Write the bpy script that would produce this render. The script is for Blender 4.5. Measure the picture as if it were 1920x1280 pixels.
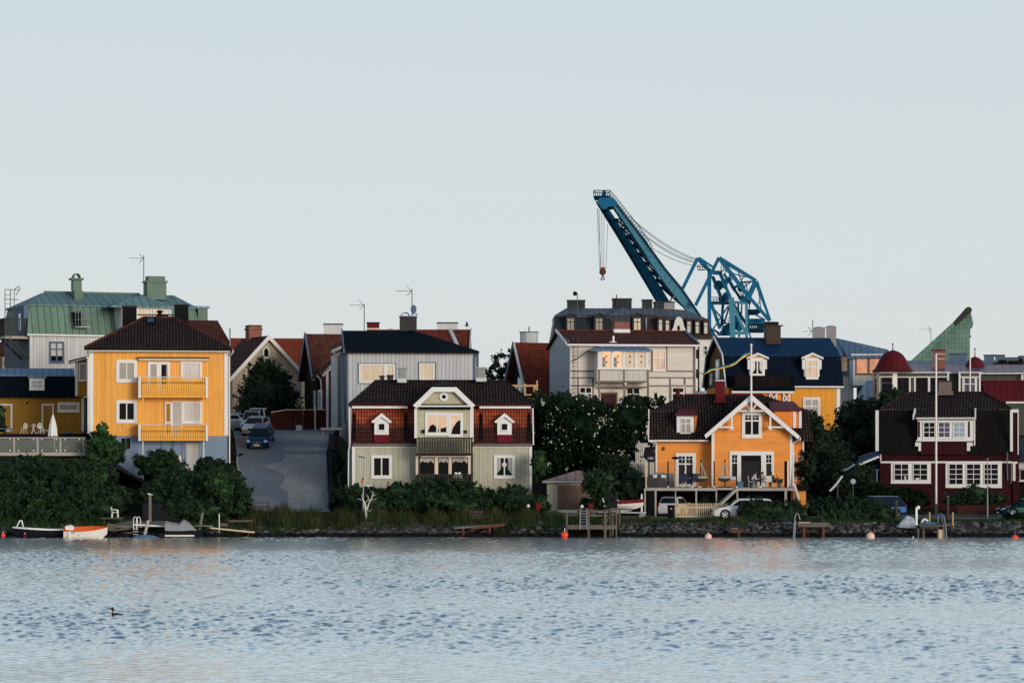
import bpy, math, random
import numpy as np
from mathutils import Vector
random.seed(7); rng = np.random.default_rng(7)
sc = bpy.context.scene
for o in list(bpy.data.objects): bpy.data.objects.remove(o)
# ---------------- camera ----------------
F = 5444.0; HY = 866.0; CH = 5.4          # focal length and horizon in 1920-wide pixels, eye height in metres
cam = bpy.data.cameras.new('camera'); cam.lens = F/1920*36; cam.sensor_width = 36
cam.shift_y = (HY-640)/1920; cam.clip_end = 6000; cam.clip_start = 1
co = bpy.data.objects.new('camera', cam); sc.collection.objects.link(co)
co.location = (0, 0, CH); co.rotation_euler = (math.radians(90), 0, 0); sc.camera = co
# ---------------- sky, sun, exposure ----------------
SUN_AZ = 145.0; SUN_EL = 7.0
w = bpy.data.worlds.new('World'); sc.world = w; w.use_nodes = True
nt = w.node_tree; bg = nt.nodes['Background']
sky = nt.nodes.new('ShaderNodeTexSky'); sky.sky_type = 'NISHITA'; sky.sun_disc = False
sky.sun_elevation = math.radians(SUN_EL); sky.sun_rotation = math.radians(SUN_AZ)
sky.air_density = 1.0; sky.dust_density = 2.5; sky.ozone_density = 1.6
veil = nt.nodes.new('ShaderNodeMix'); veil.data_type = 'RGBA'; veil.inputs[0].default_value = 0.86
nt.links.new(sky.outputs[0], veil.inputs[6])
tcw = nt.nodes.new('ShaderNodeTexCoord'); sep = nt.nodes.new('ShaderNodeSeparateXYZ')
nt.links.new(tcw.outputs['Generated'], sep.inputs[0])
cr = nt.nodes.new('ShaderNodeValToRGB'); nt.links.new(sep.outputs[2], cr.inputs[0])
# thin high cloud veil: pale towards the horizon, bluer overhead
els = cr.color_ramp.elements
els[0].position = 0.0; els[0].color = (5.1, 5.36, 5.5, 1)
els[1].position = 0.17; els[1].color = (4.4, 5.0, 5.3, 1)
e = els.new(0.05); e.color = (5.05, 5.36, 5.52, 1)
e = els.new(0.32); e.color = (4.1, 4.85, 5.25, 1)
e = els.new(0.52); e.color = (.9, 1.65, 2.5, 1)
# afterglow: the sky round the low sun, behind the camera, is warm
dt = nt.nodes.new('ShaderNodeVectorMath'); dt.operation = 'DOT_PRODUCT'; nt.links.new(tcw.outputs['Generated'], dt.inputs[0])
dt.inputs[1].default_value = (math.sin(math.radians(SUN_AZ)), math.cos(math.radians(SUN_AZ)), 0)
gl = nt.nodes.new('ShaderNodeValToRGB'); nt.links.new(dt.outputs['Value'], gl.inputs[0]); ge_ = gl.color_ramp.elements
ge_[0].position = .1; ge_[0].color = (0, 0, 0, 1); ge_[1].position = 1; ge_[1].color = (1, 1, 1, 1)
lo_ = nt.nodes.new('ShaderNodeMapRange'); nt.links.new(sep.outputs[2], lo_.inputs[0]); lo_.inputs[1].default_value = .45; lo_.inputs[2].default_value = 0.0; lo_.inputs[3].default_value = 0; lo_.inputs[4].default_value = 1
mu = nt.nodes.new('ShaderNodeMath'); mu.operation = 'MULTIPLY'; nt.links.new(gl.outputs[0], mu.inputs[0]); nt.links.new(lo_.outputs[0], mu.inputs[1])
wm = nt.nodes.new('ShaderNodeMix'); wm.data_type = 'RGBA'; nt.links.new(mu.outputs[0], wm.inputs[0]); nt.links.new(cr.outputs[0], wm.inputs[6]); wm.inputs[7].default_value = (7.6, 5.5, 4.3, 1)
nt.links.new(wm.outputs[2], veil.inputs[7]); nt.links.new(veil.outputs[2], bg.inputs[0])
bg.inputs[1].default_value = 0.13
sl = bpy.data.lights.new('sun', 'SUN'); sl.energy = 2.0; sl.angle = math.radians(22); sl.color = (1.0, .91, .80)
so = bpy.data.objects.new('sun', sl); sc.collection.objects.link(so)
a, e_ = math.radians(SUN_AZ), math.radians(SUN_EL)
so.rotation_euler = Vector((math.sin(a)*math.cos(e_), math.cos(a)*math.cos(e_), math.sin(e_))).to_track_quat('Z', 'Y').to_euler()
sc.render.engine = 'CYCLES'
vs = sc.view_settings; vs.view_transform = 'Standard'; vs.look = 'None'; vs.exposure = 0.2; vs.gamma = 1.0

# ---------------- materials ----------------
MT = {}
class NG:
    def __init__(s, t): s.t = t
    def n(s, k, **a):
        x = s.t.nodes.new('ShaderNode'+k)
        for i, v in a.items(): setattr(x, i, v)
        return x
    def m(s, op, a, b=None, c=None):
        x = s.n('Math', operation=op)
        for i, v in enumerate((a, b, c)):
            if v is None: continue
            if isinstance(v, (int, float)): x.inputs[i].default_value = v
            else: s.t.links.new(v, x.inputs[i])
        return x.outputs[0]
    def mix(s, f, a, b, bt='MIX'):
        x = s.n('Mix', data_type='RGBA', blend_type=bt)
        for i, v in ((0, f), (6, a), (7, b)):
            if isinstance(v, (int, float)): x.inputs[i].default_value = v
            elif isinstance(v, tuple): x.inputs[i].default_value = (*v[:3], 1)
            else: s.t.links.new(v, x.inputs[i])
        return x.outputs[2]
def mat(name, col, rough=.6, metal=0., pat=None, w=.2, groove=.35, noise=.12, nsc=.7, bump=.3, col2=None, emis=0, spec=.05, rowh=.3, spots=0, spotcol=(.5,.5,.46), alpha=None, stain=None):
    if name in MT: return MT[name]
    m = bpy.data.materials.new(name); m.use_nodes = True; MT[name] = m
    t = m.node_tree; g = NG(t); b = t.nodes['Principled BSDF']; L = t.links.new
    b.inputs['Roughness'].default_value = rough; b.inputs['Metallic'].default_value = metal
    b.inputs['Specular IOR Level'].default_value = spec
    tc = g.n('TexCoord'); sp = g.n('SeparateXYZ'); L(tc.outputs['Object'], sp.inputs[0])
    x, y, z = sp.outputs
    # weathering: streaky noise
    mp = g.n('Mapping'); mp.inputs['Scale'].default_value = (1, 1, .35 if pat in ('v', 'seam') else .8); L(tc.outputs['Object'], mp.inputs[0])
    nz = g.n('TexNoise'); nz.inputs['Scale'].default_value = nsc; nz.inputs['Detail'].default_value = 6; nz.inputs['Roughness'].default_value = .65
    L(mp.outputs[0], nz.inputs[0])
    nf = g.m('MULTIPLY_ADD', nz.outputs[0], noise*4, 1-noise*2)
    cur = g.mix(1.0, tuple(col), nf, 'MULTIPLY')
    bh = None
    if pat in ('v', 'h', 'seam'):
        u = z if pat == 'h' else g.m('ADD', x, y)
        if pat == 'seam':
            ge = g.n('NewGeometry'); vt = g.n('VectorTransform', vector_type='NORMAL', convert_from='WORLD', convert_to='OBJECT'); L(ge.outputs['True Normal'], vt.inputs[0]); s2 = g.n('SeparateXYZ'); L(vt.outputs[0], s2.inputs[0])
            sel = g.m('GREATER_THAN', g.m('ABSOLUTE', s2.outputs[0]), g.m('ABSOLUTE', s2.outputs[1])); u = g.m('ADD', g.m('MULTIPLY', sel, y), g.m('MULTIPLY', g.m('SUBTRACT', 1, sel), x))
        uw = g.m('DIVIDE', u, w); fr = g.m('FRACT', uw); fl = g.m('FLOOR', uw)
        wn = g.n('TexWhiteNoise', noise_dimensions='1D'); L(fl, wn.inputs['W'])
        cur = g.mix(1.0, cur, g.m('MULTIPLY_ADD', wn.outputs[0], .14, .93), 'MULTIPLY')
        m6 = g.n('Mapping'); m6.inputs['Scale'].default_value = (2.2, 2.2, .3) if pat != 'h' else (.5, .5, 1.4); L(tc.outputs['Object'], m6.inputs[0]); n6 = g.n('TexNoise'); n6.inputs['Scale'].default_value = 1.3; n6.inputs['Detail'].default_value = 7; n6.inputs['Roughness'].default_value = .7; L(m6.outputs[0], n6.inputs[0])
        cur = g.mix(g.m('MINIMUM', g.m('MAXIMUM', g.m('MULTIPLY_ADD', n6.outputs[0], 1.6, -.78), 0), .32), cur, tuple(c*.45+.02 for c in col))   # dirt runs and faded boards
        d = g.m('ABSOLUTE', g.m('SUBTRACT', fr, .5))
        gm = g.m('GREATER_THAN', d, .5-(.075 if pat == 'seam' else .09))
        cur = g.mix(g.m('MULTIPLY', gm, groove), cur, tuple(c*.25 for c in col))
        bh = g.m('SUBTRACT', 1, gm) if pat != 'seam' else gm
    elif pat == 'tile':
        ge = g.n('NewGeometry'); vt = g.n('VectorTransform', vector_type='NORMAL', convert_from='WORLD', convert_to='OBJECT'); L(ge.outputs['True Normal'], vt.inputs[0])
        s2 = g.n('SeparateXYZ'); L(vt.outputs[0], s2.inputs[0])
        sel = g.m('GREATER_THAN', g.m('ABSOLUTE', s2.outputs[0]), g.m('ABSOLUTE', s2.outputs[1]))
        u = g.m('ADD', g.m('MULTIPLY', sel, y), g.m('MULTIPLY', g.m('SUBTRACT', 1, sel), x))
        # along-slope coordinate
        v = g.m('DIVIDE', z, g.m('MAXIMUM', g.m('SQRT', g.m('SUBTRACT', 1.0001, g.m('MULTIPLY', s2.outputs[2], s2.outputs[2]))), .3))
        uw = g.m('DIVIDE', u, w); vw = g.m('DIVIDE', v, rowh)
        cb = g.n('CombineXYZ'); L(g.m('FLOOR', uw), cb.inputs[0]); L(g.m('FLOOR', vw), cb.inputs[1]); L(sel, cb.inputs[2])
        wn = g.n('TexWhiteNoise', noise_dimensions='3D'); L(cb.outputs[0], wn.inputs[0])
        c2 = col2 or tuple(c*1.6 for c in col)
        cur = g.mix(g.m('MULTIPLY', wn.outputs[0], .8), cur, tuple(c2))
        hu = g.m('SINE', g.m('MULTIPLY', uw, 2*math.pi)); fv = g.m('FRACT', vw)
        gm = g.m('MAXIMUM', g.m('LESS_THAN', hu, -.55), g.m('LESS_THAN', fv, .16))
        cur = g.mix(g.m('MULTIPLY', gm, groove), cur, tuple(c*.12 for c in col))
        if stain:   # soot and moss that has crept up from the eaves
            n4 = g.n('TexNoise'); n4.inputs['Scale'].default_value = 1.6; n4.inputs['Detail'].default_value = 4; L(tc.outputs['Object'], n4.inputs[0])
            sf = g.m('MINIMUM', g.m('MAXIMUM', g.m('MULTIPLY_ADD', g.m('SUBTRACT', stain, g.m('ADD', z, g.m('MULTIPLY', n4.outputs[0], -.9))), 1.6, -.2), 0), .94); cur = g.mix(sf, cur, (.026, .010, .009))
        if spots:  # pale dots painted on the tiles stand for highlights on their glaze
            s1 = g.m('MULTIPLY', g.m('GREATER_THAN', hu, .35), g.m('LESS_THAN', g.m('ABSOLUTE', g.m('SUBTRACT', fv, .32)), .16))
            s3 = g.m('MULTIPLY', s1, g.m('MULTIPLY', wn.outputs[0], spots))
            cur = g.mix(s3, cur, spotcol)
        bh = g.m('ADD', g.m('MULTIPLY', hu, .5), g.m('MULTIPLY', fv, -.6))
    elif pat == 'brick':
        cb = g.n('CombineXYZ'); L(g.m('ADD', x, y), cb.inputs[0]); L(z, cb.inputs[1])
        br = g.n('TexBrick'); L(cb.outputs[0], br.inputs[0]); br.inputs['Scale'].default_value = 1.0
        br.inputs['Brick Width'].default_value = .26; br.inputs['Row Height'].default_value = .085; br.inputs['Mortar Size'].default_value = .012
        br.inputs['Color1'].default_value = (*col, 1); br.inputs['Color2'].default_value = (*(col2 or tuple(c*.7 for c in col)), 1); br.inputs['Mortar'].default_value = (.2, .18, .16, 1)
        cur = g.mix(1.0, br.outputs[0], nf, 'MULTIPLY')
    elif pat == 'leaf':
        ge = g.n('NewGeometry'); rp = ge.outputs['Random Per Island']
        n2 = g.n('TexNoise'); n2.inputs['Scale'].default_value = nsc; L(tc.outputs['Object'], n2.inputs[0])
        f = g.m('ADD', g.m('MULTIPLY', rp, .5), g.m('MULTIPLY', g.m('SUBTRACT', n2.outputs[0], .35), 1.4)); 
        cur = g.mix(g.m('MINIMUM', g.m('POWER', g.m('MAXIMUM', f, 0), 1.7), 1.4), tuple(col), tuple(col2))
        if stain: cur = g.mix(g.m('LESS_THAN', g.m('ADD', z, g.m('MULTIPLY', n2.outputs[0], -.3)), stain), cur, (.006, .006, .006))
        if spots:
            cur = g.mix(g.m('GREATER_THAN', rp, 1-spots), cur, spotcol)
    elif pat == 'patch':
        n2 = g.n('TexNoise'); n2.inputs['Scale'].default_value = w; n2.inputs['Detail'].default_value = 8; L(tc.outputs['Object'], n2.inputs[0])
        f = g.m('MINIMUM', g.m('MAXIMUM', g.m('MULTIPLY_ADD', n2.outputs[0], 16, -7.9), 0), 1)
        cur = g.mix(f, cur, tuple(col2))
        bh = n2.outputs[0]
    L(cur, b.inputs['Base Color'])
    if bump and pat != 'leaf':
        bp = g.n('Bump'); bp.inputs['Strength'].default_value = bump; bp.inputs['Distance'].default_value = .03
        n3 = g.n('TexNoise'); n3.inputs['Scale'].default_value = 14; L(tc.outputs['Object'], n3.inputs[0])
        h = g.m('MULTIPLY', n3.outputs[0], .25)
        if bh is not None: h = g.m('ADD', h, bh)
        L(h, bp.inputs['Height']); L(bp.outputs[0], b.inputs['Normal'])
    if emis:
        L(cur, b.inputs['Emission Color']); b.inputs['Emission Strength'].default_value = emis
    if alpha is not None:
        b.inputs['Alpha'].default_value = alpha
    return m

# ---------------- mesh helpers ----------------
def addobj(name, data, parent=None):
    o = bpy.data.objects.new(name, data); sc.collection.objects.link(o)
    if parent is not None: o.parent = parent
    return o
def tag(o, label=None, cat=None, group=None, kind=None):
    if label: o['label'] = label
    if cat: o['category'] = cat
    if group: o['group'] = group
    if kind: o['kind'] = kind
    return o
def thing(name, label, cat, loc, rot=0, group=None):
    o = addobj(name, None); o.location = loc; o.rotation_euler = (0, 0, rot); o.empty_display_size = .3
    return tag(o, label, cat, group)
def X(px, d): return (px-960)*d/F
def Z(py, d): return CH+(HY-py)*d/F
def V(*a): return np.array(a, float)
SPLIT = {'corner_board', 'lower_roof', 'gable_wall', 'trim_rail', 'trim_post', 'side_board', 'wall_lamp', 'lamp_shade', 'window_ornament', 'dormer_panel', 'dark_gap', 'brace', 'soffit', 'chimney_band', 'platform'}
class MB:
    def __init__(s): s.v = []; s.f = []; s.c = []
    def add(s, vs, fs):
        n = len(s.v); s.c.append((n, len(s.f))); s.v += [tuple(map(float, p)) for p in vs]; s.f += [tuple(i+n for i in f) for f in fs]; return s
    def box(s, x0, x1, y0, y1, z0, z1):
        x0, x1 = sorted((x0, x1)); y0, y1 = sorted((y0, y1)); z0, z1 = sorted((z0, z1))
        return s.add([(x0,y0,z0),(x1,y0,z0),(x1,y1,z0),(x0,y1,z0),(x0,y0,z1),(x1,y0,z1),(x1,y1,z1),(x0,y1,z1)],
                     [(0,3,2,1),(4,5,6,7),(0,1,5,4),(1,2,6,5),(2,3,7,6),(3,0,4,7)])
    def ext(s, pts, off):           # polygon swept along off
        n = len(pts); p = [V(*q) for q in pts]; o = V(*off)
        return s.add(p+[q+o for q in p], [tuple(range(n))[::-1], tuple(range(n, 2*n))]+[(i, (i+1) % n, n+(i+1) % n, n+i) for i in range(n)])
    def prism(s, xz, y0, y1): return s.ext([(a, y0, b) for a, b in xz], (0, y1-y0, 0))
    def slab(s, pts, t=.12): return s.ext(pts, (0, 0, -t))
    def bar(s, p, q, w, h=None):
        h = h or w; p, q = V(*p), V(*q); d = q-p; l = np.linalg.norm(d)
        if l < 1e-6: return s
        d /= l; up = V(0, 0, 1) if abs(d[2]) < .95 else V(0, 1, 0)
        a = np.cross(d, up); a /= np.linalg.norm(a); b = np.cross(a, d)
        c = [a*w/2+b*h/2, -a*w/2+b*h/2, -a*w/2-b*h/2, a*w/2-b*h/2]
        return s.add([p+k for k in c]+[q+k for k in c], [(0,1,2,3),(7,6,5,4)]+[(i, i+4, (i+1) % 4+4, (i+1) % 4) for i in range(4)])
    def tube(s, p, q, r, r2=None, n=8):
        r2 = r if r2 is None else r2; p, q = V(*p), V(*q); d = q-p; l = np.linalg.norm(d)
        if l < 1e-6: return s
        d /= l; up = V(0, 0, 1) if abs(d[2]) < .95 else V(0, 1, 0)
        a = np.cross(d, up); a /= np.linalg.norm(a); b = np.cross(a, d)
        cs = [(math.cos(2*math.pi*i/n), math.sin(2*math.pi*i/n)) for i in range(n)]
        return s.add([p+(a*c+b*k)*r for c, k in cs]+[q+(a*c+b*k)*r2 for c, k in cs],
                     [tuple(range(n)), tuple(range(2*n-1, n-1, -1))]+[(i, n+i, n+(i+1) % n, (i+1) % n) for i in range(n)])
    def path(s, pts, r, n=6):
        for a, b in zip(pts, pts[1:]): s.tube(a, b, r, n=n)
        return s
    def lathe(s, c, prof, n=16):    # prof: (radius, z)
        vs = []; fs = []
        for r, z in prof:
            for i in range(n): vs.append((c[0]+r*math.cos(2*math.pi*i/n), c[1]+r*math.sin(2*math.pi*i/n), c[2]+z))
        for k in range(len(prof)-1):
            for i in range(n): fs.append((k*n+i, k*n+(i+1) % n, (k+1)*n+(i+1) % n, (k+1)*n+i))
        fs.append(tuple(range(n))[::-1]); fs.append(tuple(range((len(prof)-1)*n, len(prof)*n)))
        return s.add(vs, fs)
    def ball(s, c, r, n=12, m=8, sq=(1, 1, 1)):
        vs = []; fs = []
        for j in range(m+1):
            t = math.pi*j/m
            for i in range(n):
                p = 2*math.pi*i/n
                vs.append((c[0]+r*sq[0]*math.sin(t)*math.cos(p), c[1]+r*sq[1]*math.sin(t)*math.sin(p), c[2]+r*sq[2]*math.cos(t)))
        for j in range(m):
            for i in range(n): fs.append((j*n+i, (j+1)*n+i, (j+1)*n+(i+1) % n, j*n+(i+1) % n))
        return s.add(vs, fs)
    def loft(s, rings, cap=True):
        n = len(rings[0]); vs = [p for r in rings for p in r]; fs = []
        for k in range(len(rings)-1):
            for i in range(n): fs.append((k*n+i, k*n+(i+1) % n, (k+1)*n+(i+1) % n, (k+1)*n+i))
        if cap: fs.append(tuple(range(n))[::-1]); fs.append(tuple(range((len(rings)-1)*n, len(rings)*n)))
        return s.add(vs, fs)
    def build(s, name, m, parent=None, z0=0, smooth=False, label=None):
        if name in SPLIT and len(s.c) > 1:
            for k, (a, b) in enumerate(s.c):
                e, g = s.c[k+1] if k+1 < len(s.c) else (len(s.v), len(s.f)); q = MB(); q.v = s.v[a:e]; q.f = [tuple(i-a for i in f_) for f_ in s.f[b:g]]; o = q.build(name, m, parent, z0, smooth, label)
            return o
        me = bpy.data.meshes.new(name); me.from_pydata([(x, y, z-z0) for x, y, z in s.v], [], s.f)
        me.materials.append(m)
        if smooth: me.polygons.foreach_set('use_smooth', [True]*len(me.polygons))
        me.update()
        import bmesh
        bm = bmesh.new(); bm.from_mesh(me); bmesh.ops.recalc_face_normals(bm, faces=bm.faces); bm.to_mesh(me); bm.free()
        o = addobj(name, me, parent)
        if label: o['label'] = label
        return o
def arch(mb, xc, zc, r, y0, y1, k=1.0, t=.05, n=9):
    for i in range(n):
        a, b = math.pi*i/n, math.pi*(i+1)/n; P = lambda q, R: (xc-R*math.cos(q), y0, zc+R*k*math.sin(q)); mb.ext([P(a, r), P(b, r), P(b, r-t), P(a, r-t)], (0, y1-y0, 0))
class Frame:                        # a local frame that faces the camera from depth d, turned by extra degrees
    def __init__(s, cx, d, extra=0, zb=0):
        s.a = math.atan((960-cx)/F)+math.radians(extra); s.O = V(X(cx, d), d); s.zb = zb
        s.ex = V(math.cos(s.a), math.sin(s.a)); s.ey = V(-math.sin(s.a), math.cos(s.a))
    def p(s, px, py, dy=0):
        r = V((px-960)/F, 1); t = (dy+s.O@s.ey)/(r@s.ey)
        return ((r*t-s.O)@s.ex, dy, CH+(HY-py)/F*t)
    def x(s, px, dy=0): return s.p(px, 0, dy)[0]
    def z(s, py, dy=0, px=None): 
        t = dy+s.O[1] if px is None else (dy+s.O@s.ey)/(V((px-960)/F, 1)@s.ey)
        return CH+(HY-py)/F*t
    def q(s, px, py, lx):           # point where local x = lx
        r = V((px-960)/F, 1); t = (lx+s.O@s.ex)/(r@s.ex)
        return (lx, (r*t-s.O)@s.ey, CH+(HY-py)/F*t)
    def root(s, name, label, cat, group=None):
        s.r = thing(name, label, cat, (s.O[0], s.O[1], s.zb), s.a, group); return s.r
    def B(s, mb, name, m, parent=None, smooth=False, label=None):
        return mb.build(name, m, parent or s.r, s.zb, smooth, label)
    # px helpers on the plane at local depth dy
    def bx(s, mb, px0, px1, py0, py1, dy, th):
        a, b = s.p(px0, py1, dy), s.p(px1, py0, dy); zt = s.p((px0+px1)/2, py0, dy)[2]; zb_ = s.p((px0+px1)/2, py1, dy)[2]
        return mb.box(a[0], b[0], dy, dy+th, zb_, zt)
def roof(mb, e, r, t=.14):          # eaves rectangle (x0,x1,y0,y1,z) to top rectangle (x0,x1,y0,y1,z)
    x0, x1, y0, y1, z = e; a0, a1, b0, b1, h = r
    mb.slab([(x0, y0, z), (x1, y0, z), (a1, b0, h), (a0, b0, h)], t)
    mb.slab([(x1, y1, z), (x0, y1, z), (a0, b1, h), (a1, b1, h)], t)
    if abs(a0-x0) > .05: mb.slab([(x0, y1, z), (x0, y0, z), (a0, b0, h)]+([(a0, b1, h)] if b1-b0 > .02 else []), t)
    if abs(a1-x1) > .05: mb.slab([(x1, y0, z), (x1, y1, z)]+([(a1, b1, h)] if b1-b0 > .02 else [])+[(a1, b0, h)], t)
    if b1-b0 > .02 and a1-a0 > .02: mb.box(a0, a1, b0, b1, h-t, h)
def window(fr, px0, px1, py0, py1, dy=0, cols=2, rows=(1,), pane='glass', fw=4, mw=1.6, mat_f='white', sill=True, proud=.09, name='window', panes=None, curtain=None, lab=None):
    """window > pane (one mesh for all its glass), sill; frame casing and glazing bars belong to the window mesh"""
    mb = MB(); x0, _, zt = fr.p(px0, py0, dy); x1 = fr.p(px1, py0, dy)[0]; zt = fr.p((px0+px1)/2, py0, dy)[2]; zb = fr.p((px0+px1)/2, py1, dy)[2]
    s = (x1-x0)/(px1-px0); f = fw*s; m = mw*s; yf = dy-proud
    mb.box(x0, x1, yf, dy+.02, zt-f, zt); mb.box(x0, x1, yf, dy+.02, zb, zb+f)
    mb.box(x0, x0+f, yf, dy+.02, zb+f, zt-f); mb.box(x1-f, x1, yf, dy+.02, zb+f, zt-f)
    gx0, gx1, gz0, gz1 = x0+f, x1-f, zb+f, zt-f
    for i in range(1, cols):
        c = gx0+(gx1-gx0)*i/cols; mb.box(c-m/2, c+m/2, yf+.025, dy, gz0, gz1)
    tot = sum(rows); acc = 0
    for r in rows[:-1]:
        acc += r; c = gz1-(gz1-gz0)*acc/tot
        mb.box(gx0, gx1, yf+.03, dy, c-m/2, c+m/2)
    w_ = fr.B(mb, name, MT[mat_f])
    g = MB(); g.add([(gx0, dy-.015, gz0), (gx1, dy-.015, gz0), (gx1, dy-.015, gz1), (gx0, dy-.015, gz1)], [(0, 1, 2, 3)])
    fr.B(g, 'pane', MT[pane], w_)
    if curtain:
        W = gx1-gx0; H = gz1-gz0
        for sd in (0, 1):
            n = 7; c = MB()
            for k in range(n):
                a = k/n*.26*W; b = (k+1)/n*.26*W; yy = dy-.022-(.012 if k % 2 else 0)
                X0, X1 = (gx0+a, gx0+b) if sd == 0 else (gx1-b, gx1-a)
                c.add([(X0, yy, gz0+H*.08+H*.3*(k/n)), (X1, yy, gz0+H*.08+H*.3*((k+1)/n)) if sd == 0 else (X1, yy, gz0+H*.08+H*.3*(k/n)), (X1, yy, gz1), (X0, yy, gz1)], [(0, 1, 2, 3)])
            fr.B(c, 'curtain', MT[curtain], w_)
    if sill:
        sb = MB().box(x0-.03, x1+.03, yf-.05, dy, zb-.05, zb-.003); fr.B(sb, 'sill', MT[mat_f], w_)
    return w_
# ---------------- material library ----------------
mat('white', (.74, .73, .71), .55, noise=.05)
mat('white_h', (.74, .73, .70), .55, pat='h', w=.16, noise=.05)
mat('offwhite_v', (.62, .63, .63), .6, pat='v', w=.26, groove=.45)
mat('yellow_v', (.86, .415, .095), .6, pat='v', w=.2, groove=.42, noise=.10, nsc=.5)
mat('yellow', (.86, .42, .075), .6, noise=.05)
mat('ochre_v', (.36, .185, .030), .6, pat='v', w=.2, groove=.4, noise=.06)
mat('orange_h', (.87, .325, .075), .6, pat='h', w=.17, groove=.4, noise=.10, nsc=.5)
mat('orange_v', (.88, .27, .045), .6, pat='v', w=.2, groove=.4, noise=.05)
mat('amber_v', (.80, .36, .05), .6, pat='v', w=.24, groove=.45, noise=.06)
mat('basement', (.20, .27, .38), .8, noise=.10, nsc=.6)
mat('slate_paint', (.10, .15, .22), .6)
mat('lead', (.11, .125, .15), .6, pat='seam', w=.7, groove=.5, noise=.25, nsc=.6)
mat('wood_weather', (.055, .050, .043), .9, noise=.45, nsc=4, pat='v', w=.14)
mat('side_shade_v', (.085, .12, .16), .6, pat='v', w=.25)  # dark bluish board colour, painted shade for house sides turned from the light
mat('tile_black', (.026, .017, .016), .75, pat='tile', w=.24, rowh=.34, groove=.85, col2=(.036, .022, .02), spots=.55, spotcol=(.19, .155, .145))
mat('tile_brown', (.080, .026, .019), .8, pat='tile', w=.24, rowh=.34, groove=.6, col2=(.13, .05, .04), spots=.15, spotcol=(.2, .15, .13))
mat('tile_red', (.14, .030, .018), .7, pat='tile', w=.24, rowh=.34, groove=.7, col2=(.23, .055, .032))
mat('tile_redworn', (.42, .085, .035), .7, pat='tile', w=.22, rowh=.34, groove=.85, col2=(.20, .04, .025), spots=.12, noise=.2, nsc=.5, stain=5.85)
mat('tile_brick', (.25, .055, .026), .6, pat='tile', w=.24, rowh=.34, groove=.6, col2=(.22, .04, .02))
mat('tile_blue', (.007, .034, .095), .5, pat='tile', w=.24, rowh=.34, groove=.6, col2=(.012, .045, .11))
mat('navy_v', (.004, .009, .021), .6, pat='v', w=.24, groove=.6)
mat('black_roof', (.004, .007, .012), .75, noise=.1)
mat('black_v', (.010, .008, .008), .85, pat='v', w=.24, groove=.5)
mat('black', (.007, .007, .009), .5)
mat('dark', (.008, .009, .011), .7)
mat('copper', (.15, .24, .19), .6, pat='seam', w=.62, groove=.7, noise=.2, nsc=.35, metal=.1)
mat('copper_top', (.15, .25, .26), .6, pat='seam', w=.75, groove=.6, noise=.15, nsc=.4, metal=.15)
mat('copper_plain', (.13, .19, .15), .6, noise=.15)
mat('metal_blue', (.14, .21, .31), .5, pat='seam', w=.6, groove=.6, metal=.3)
mat('metal_dark', (.035, .040, .048), .45, pat='seam', w=.5, groove=.6, metal=.2)
mat('metal_brown', (.055, .040, .042), .5, pat='seam', w=.5, groove=.6, metal=.1)
mat('metal_plum', (.11, .014, .020), .45, pat='seam', w=.6, groove=.5, metal=.1)
mat('metal_plumlight', (.22, .13, .19), .35, pat='seam', w=.8, groove=.6, metal=.3)
mat('metal_pink', (.30, .19, .17), .5, pat='seam', w=.7, groove=.5)
mat('metal_grey', (.30, .33, .35), .4, metal=.4)
mat('metal_light', (.55, .57, .58), .4, metal=.2)
mat('dome_red', (.090, .012, .016), .5, noise=.08)
mat('chim_red', (.12, .013, .019), .6)
mat('chim_dark', (.045, .042, .042), .7, noise=.2)
mat('chim_brown', (.055, .040, .032), .5, noise=.2)
mat('chim_grey', (.28, .27, .27), .7)
mat('chim_stone', (.17, .13, .12), .8, noise=.2)
mat('brick', (.30, .07, .05), .8, pat='brick')
mat('brick_dark', (.10, .035, .028), .8, pat='brick')
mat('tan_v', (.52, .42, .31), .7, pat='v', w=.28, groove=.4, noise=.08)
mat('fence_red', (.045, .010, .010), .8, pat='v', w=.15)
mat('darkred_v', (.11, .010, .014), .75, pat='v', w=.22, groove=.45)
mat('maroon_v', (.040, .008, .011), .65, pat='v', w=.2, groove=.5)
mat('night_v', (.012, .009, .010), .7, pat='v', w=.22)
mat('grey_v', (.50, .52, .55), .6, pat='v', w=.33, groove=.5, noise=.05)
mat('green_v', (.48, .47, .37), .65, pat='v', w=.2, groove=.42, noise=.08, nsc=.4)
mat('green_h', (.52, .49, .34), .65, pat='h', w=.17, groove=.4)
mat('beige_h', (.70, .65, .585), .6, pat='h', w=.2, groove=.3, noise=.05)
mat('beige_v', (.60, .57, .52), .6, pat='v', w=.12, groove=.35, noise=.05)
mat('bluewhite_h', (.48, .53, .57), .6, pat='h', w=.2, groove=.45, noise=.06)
mat('trim_brown', (.19, .155, .14), .7)
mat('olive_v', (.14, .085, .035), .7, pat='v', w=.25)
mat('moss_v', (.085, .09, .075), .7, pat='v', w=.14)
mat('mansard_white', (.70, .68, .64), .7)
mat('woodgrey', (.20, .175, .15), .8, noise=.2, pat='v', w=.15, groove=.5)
mat('wood_dark', (.06, .05, .042), .8, noise=.25, nsc=3)
mat('wood_new', (.55, .33, .16), .7, noise=.15)
mat('wood_old', (.12, .10, .085), .85, noise=.25)
mat('wood_beam', (.40, .37, .33), .8, noise=.15)
mat('wood_pale', (.62, .47, .30), .7, noise=.12)
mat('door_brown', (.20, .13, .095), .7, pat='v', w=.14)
mat('door_red', (.06, .02, .018), .5)
mat('glass', (.006, .008, .011), .06, noise=.02, bump=.02, spec=.08)
mat('glass_blue', (.02, .04, .09), .05, noise=.02, bump=.02, spec=.8)
mat('glass_sky', (.30, .42, .52), .05, noise=.02, bump=.02, metal=.6)
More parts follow.
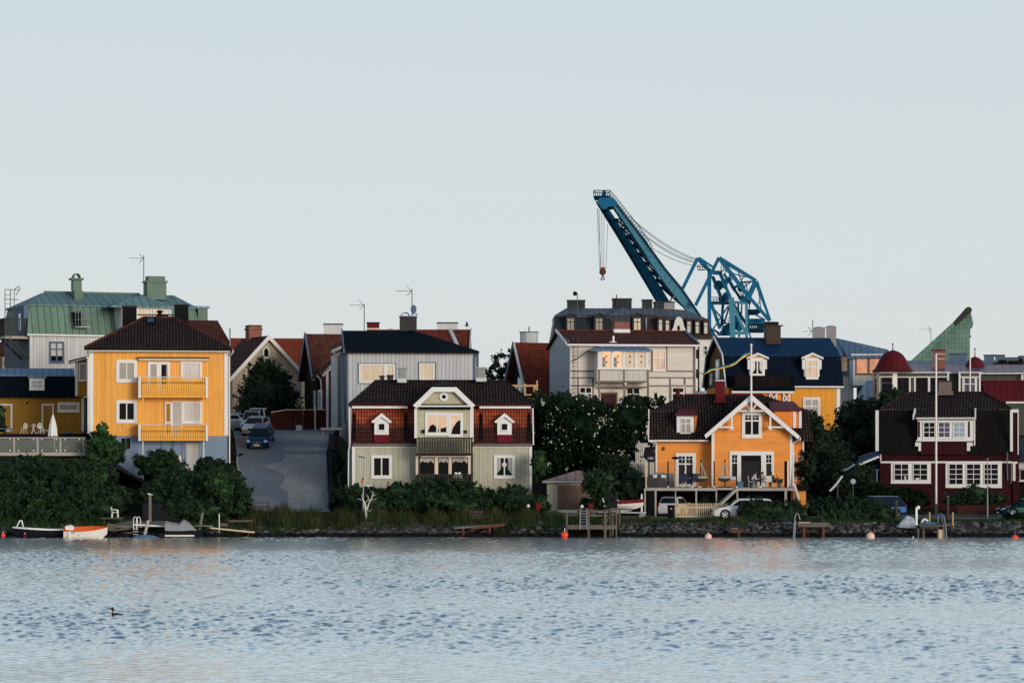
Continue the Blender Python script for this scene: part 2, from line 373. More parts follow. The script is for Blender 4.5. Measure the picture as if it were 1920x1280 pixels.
mat('glass_warm', (.72, .62, .53), .04, noise=.25, nsc=1.1, bump=.04, metal=.85)
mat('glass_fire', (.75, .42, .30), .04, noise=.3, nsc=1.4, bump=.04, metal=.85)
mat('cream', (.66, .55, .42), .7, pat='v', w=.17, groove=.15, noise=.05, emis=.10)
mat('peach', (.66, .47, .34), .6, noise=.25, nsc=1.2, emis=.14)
mat('blind', (.58, .56, .52), .7, noise=.04)
mat('curtain', (.45, .42, .40), .8, noise=.1)
mat('lace', (.75, .74, .72), .9)
mat('greypane', (.36, .33, .29), .5, noise=.1)
mat('steel', (.26, .28, .31), .5, metal=.5)
mat('steel_dark', (.08, .085, .095), .45, metal=.5)
mat('crane_blue', (.013, .125, .245), .5, noise=.18, nsc=.12)
mat('crane_light', (.07, .225, .32), .5, noise=.15, nsc=.12)
mat('crane_dark', (.004, .030, .06), .6, noise=.1)
mat('rust', (.13, .045, .028), .7, noise=.3, nsc=2)
mat('red', (.62, .03, .025), .45)
mat('buoy_red', (.85, .08, .05), .45, noise=.1)
mat('buoy_pink', (.78, .50, .42), .5, noise=.1)
mat('sail_white', (.78, .76, .72), .6)
mat('plastic_white', (.78, .76, .73), .45)
mat('hull_white', (.66, .62, .55), .35, noise=.08)
mat('hull_dark', (.012, .012, .016), .35)
mat('hull_blue', (.06, .15, .27), .4)
mat('boat_orange', (.72, .13, .035), .5)
mat('tarp', (.25, .255, .27), .7, noise=.15, nsc=2)
mat('tarp_pale', (.48, .50, .53), .7, noise=.12, nsc=2)
mat('tyre', (.012, .012, .012), .8)
mat('car_white', (.72, .72, .71), .25)
mat('car_navy', (.007, .026, .085), .18, metal=.3)
mat('car_silver', (.45, .48, .52), .25, metal=.4)
mat('car_green', (.004, .022, .022), .2, metal=.2)
mat('carglass', (.012, .018, .025), .05, bump=0)
mat('headlamp', (.6, .65, .7), .1, metal=.5)
mat('taillamp', (.45, .012, .018), .2)
mat('leaf_dark', (.004, .010, .006), .8, pat='leaf', col2=(.020, .048, .020), nsc=.9, spec=.25)
mat('leaf_mid', (.004, .013, .006), .75, pat='leaf', col2=(.034, .086, .026), nsc=1.0, spec=.25)
mat('leaf_light', (.008, .028, .009), .7, pat='leaf', col2=(.045, .125, .028), nsc=1.0, spec=.3)
mat('leaf_flower', (.004, .010, .006), .8, pat='leaf', col2=(.014, .034, .014), nsc=.9)
mat('petal', (.62, .62, .48), .7)
mat('grass', (.020, .035, .014), .8, pat='leaf', col2=(.095, .080, .034), nsc=.8)
mat('grass_green', (.018, .045, .016), .8, pat='leaf', col2=(.055, .105, .035), nsc=.8)
mat('bark', (.05, .04, .03), .9, noise=.25)
mat('dead_wood', (.62, .58, .52), .8, noise=.1)
mat('soil', (.012, .012, .009), .95, pat='patch', w=.5, col2=(.026, .030, .014), noise=.2)
mat('asphalt', (.155, .18, .21), .85, pat='patch', w=.10, col2=(.27, .255, .255), noise=.15, nsc=1.5)
mat('asphalt_old', (.27, .26, .26), .9, noise=.2, nsc=1.2)
mat('lane', (.16, .155, .15), .9, noise=.15)
mat('stone', (.09, .088, .088), .9, noise=.35, nsc=1.2, bump=.6)
mat('stone_pale', (.30, .29, .27), .9, noise=.2)
mat('wallstone', (.13, .125, .105), .9, noise=.3, nsc=1.5)
mat('rock_dark', (.016, .016, .019), .9, noise=.4, nsc=1.5)
mat('skin', (.50, .30, .22), .6)
mat('cloth_white', (.70, .71, .76), .8)
mat('cloth_pink', (.62, .36, .36), .8)
mat('cloth_navy', (.02, .035, .07), .8)
mat('cloth_black', (.015, .014, .018), .8)
mat('hair', (.02, .014, .01), .7)
mat('sofa', (.05, .052, .056), .9)
mat('cushion_grey', (.22, .21, .24), .9)
mat('cushion_cream', (.68, .60, .45), .9)
mat('flag_blue', (.02, .12, .30), .7)
mat('flag_yellow', (.85, .60, .06), .7)
mat('feather_black', (.01, .01, .012), .6)
mat('feather_white', (.6, .6, .6), .7)
mat('glassrail', (.26, .29, .26), .1, alpha=.35, bump=0)
mat('railglass_clear', (.3, .28, .26), .05, alpha=.03, bump=0)
mat('green_roof', (.12, .22, .18), .7, pat='tile', w=.6, rowh=.8, groove=.25, col2=(.19, .32, .27), noise=.3, nsc=.2)

# ---------------- ground ----------------
LAND = [  # (pixel column, [(depth, height) ...])
 (-400, [(206,-1.2),(209.5,-.1),(212,.7),(216,2.2),(224,4.6),(231,6.0),(238,7.0),(262,8.6),(400,9.5),(3000,10)]),
 (150,  [(206,-1.2),(209.5,-.1),(212,.7),(216,2.0),(224,4.2),(231,5.6),(238,6.8),(262,8.6),(400,9.5),(3000,10)]),
 (260,  [(206,-1.2),(209.5,-.1),(212,.6),(216,1.6),(224,2.9),(231,3.7),(238,4.3),(262,8.4),(400,9.5),(3000,10)]),
 (430,  [(206,-1.2),(209.5,-.1),(212,.6),(216,1.3),(222,1.9),(231,3.8),(240,6.1),(246,7.5),(252,8.0),(262,8.45),(400,9.5),(3000,10)]),
 (640,  [(206,-1.2),(209.5,-.1),(212,.6),(216,1.3),(222,1.9),(231,3.8),(240,6.1),(246,7.5),(252,8.0),(262,8.45),(400,9.5),(3000,10)]),
 (670,  [(206,-1.2),(209.5,-.1),(212,.8),(216,1.5),(222,2.3),(226,2.9),(240,4.5),(262,8.3),(400,9.5),(3000,10)]),
 (1000, [(206,-1.2),(209.5,-.1),(212,.9),(216,1.3),(222,1.8),(226,2.3),(240,4.0),(262,8.3),(400,9.5),(3000,10)]),
 (1060, [(206,-1.2),(209.5,-.1),(212,.9),(214.6,1.12),(222,1.15),(232,1.2),(250,5.0),(268,8.0),(400,9.5),(3000,10)]),
 (2400, [(206,-1.2),(209.5,-.1),(212,.9),(214.6,1.12),(222,1.15),(236,1.3),(255,5.0),(272,8.0),(400,9.5),(3000,10)])]
def ground_z(x, d):
    px = 960+x*F/d; hs = [np.interp(d, [a for a, _ in pr], [b for _, b in pr]) for _, pr in LAND]
    return float(np.interp(px, [c for c, _ in LAND], hs))
def build_ground():
    us = np.concatenate([[-1400/210*5, -900, ], np.arange(-70, 70.1, 1.0)*1.0, [900, 1400*5/210]])
    us = np.array([-2500, -900, -300, -120]+list(np.arange(-60, 60.1, .8))+[120, 300, 900, 2500.])
    ds = np.array(list(np.arange(206, 262, .8))+[264, 270, 280, 300, 340, 400, 600, 1200, 3000.])
    vs = []; 
    for d in ds:
        for u in us:
            z = ground_z(u, d)
            if 210.5 < d < 300 and abs(u) < 70: z += .10*math.sin(u*1.7+d*.9)*math.sin(u*.63-d*1.3)*(0 if -22 < u < -12.6 or (u > 6 and 214 < d < 231) else 1)
            vs.append((u, d, z))
    n = len(us); fs = [(r*n+c, r*n+c+1, (r+1)*n+c+1, (r+1)*n+c) for r in range(len(ds)-1) for c in range(n-1)]
    o = MB().add(vs, fs).build('ground', MT['soil'], smooth=True); tag(o, kind='structure')
build_ground()
# street climbing between the houses, wide at the crest
def sheet(name, rows, m, up=.03):
    vs = []; fs = []; k = 8
    for (d, pa, pb) in rows:
        for i in range(k+1):
            x = X(pa+(pb-pa)*i/k, d); vs.append((x, d, ground_z(x, d)+up))
    for r in range(len(rows)-1):
        for i in range(k): fs.append((r*(k+1)+i, r*(k+1)+i+1, (r+1)*(k+1)+i+1, (r+1)*(k+1)+i))
    o = MB().add(vs, fs).build(name, MT[m], smooth=True); tag(o, kind='structure'); return o
sheet('street', [(d, np.interp(d, [219, 228, 236, 262, 275], [466, 458, 446, 430, 430]), np.interp(d, [219, 240, 262, 275], [618, 612, 640, 640])) for d in np.arange(219, 274, 1.5)], 'asphalt', .06)
sheet('lane', [(d, 1130, 2300) for d in (215.2, 216, 217, 218, 219, 220, 221.2, 224, 228, 230)], 'lane', .05)
sheet('street_patch', [(d_, p_, 611) for d_, p_ in ((221, 543), (224, 538), (227, 541), (229, 524), (231, 532), (233, 536), (234.5, 515), (236, 490), (237, 528), (239, 536), (242, 530), (248, 535), (254, 552), (258, 540))], 'asphalt_old', .068)
kb = MB()
for a in np.arange(219, 238, 1.6):
    p = X(np.interp(a, [219, 228, 236], [466, 458, 446])-1, a); q = X(np.interp(a+1.6, [219, 228, 236], [466, 458, 446])-1, a+1.6)
    kb.bar((p, a, ground_z(p, a)+.10), (q, a+1.6, ground_z(q, a+1.6)+.10), .16, .2)
tag(kb.build('kerb', MT['stone_pale']), kind='structure')

# ---------------- water ----------------
def build_water():
    m = bpy.data.materials.new('water'); m.use_nodes = True; t = m.node_tree; g = NG(t); b = t.nodes['Principled BSDF']; L = t.links.new
    b.inputs['Base Color'].default_value = (.92, .96, .975, 1); b.inputs['Roughness'].default_value = .18; b.inputs['IOR'].default_value = 1.9; b.inputs['Metallic'].default_value = .9
    tc = g.n('TexCoord'); nz = g.n('TexNoise'); nz.inputs['Scale'].default_value = 5; nz.inputs['Detail'].default_value = 2; L(tc.outputs['Object'], nz.inputs[0])
    bp = g.n('Bump'); L(nz.outputs[0], bp.inputs['Height']); bp.inputs['Strength'].default_value = .5; bp.inputs['Distance'].default_value = .03; L(bp.outputs[0], b.inputs['Normal'])
    MT['water'] = m
    # wind-rippled surface: a real height field, finer towards the viewer
    ds = [48.0]
    while ds[-1] < 213: ds.append(ds[-1]+.08+.18*(ds[-1]-48)/165)
    ds = np.array(ds); u = np.linspace(-.34, .34, 1350); D, U = np.meshgrid(ds, u, indexing='ij'); Xc = U*D; H = np.zeros_like(D); DX = np.zeros_like(D); DY = np.zeros_like(D)
    gust = .6+.4*np.sin(Xc*.045+.9*np.sin(D*.06))*np.sin(D*.11+.6*np.sin(Xc*.03))
    for k in range(70):
        lam = .15*(.8/.15)**rng.random(); th = math.pi/2+rng.normal()*.5; kk = 2*math.pi/lam; sl_ = SLOPE*math.sqrt(2/70)*(lam/1.0)**-.2
        w_ = gust*sl_/kk; ph = kk*(Xc*math.cos(th)+D*math.sin(th))+rng.random()*6.28; H += w_*np.sin(ph); cp = w_*np.cos(ph)*.8; DX += cp*math.cos(th); DY += cp*math.sin(th)
    H = H+5*np.maximum(H, 0)**2; Xc = Xc+DX; H *= np.clip((211.5-D)/2+.35, .6, 1)
    n, c = D.shape; vs = np.stack([Xc, D+DY, H], 2).reshape(-1, 3); i = np.arange(n*c).reshape(n, c); q = np.stack([i[:-1, :-1], i[:-1, 1:], i[1:, 1:], i[1:, :-1]], 2).reshape(-1, 4)
    N = len(vs); far = np.array([(-3000, -600, -.14), (3000, -600, -.14), (3000, 213, -.14), (-3000, 213, -.14)]); vs = np.concatenate([vs, far]); q = np.concatenate([q, [[N, N+1, N+2, N+3]]])
    me = bpy.data.meshes.new('water'); nq = len(q); me.vertices.add(len(vs)); me.vertices.foreach_set('co', vs.astype(np.float32).ravel()); me.loops.add(nq*4); me.loops.foreach_set('vertex_index', q.astype(np.int32).ravel()); me.polygons.add(nq); me.polygons.foreach_set('loop_start', np.arange(nq)*4); me.polygons.foreach_set('use_smooth', [True]*nq); me.materials.append(m); me.update(calc_edges=True)
    tag(addobj('water', me), kind='structure')
SLOPE = .27
build_water()

# ================= generic pieces =================
def chimney(fr, px0, px1, py0, py1, dy, th, m, capm='black', cap=None, baseh=0, parent=None, capw=1, flue=None):
    mb = MB(); fr.bx(mb, px0, px1, py0+2, py1, dy, th); c = fr.B(mb, 'chimney', MT[m], parent)
    mb = MB(); a = fr.p(px0-capw, py0, dy); b = fr.p(px1+capw, py0+2.2, dy); mb.box(a[0], b[0], dy-.1, dy+th+.1, b[2], a[2]); fr.B(mb, 'chimney_cap', MT[capm], c)
    if baseh:
        mb = MB(); fr.bx(mb, px0-2, px1+2, py1-baseh, py1+1, dy-.12, th+.24); fr.B(mb, 'flashing', MT['metal_light'], c)
    return c
def pipe(fr, pts, r=.05, m='white', name='downpipe', parent=None):   # pts in px with dy
    mb = MB().path([fr.p(*p) for p in pts], r, 8); return fr.B(mb, name, MT[m], parent)
def antenna(px, d, py0, py1, yx0, yx1, yy, label, extra=()):
    t = thing('antenna', label, 'antenna', (X(px, d), d, Z(py1, d))); z0 = Z(py1, d)
    MB().tube((0, 0, 0), (0, 0, Z(py0, d)-z0), .04).build('mast', MT['steel_dark'], t)
    y = MB(); h = Z(yy, d)-z0; a = X(yx0, d)-X(px, d); b = X(yx1, d)-X(px, d); y.tube((a, 0, h), (b, 0, h), .02)
    n = 7
    for i in range(n): xx = a+(b-a)*i/n; y.tube((xx, -.28, h), (xx, .28, h), .012)
    for s in (-1, 1): y.tube((0-.05, 0, h), (-.45, .05, h+.42*s), .02); y.tube((-.05, .2, h), (-.45, .25, h+.42*s), .015)
    y.build('aerial', MT['steel_dark'], t)
    return t
def picketrow(fr, mb, px0, px1, py0, py1, dy, n, th=.03, gap=.22):
    x0, _, z1 = fr.p(px0, py0, dy); x1, _, z0 = fr.p(px1, py1, dy); w = (x1-x0)/n
    for i in range(n): mb.box(x0+w*i+w*gap/2, x0+w*(i+1)-w*gap/2, dy, dy+th, z0, z1)
def star(c, r, n=8, k=.55): return [(c[0]+(r if i % 2 == 0 else r*k)*math.cos(math.pi*i/n), c[1], c[2]+(r if i % 2 == 0 else r*k)*math.sin(math.pi*i/n)) for i in range(2*n)]
# ================= yellow three-storey house =================
def yellow_house():
    f = Frame(298, 235, 0, 4.0)
    r = f.root('house', 'bright yellow three-storey wooden house with two yellow picket balconies and a grey-blue basement', 'house')
    D = 11
    mb = MB(); x0, _, _ = f.p(169, 0); x1 = f.p(427.5, 0)[0]; zt = f.z(653); zm = f.z(817)
    mb.box(x0, x1, 0, D, zm, zt); f.B(mb, 'wall', MT['yellow_v'])
    mb = MB(); mb.box(x0+.05, x1-.03, .06, D-.1, 2.5, zm-.003); f.B(mb, 'basement_wall', MT['basement'])
    mb = MB()
    f.bx(mb, 167.5, 175, 659.5, 815, -.04, .3); f.bx(mb, 420.5, 428.5, 659.5, 816, -.04, .3); f.bx(mb, 167.5, 428.5, 653.5, 659.4, -.045, .3)
    f.B(mb, 'trim', MT['white'])
    # hip roof
    zr = f.z(595, 5); e0, e1 = f.p(159, 652, -.7)[0], f.p(433.5, 652, -.7)[0]; ez = f.z(651.5, -.7)
    a0, a1 = f.p(270, 595, 5)[0], f.p(325, 595, 5)[0]
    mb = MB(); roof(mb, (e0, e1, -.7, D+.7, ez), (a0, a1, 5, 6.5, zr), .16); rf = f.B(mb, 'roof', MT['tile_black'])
    mb = MB(); p = lambda a, b, dy: f.p(a, b, dy)
    b = (f.p(300, 0, 6)[0], f.p(433, 0, 6)[0]); zz = f.z(600, 9)
    mb.slab([(b[0], 5.2, f.z(650, 5.2)), (b[1]-.1, 5.2, f.z(640, 5.2)), (f.p(408, 0, 9)[0], 9, zz), (b[0], 9, zz)], .16)
    mb.slab([(b[1]-.1, 5.2, f.z(640, 5.2)), (b[1]-.1, 12, f.z(640, 5.2)), (f.p(408, 0, 9)[0], 9, zz)], .16)
    f.B(mb, 'roof', MT['tile_brown'])
    mb = MB(); # ridge caps
    for A, Bq in (((e0, -.7, ez), (a0, 5, zr)), ((e1, -.7, ez), (a1, 5, zr)), ((a0, 5, zr), (a1, 5, zr))): mb.tube(A, Bq, .12, n=6)
    f.B(mb, 'ridge_tiles', MT['tile_brown'], rf)
    mb = MB(); mb.box(e0-.05, e1+.05, -.86, -.7, ez-.22, ez-.10); f.B(mb, 'gutter', MT['black'], rf)
    mb = MB(); mb.box(e0+.1, e1-.1, -.68, -.003, ez-.32, ez-.2); f.B(mb, 'soffit', MT['white'], rf)
    # skylight
    s = MB(); c = f.p(282.5, 603, 4.2); sl_ = (zr-ez)/5.7
    def onroof(px, py):     # point on the front slope
        lo, hi = -.7, 5.
        for _ in range(30):
            m = (lo+hi)/2; zz = ez+(m+.7)*sl_
            if f.p(px, py, m)[2] > zz: lo = m
            else: hi = m
        q = f.p(px, py, m); return (q[0], q[1]-.06, q[2]+.1)
    s.ext([onroof(274, 609), onroof(291, 609), onroof(291, 597), onroof(274, 597)], (0, .05, -.15)); sk = f.B(s, 'skylight', MT['black'])
    s = MB(); q = [onroof(276.5, 607), onroof(288.5, 607), onroof(288.5, 599), onroof(276.5, 599)]; s.add([(a, b-.03, c+.04) for a, b, c in q], [(0, 1, 2, 3)]); f.B(s, 'pane', MT['glass_blue'], sk)
    chimney(f, 229, 256, 573, 628, 5.5, 1.2, 'black', 'chim_brown', parent=rf); chimney(f, 327, 353, 570, 612, 6.6, 1.2, 'black', 'chim_brown', parent=rf)
    chimney(f, 293, 315, 589, 600, 5.2, .7, 'black', 'black', parent=rf)
    mb = MB(); mb.lathe(f.p(299.5, 590, 5.5), [(.16, 0), (.16, .15), (.28, .22), (.28, .3), (.1, .38)]); f.B(mb, 'vent', MT['black'], rf)
    mb = MB(); mb.tube(f.p(257, 590, 5.1), f.p(326, 590, 5.1), .05); f.B(mb, 'roof_walkway', MT['black'], rf)
    # windows
    window(f, 218, 257, 674.5, 716, pane='greypane', fw=6, mw=2); window(f, 218, 257, 750, 792, pane='glass', fw=6, mw=2)
    # upper doors and blinds
    window(f, 277, 319, 678, 735, pane='greypane', fw=5, mw=9, name='balcony_door', sill=False)
    mb = MB(); f.bx(mb, 301.5, 311.5, 684, 726, -.03, .02); f.B(mb, 'open_leaf', MT['glass'])
    window(f, 339, 378.5, 677, 714, pane='blind', fw=4, mw=1.2)
    # lower door + window
    window(f, 341, 379, 752, 793, pane='blind', fw=4, mw=1.2, sill=True)
    window(f, 322, 341.5, 752, 818, pane='curtain', fw=2, cols=1, name='balcony_door', sill=False, proud=.05)
    window(f, 309, 322, 754, 818, dy=-.1, pane='ochre_v', fw=2.6, cols=1, rows=(3, 2), mw=3, name='open_leaf', sill=False, proud=.05)
    # awning cassette
    mb = MB(); a = f.p(257, 669, -.3); b = f.p(392.5, 671.5, -.3); mb.box(a[0], b[0], -.42, .01, b[2], a[2]); aw = f.B(mb, 'awning', MT['chim_dark'])
    mb = MB(); a = f.p(260, 671.6, -.35); b = f.p(391, 676.5, -.35); mb.box(a[0], b[0], -.38, -.02, b[2], a[2]-.003); f.B(mb, 'awning_cloth', MT['wood_pale'], aw)
    # balconies
    for (yt, yb, k) in ((706, 745.5, 0), (795.5, 826, 1)):
        Y = -1.35; mb = MB(); x0b, _, zt_ = f.p(259.5, yt, Y); x1b, _, zb_ = f.p(390, yb, Y)
        mb.box(x0b, x1b, Y+.04, .0, zb_+.02, zb_+.16); bl = f.B(mb, 'balcony', MT['yellow'])
        n = 27; w = (x1b-x0b-.5)/n; H = zt_-zb_; mb = MB()
        for i in range(n):
            c = x0b+.25+w*(i+.5); hw = w*.41; hn = w*.12; pts = []
            lv = [(0, hw*.93), (.45 if k == 0 else .32, hw*.93), (.55 if k == 0 else .45, hw), (.64, hw), (.68, hn), (.74, hn), (.78, hw), (.88, hw), (.9, hn*1.4), (.94, hn*1.4), (.955, hw)]
            if k == 1: lv = [(0, hw*.96), (.30, hw*.90), (.50, hw*.92), (.55, hn), (.63, hn), (.68, hw), (.80, hw), (.83, hn*1.5), (.88, hn*1.5), (.92, hw)]
            L_ = [(c-b_, zb_+a_*H) for a_, b_ in lv]; R_ = [(c+b_, zb_+a_*H) for a_, b_ in lv][::-1]
            mb.prism(L_+R_, Y, Y+.035)
        for xx in (x0b+.02, x1b-.05):
            for j in range(7): mb.box(xx, xx+.03, Y+.2+j*.16, Y+.33+j*.16, zb_, zt_-.05)
        f.B(mb, 'picket_panel', MT['yellow'], bl)
        mb = MB(); mb.box(x0b-.05, x1b+.05, Y-.05, Y+.07, zt_-.05, zt_+.02); mb.box(x0b-.05, x0b+.05, Y+.07, 0, zt_-.05, zt_+.02); mb.box(x1b-.05, x1b+.05, Y+.07, 0, zt_-.05, zt_+.02); f.B(mb, 'handrail', MT['blind'], bl)
        for xx in (x0b, x1b-.2):
            mb = MB().box(xx, xx+.2, Y-.06, Y+.12, zb_-.02, zt_-.055); f.B(mb, 'corner_post', MT['white'], bl)
    for px in (268, 382):
        f.B(MB().box(f.x(px, -1.2)-.05, f.x(px, -1.2)+.05, -1.25, -1.15, f.z(795, -1.2), f.z(745, -1.2)), 'post', MT['yellow'])
        f.B(MB().box(f.x(px, -1.2)-.05, f.x(px, -1.2)+.05, -1.25, -1.15, 3.2, f.z(827, -1.2)), 'post', MT['metal_light'])
    # basement openings
    window(f, 225, 247, 818.5, 844, dy=.06, pane='glass', fw=2.5, mw=3, mat_f='basement', proud=.04)
    window(f, 347, 375, 828, 884, dy=.06, cols=1, rows=(1,)*13, pane='blind', fw=2.5, mw=.8, mat_f='basement', name='shutter_door', sill=False, proud=.05)
    mb = MB(); f.bx(mb, 301, 303, 826, 860, .03, .05); f.bx(mb, 322, 326, 826, 862, .03, .05); f.bx(mb, 340.5, 342, 830, 878, .03, .05); f.B(mb, 'dark_gap', MT['slate_paint'])
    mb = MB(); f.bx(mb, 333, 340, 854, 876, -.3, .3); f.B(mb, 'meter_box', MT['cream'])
    pipe(f, [(168, 656, -.8), (162, 668, -.15), (165.3, 672, -.12), (165.3, 812, -.12)], .06); pipe(f, [(437, 656, -.8), (437, 660, -.7), (430, 668, -.12), (430.3, 868, -.12)], .06)
    f.B(MB().box(f.x(430, 5), f.x(432.5, 5), 5, 5.2, f.z(650, 5), f.z(614, 5)), 'chimney_pipe', MT['metal_blue'])
yellow_house()

# ================= low ochre annex and its terrace =================
def annex():
    f = Frame(80, 247, 0, 7.7); r = f.root('house', 'low dark-yellow annex with black roof, white-framed doors and a small attic window', 'house'); D = 8
    mb = MB(); x0 = f.x(-60); x1 = f.x(157); mb.box(x0, x1, 0, D, 7, f.z(742)); f.B(mb, 'wall', MT['ochre_v'])
    mb = MB(); f.bx(mb, 152.5, 157.3, 744, 808, -.04, .2); f.B(mb, 'trim', MT['white'])
    mb = MB(); zt = f.z(704, 1.2); zb = f.z(742, -.5); mb.slab([(x0, -.5, zb), (x1-.7, -.5, zb), (x1-.7, .9, zt), (x0, .9, zt)], .15); f.B(mb, 'roof', MT['black_roof'])
    mb = MB(); z2 = f.z(690, 3); mb.slab([(x0, .8, zt+.03), (f.x(140), .8, zt+.03), (f.x(140), 3.4, z2), (x0, 3.4, z2)], .1); mb.box(x0, f.x(140), 3.4, D, zt, z2-.01); f.B(mb, 'roof_sheet', MT['metal_blue'])
    d_ = MB(); f.bx(d_, 52, 87, 703, 709, -.25, 1.4); dm = f.B(d_, 'dormer', MT['metal_blue'])
    window(f, 55, 83.5, 709.5, 730.5, dy=-.12, cols=2, rows=(1, 1), pane='curtain', fw=5.5, mw=3)
    for a, b in ((-1, 23), (78, 101)):
        window(f, a, b, 757, 808.5, cols=1, pane='ochre_v', fw=3.2, name='door', sill=False)
    window(f, 108, 149, 754, 772, pane='glass_blue', fw=4.5, mw=1.5)
    f.B(MB().box(f.x(49), f.x(52.5), -.06, .01, f.z(757), f.z(753)), 'vent', MT['dark'])
    # bay next to the tall house
    mb = MB(); a = -1.2; mb.box(f.x(141, a), f.x(163, a), a, .6, f.z(742, a), f.z(672, a)); by = f.B(mb, 'bay', MT['ochre_v'])
    mb = MB(); p, q = f.p(129, 676, a-.3), f.p(166, 666.5, a-.3); mb.ext([p, q, (q[0], q[1], q[2]-.22), (p[0], p[1], p[2]-.22)], (0, 2.4, 0)); f.B(mb, 'bay_roof', MT['black_roof'], by)
    mb = MB(); p, q = f.p(130, 678.5, a-.33), f.p(166, 669, a-.33); mb.ext([p, q, (q[0], q[1], q[2]-.1), (p[0], p[1], p[2]-.1)], (0, .05, 0)); f.B(mb, 'bargeboard', MT['white'], by)
    mb = MB(); f.bx(mb, 141, 146, 676, 742, a-.04, .2); f.B(mb, 'trim', MT['white'], by)
    window(f, 147.5, 164, 680, 714, dy=a, cols=1, pane='greypane', fw=2.5)
    f.B(MB().box(f.x(157.6), f.x(168), .3, .5, 7, f.z(744)), 'link_wall', MT['slate_paint'])
annex()
def terrace():
    z = 7.72; x0, x1 = X(-80, 238), X(163, 238)
    tag(MB().box(x0, x1, 237, 247.2, 5.0, z).build('terrace', MT['dark']), kind='structure')
    t = thing('deck', 'weathered wooden deck with frosted glass balustrade above the overgrown bank', 'deck', (X(80, 232), 232, 5.8)); zo = 5.8
    f = Frame(80, 232, 0, 5.8); f.a = 0; f.ex = V(1, 0); f.ey = V(0, 1); f.r = t
    zd = Z(847, 232); mb = MB(); xa, xb = f.x(-40), f.x(161); mb.box(xa, xb, 0, 5, zd-.15, zd); f.B(mb, 'floor', MT['woodgrey'])
    mb = MB(); f.bx(mb, -40, 160.5, 847.5, 854, -.09, .09); f.B(mb, 'edge_beam', MT['wood_beam'])
    mb = MB(); mb.box(xa, f.x(160), .8, 4.8, 4, zd-.15); f.B(mb, 'stone_base', MT['wallstone'])
    for px in (-16, 26.5, 70.5, 113.5, 157):
        f.B(MB().box(f.x(px)-.08, f.x(px)+.08, -.06, .08, zd-.1, Z(820, 232)), 'post', MT['wood_beam'])
    f.B(MB().box(f.x(159), f.x(164), .0, .2, Z(846, 232), Z(824, 232)), 'post', MT['wood_beam'])
    f.B(MB().box(xa, xb, -.08, .1, Z(821.5, 232), Z(819.5, 232)), 'handrail', MT['wood_beam'])
    for a, b in ((-14, 25), (28.5, 69), (72.5, 112), (116, 155)):
        f.B(MB().box(f.x(a), f.x(b), 0, .012, Z(846, 232), Z(822.5, 232)), 'glass_panel', MT['glassrail'])
        c = MB()
        for px in (a+6, b-6):
            for py in (823.5, 844.5): c.ball((f.x(px), -.03, Z(py, 232)), .07, 8, 6)
        f.B(c, 'clamps', MT['plastic_white'])
    # parasol
    t = thing('parasol', 'closed white parasol standing on the wooden deck', 'parasol', (X(102, 233.5), 233.5, zd))
    MB().tube((0, 0, 0), (0, 0, 1.6), .045).build('pole', MT['plastic_white'], t)
    zz = lambda py: Z(py, 233.5)-zd
    vs = []; prof = [(817, 8), (814, 7.5), (800, 6.3), (788, 4), (779, 1.5), (776, .4)]; n = 24; rings = []
    for py, rr in prof: rings.append([((X(960+rr, 233.5))*(1+.16*math.sin(6*2*math.pi*i/n))*math.cos(2*math.pi*i/n), X(960+rr, 233.5)*(1+.16*math.sin(6*2*math.pi*i/n))*math.sin(2*math.pi*i/n), zz(py+(1.5*math.sin(i*1.5) if py == 817 else 0))) for i in range(n)])
    for r_ in rings:
        for i in range(n): r_[i] = (r_[i][0]-.12, r_[i][1], r_[i][2])
    MB().loft(rings).build('canopy', MT['sail_white'], t)
    MB().lathe((0, 0, 0), [(.25, 0), (.25, .08), (.06, .1)]).build('base', MT['stone'], t)
    # cast garden chairs and table
    def gchair():
        t = thing('garden_chair', 'x', 'chair', (0, 0, 0), group='ornate garden chairs on the terrace')
        m = MB().lathe((0, 0, .43), [(.2, 0), (.2, .03)]); m.build('seat', MT['sail_white'], t)
        b = MB()
        for k in range(9):
            a = math.pi*k/8; a2 = math.pi*(k+1)/8
            if k < 8: b.tube((-.22*math.cos(a), .2, .62+.28*math.sin(a)), (-.22*math.cos(a2), .2, .62+.28*math.sin(a2)), .02)
            b.tube((-.22*math.cos(a)*.1, .2, .47), (-.22*math.cos(a), .2, .62+.28*math.sin(a)), .013)
        b.tube((-.22, .2, .45), (-.22, .2, .62), .02); b.tube((.22, .2, .45), (.22, .2, .62), .02); b.build('backrest', MT['sail_white'], t)
        for sx in (-1, 1):
            for sy in (-1, 1): MB().path([(sx*.14, sy*.14, .44), (sx*.13, sy*.13, .2), (sx*.22, sy*.2, 0)], .02).build('leg', MT['sail_white'], t)
        return t
    c1 = gchair(); c1['label'] = 'white ornate garden chair left of the little round table'; c1.location = (X(44.5, 238.5), 238.5, z); c1.rotation_euler = (0, 0, -.6)
    c2 = c1.copy(); sc.collection.objects.link(c2); c2['label'] = 'white ornate garden chair between the round table and the parasol'
    for ch in list(c1.children): q = ch.copy(); sc.collection.objects.link(q); q.parent = c2
    c2.location = (X(77, 238.5), 238.5, z); c2.rotation_euler = (0, 0, .7)
    t = thing('garden_table', 'small round white garden table between two ornate chairs', 'table', (X(62.5, 238.5), 238.5, z))
    MB().lathe((0, 0, .66), [(.3, 0), (.3, .03)]).build('tabletop', MT['sail_white'], t)
    for k in range(3):
        a = 2.1*k; MB().path([(.05*math.cos(a), .05*math.sin(a), .66), (.06*math.cos(a), .06*math.sin(a), .3), (.26*math.cos(a), .26*math.sin(a), 0)], .02).build('leg', MT['sail_white'], t)
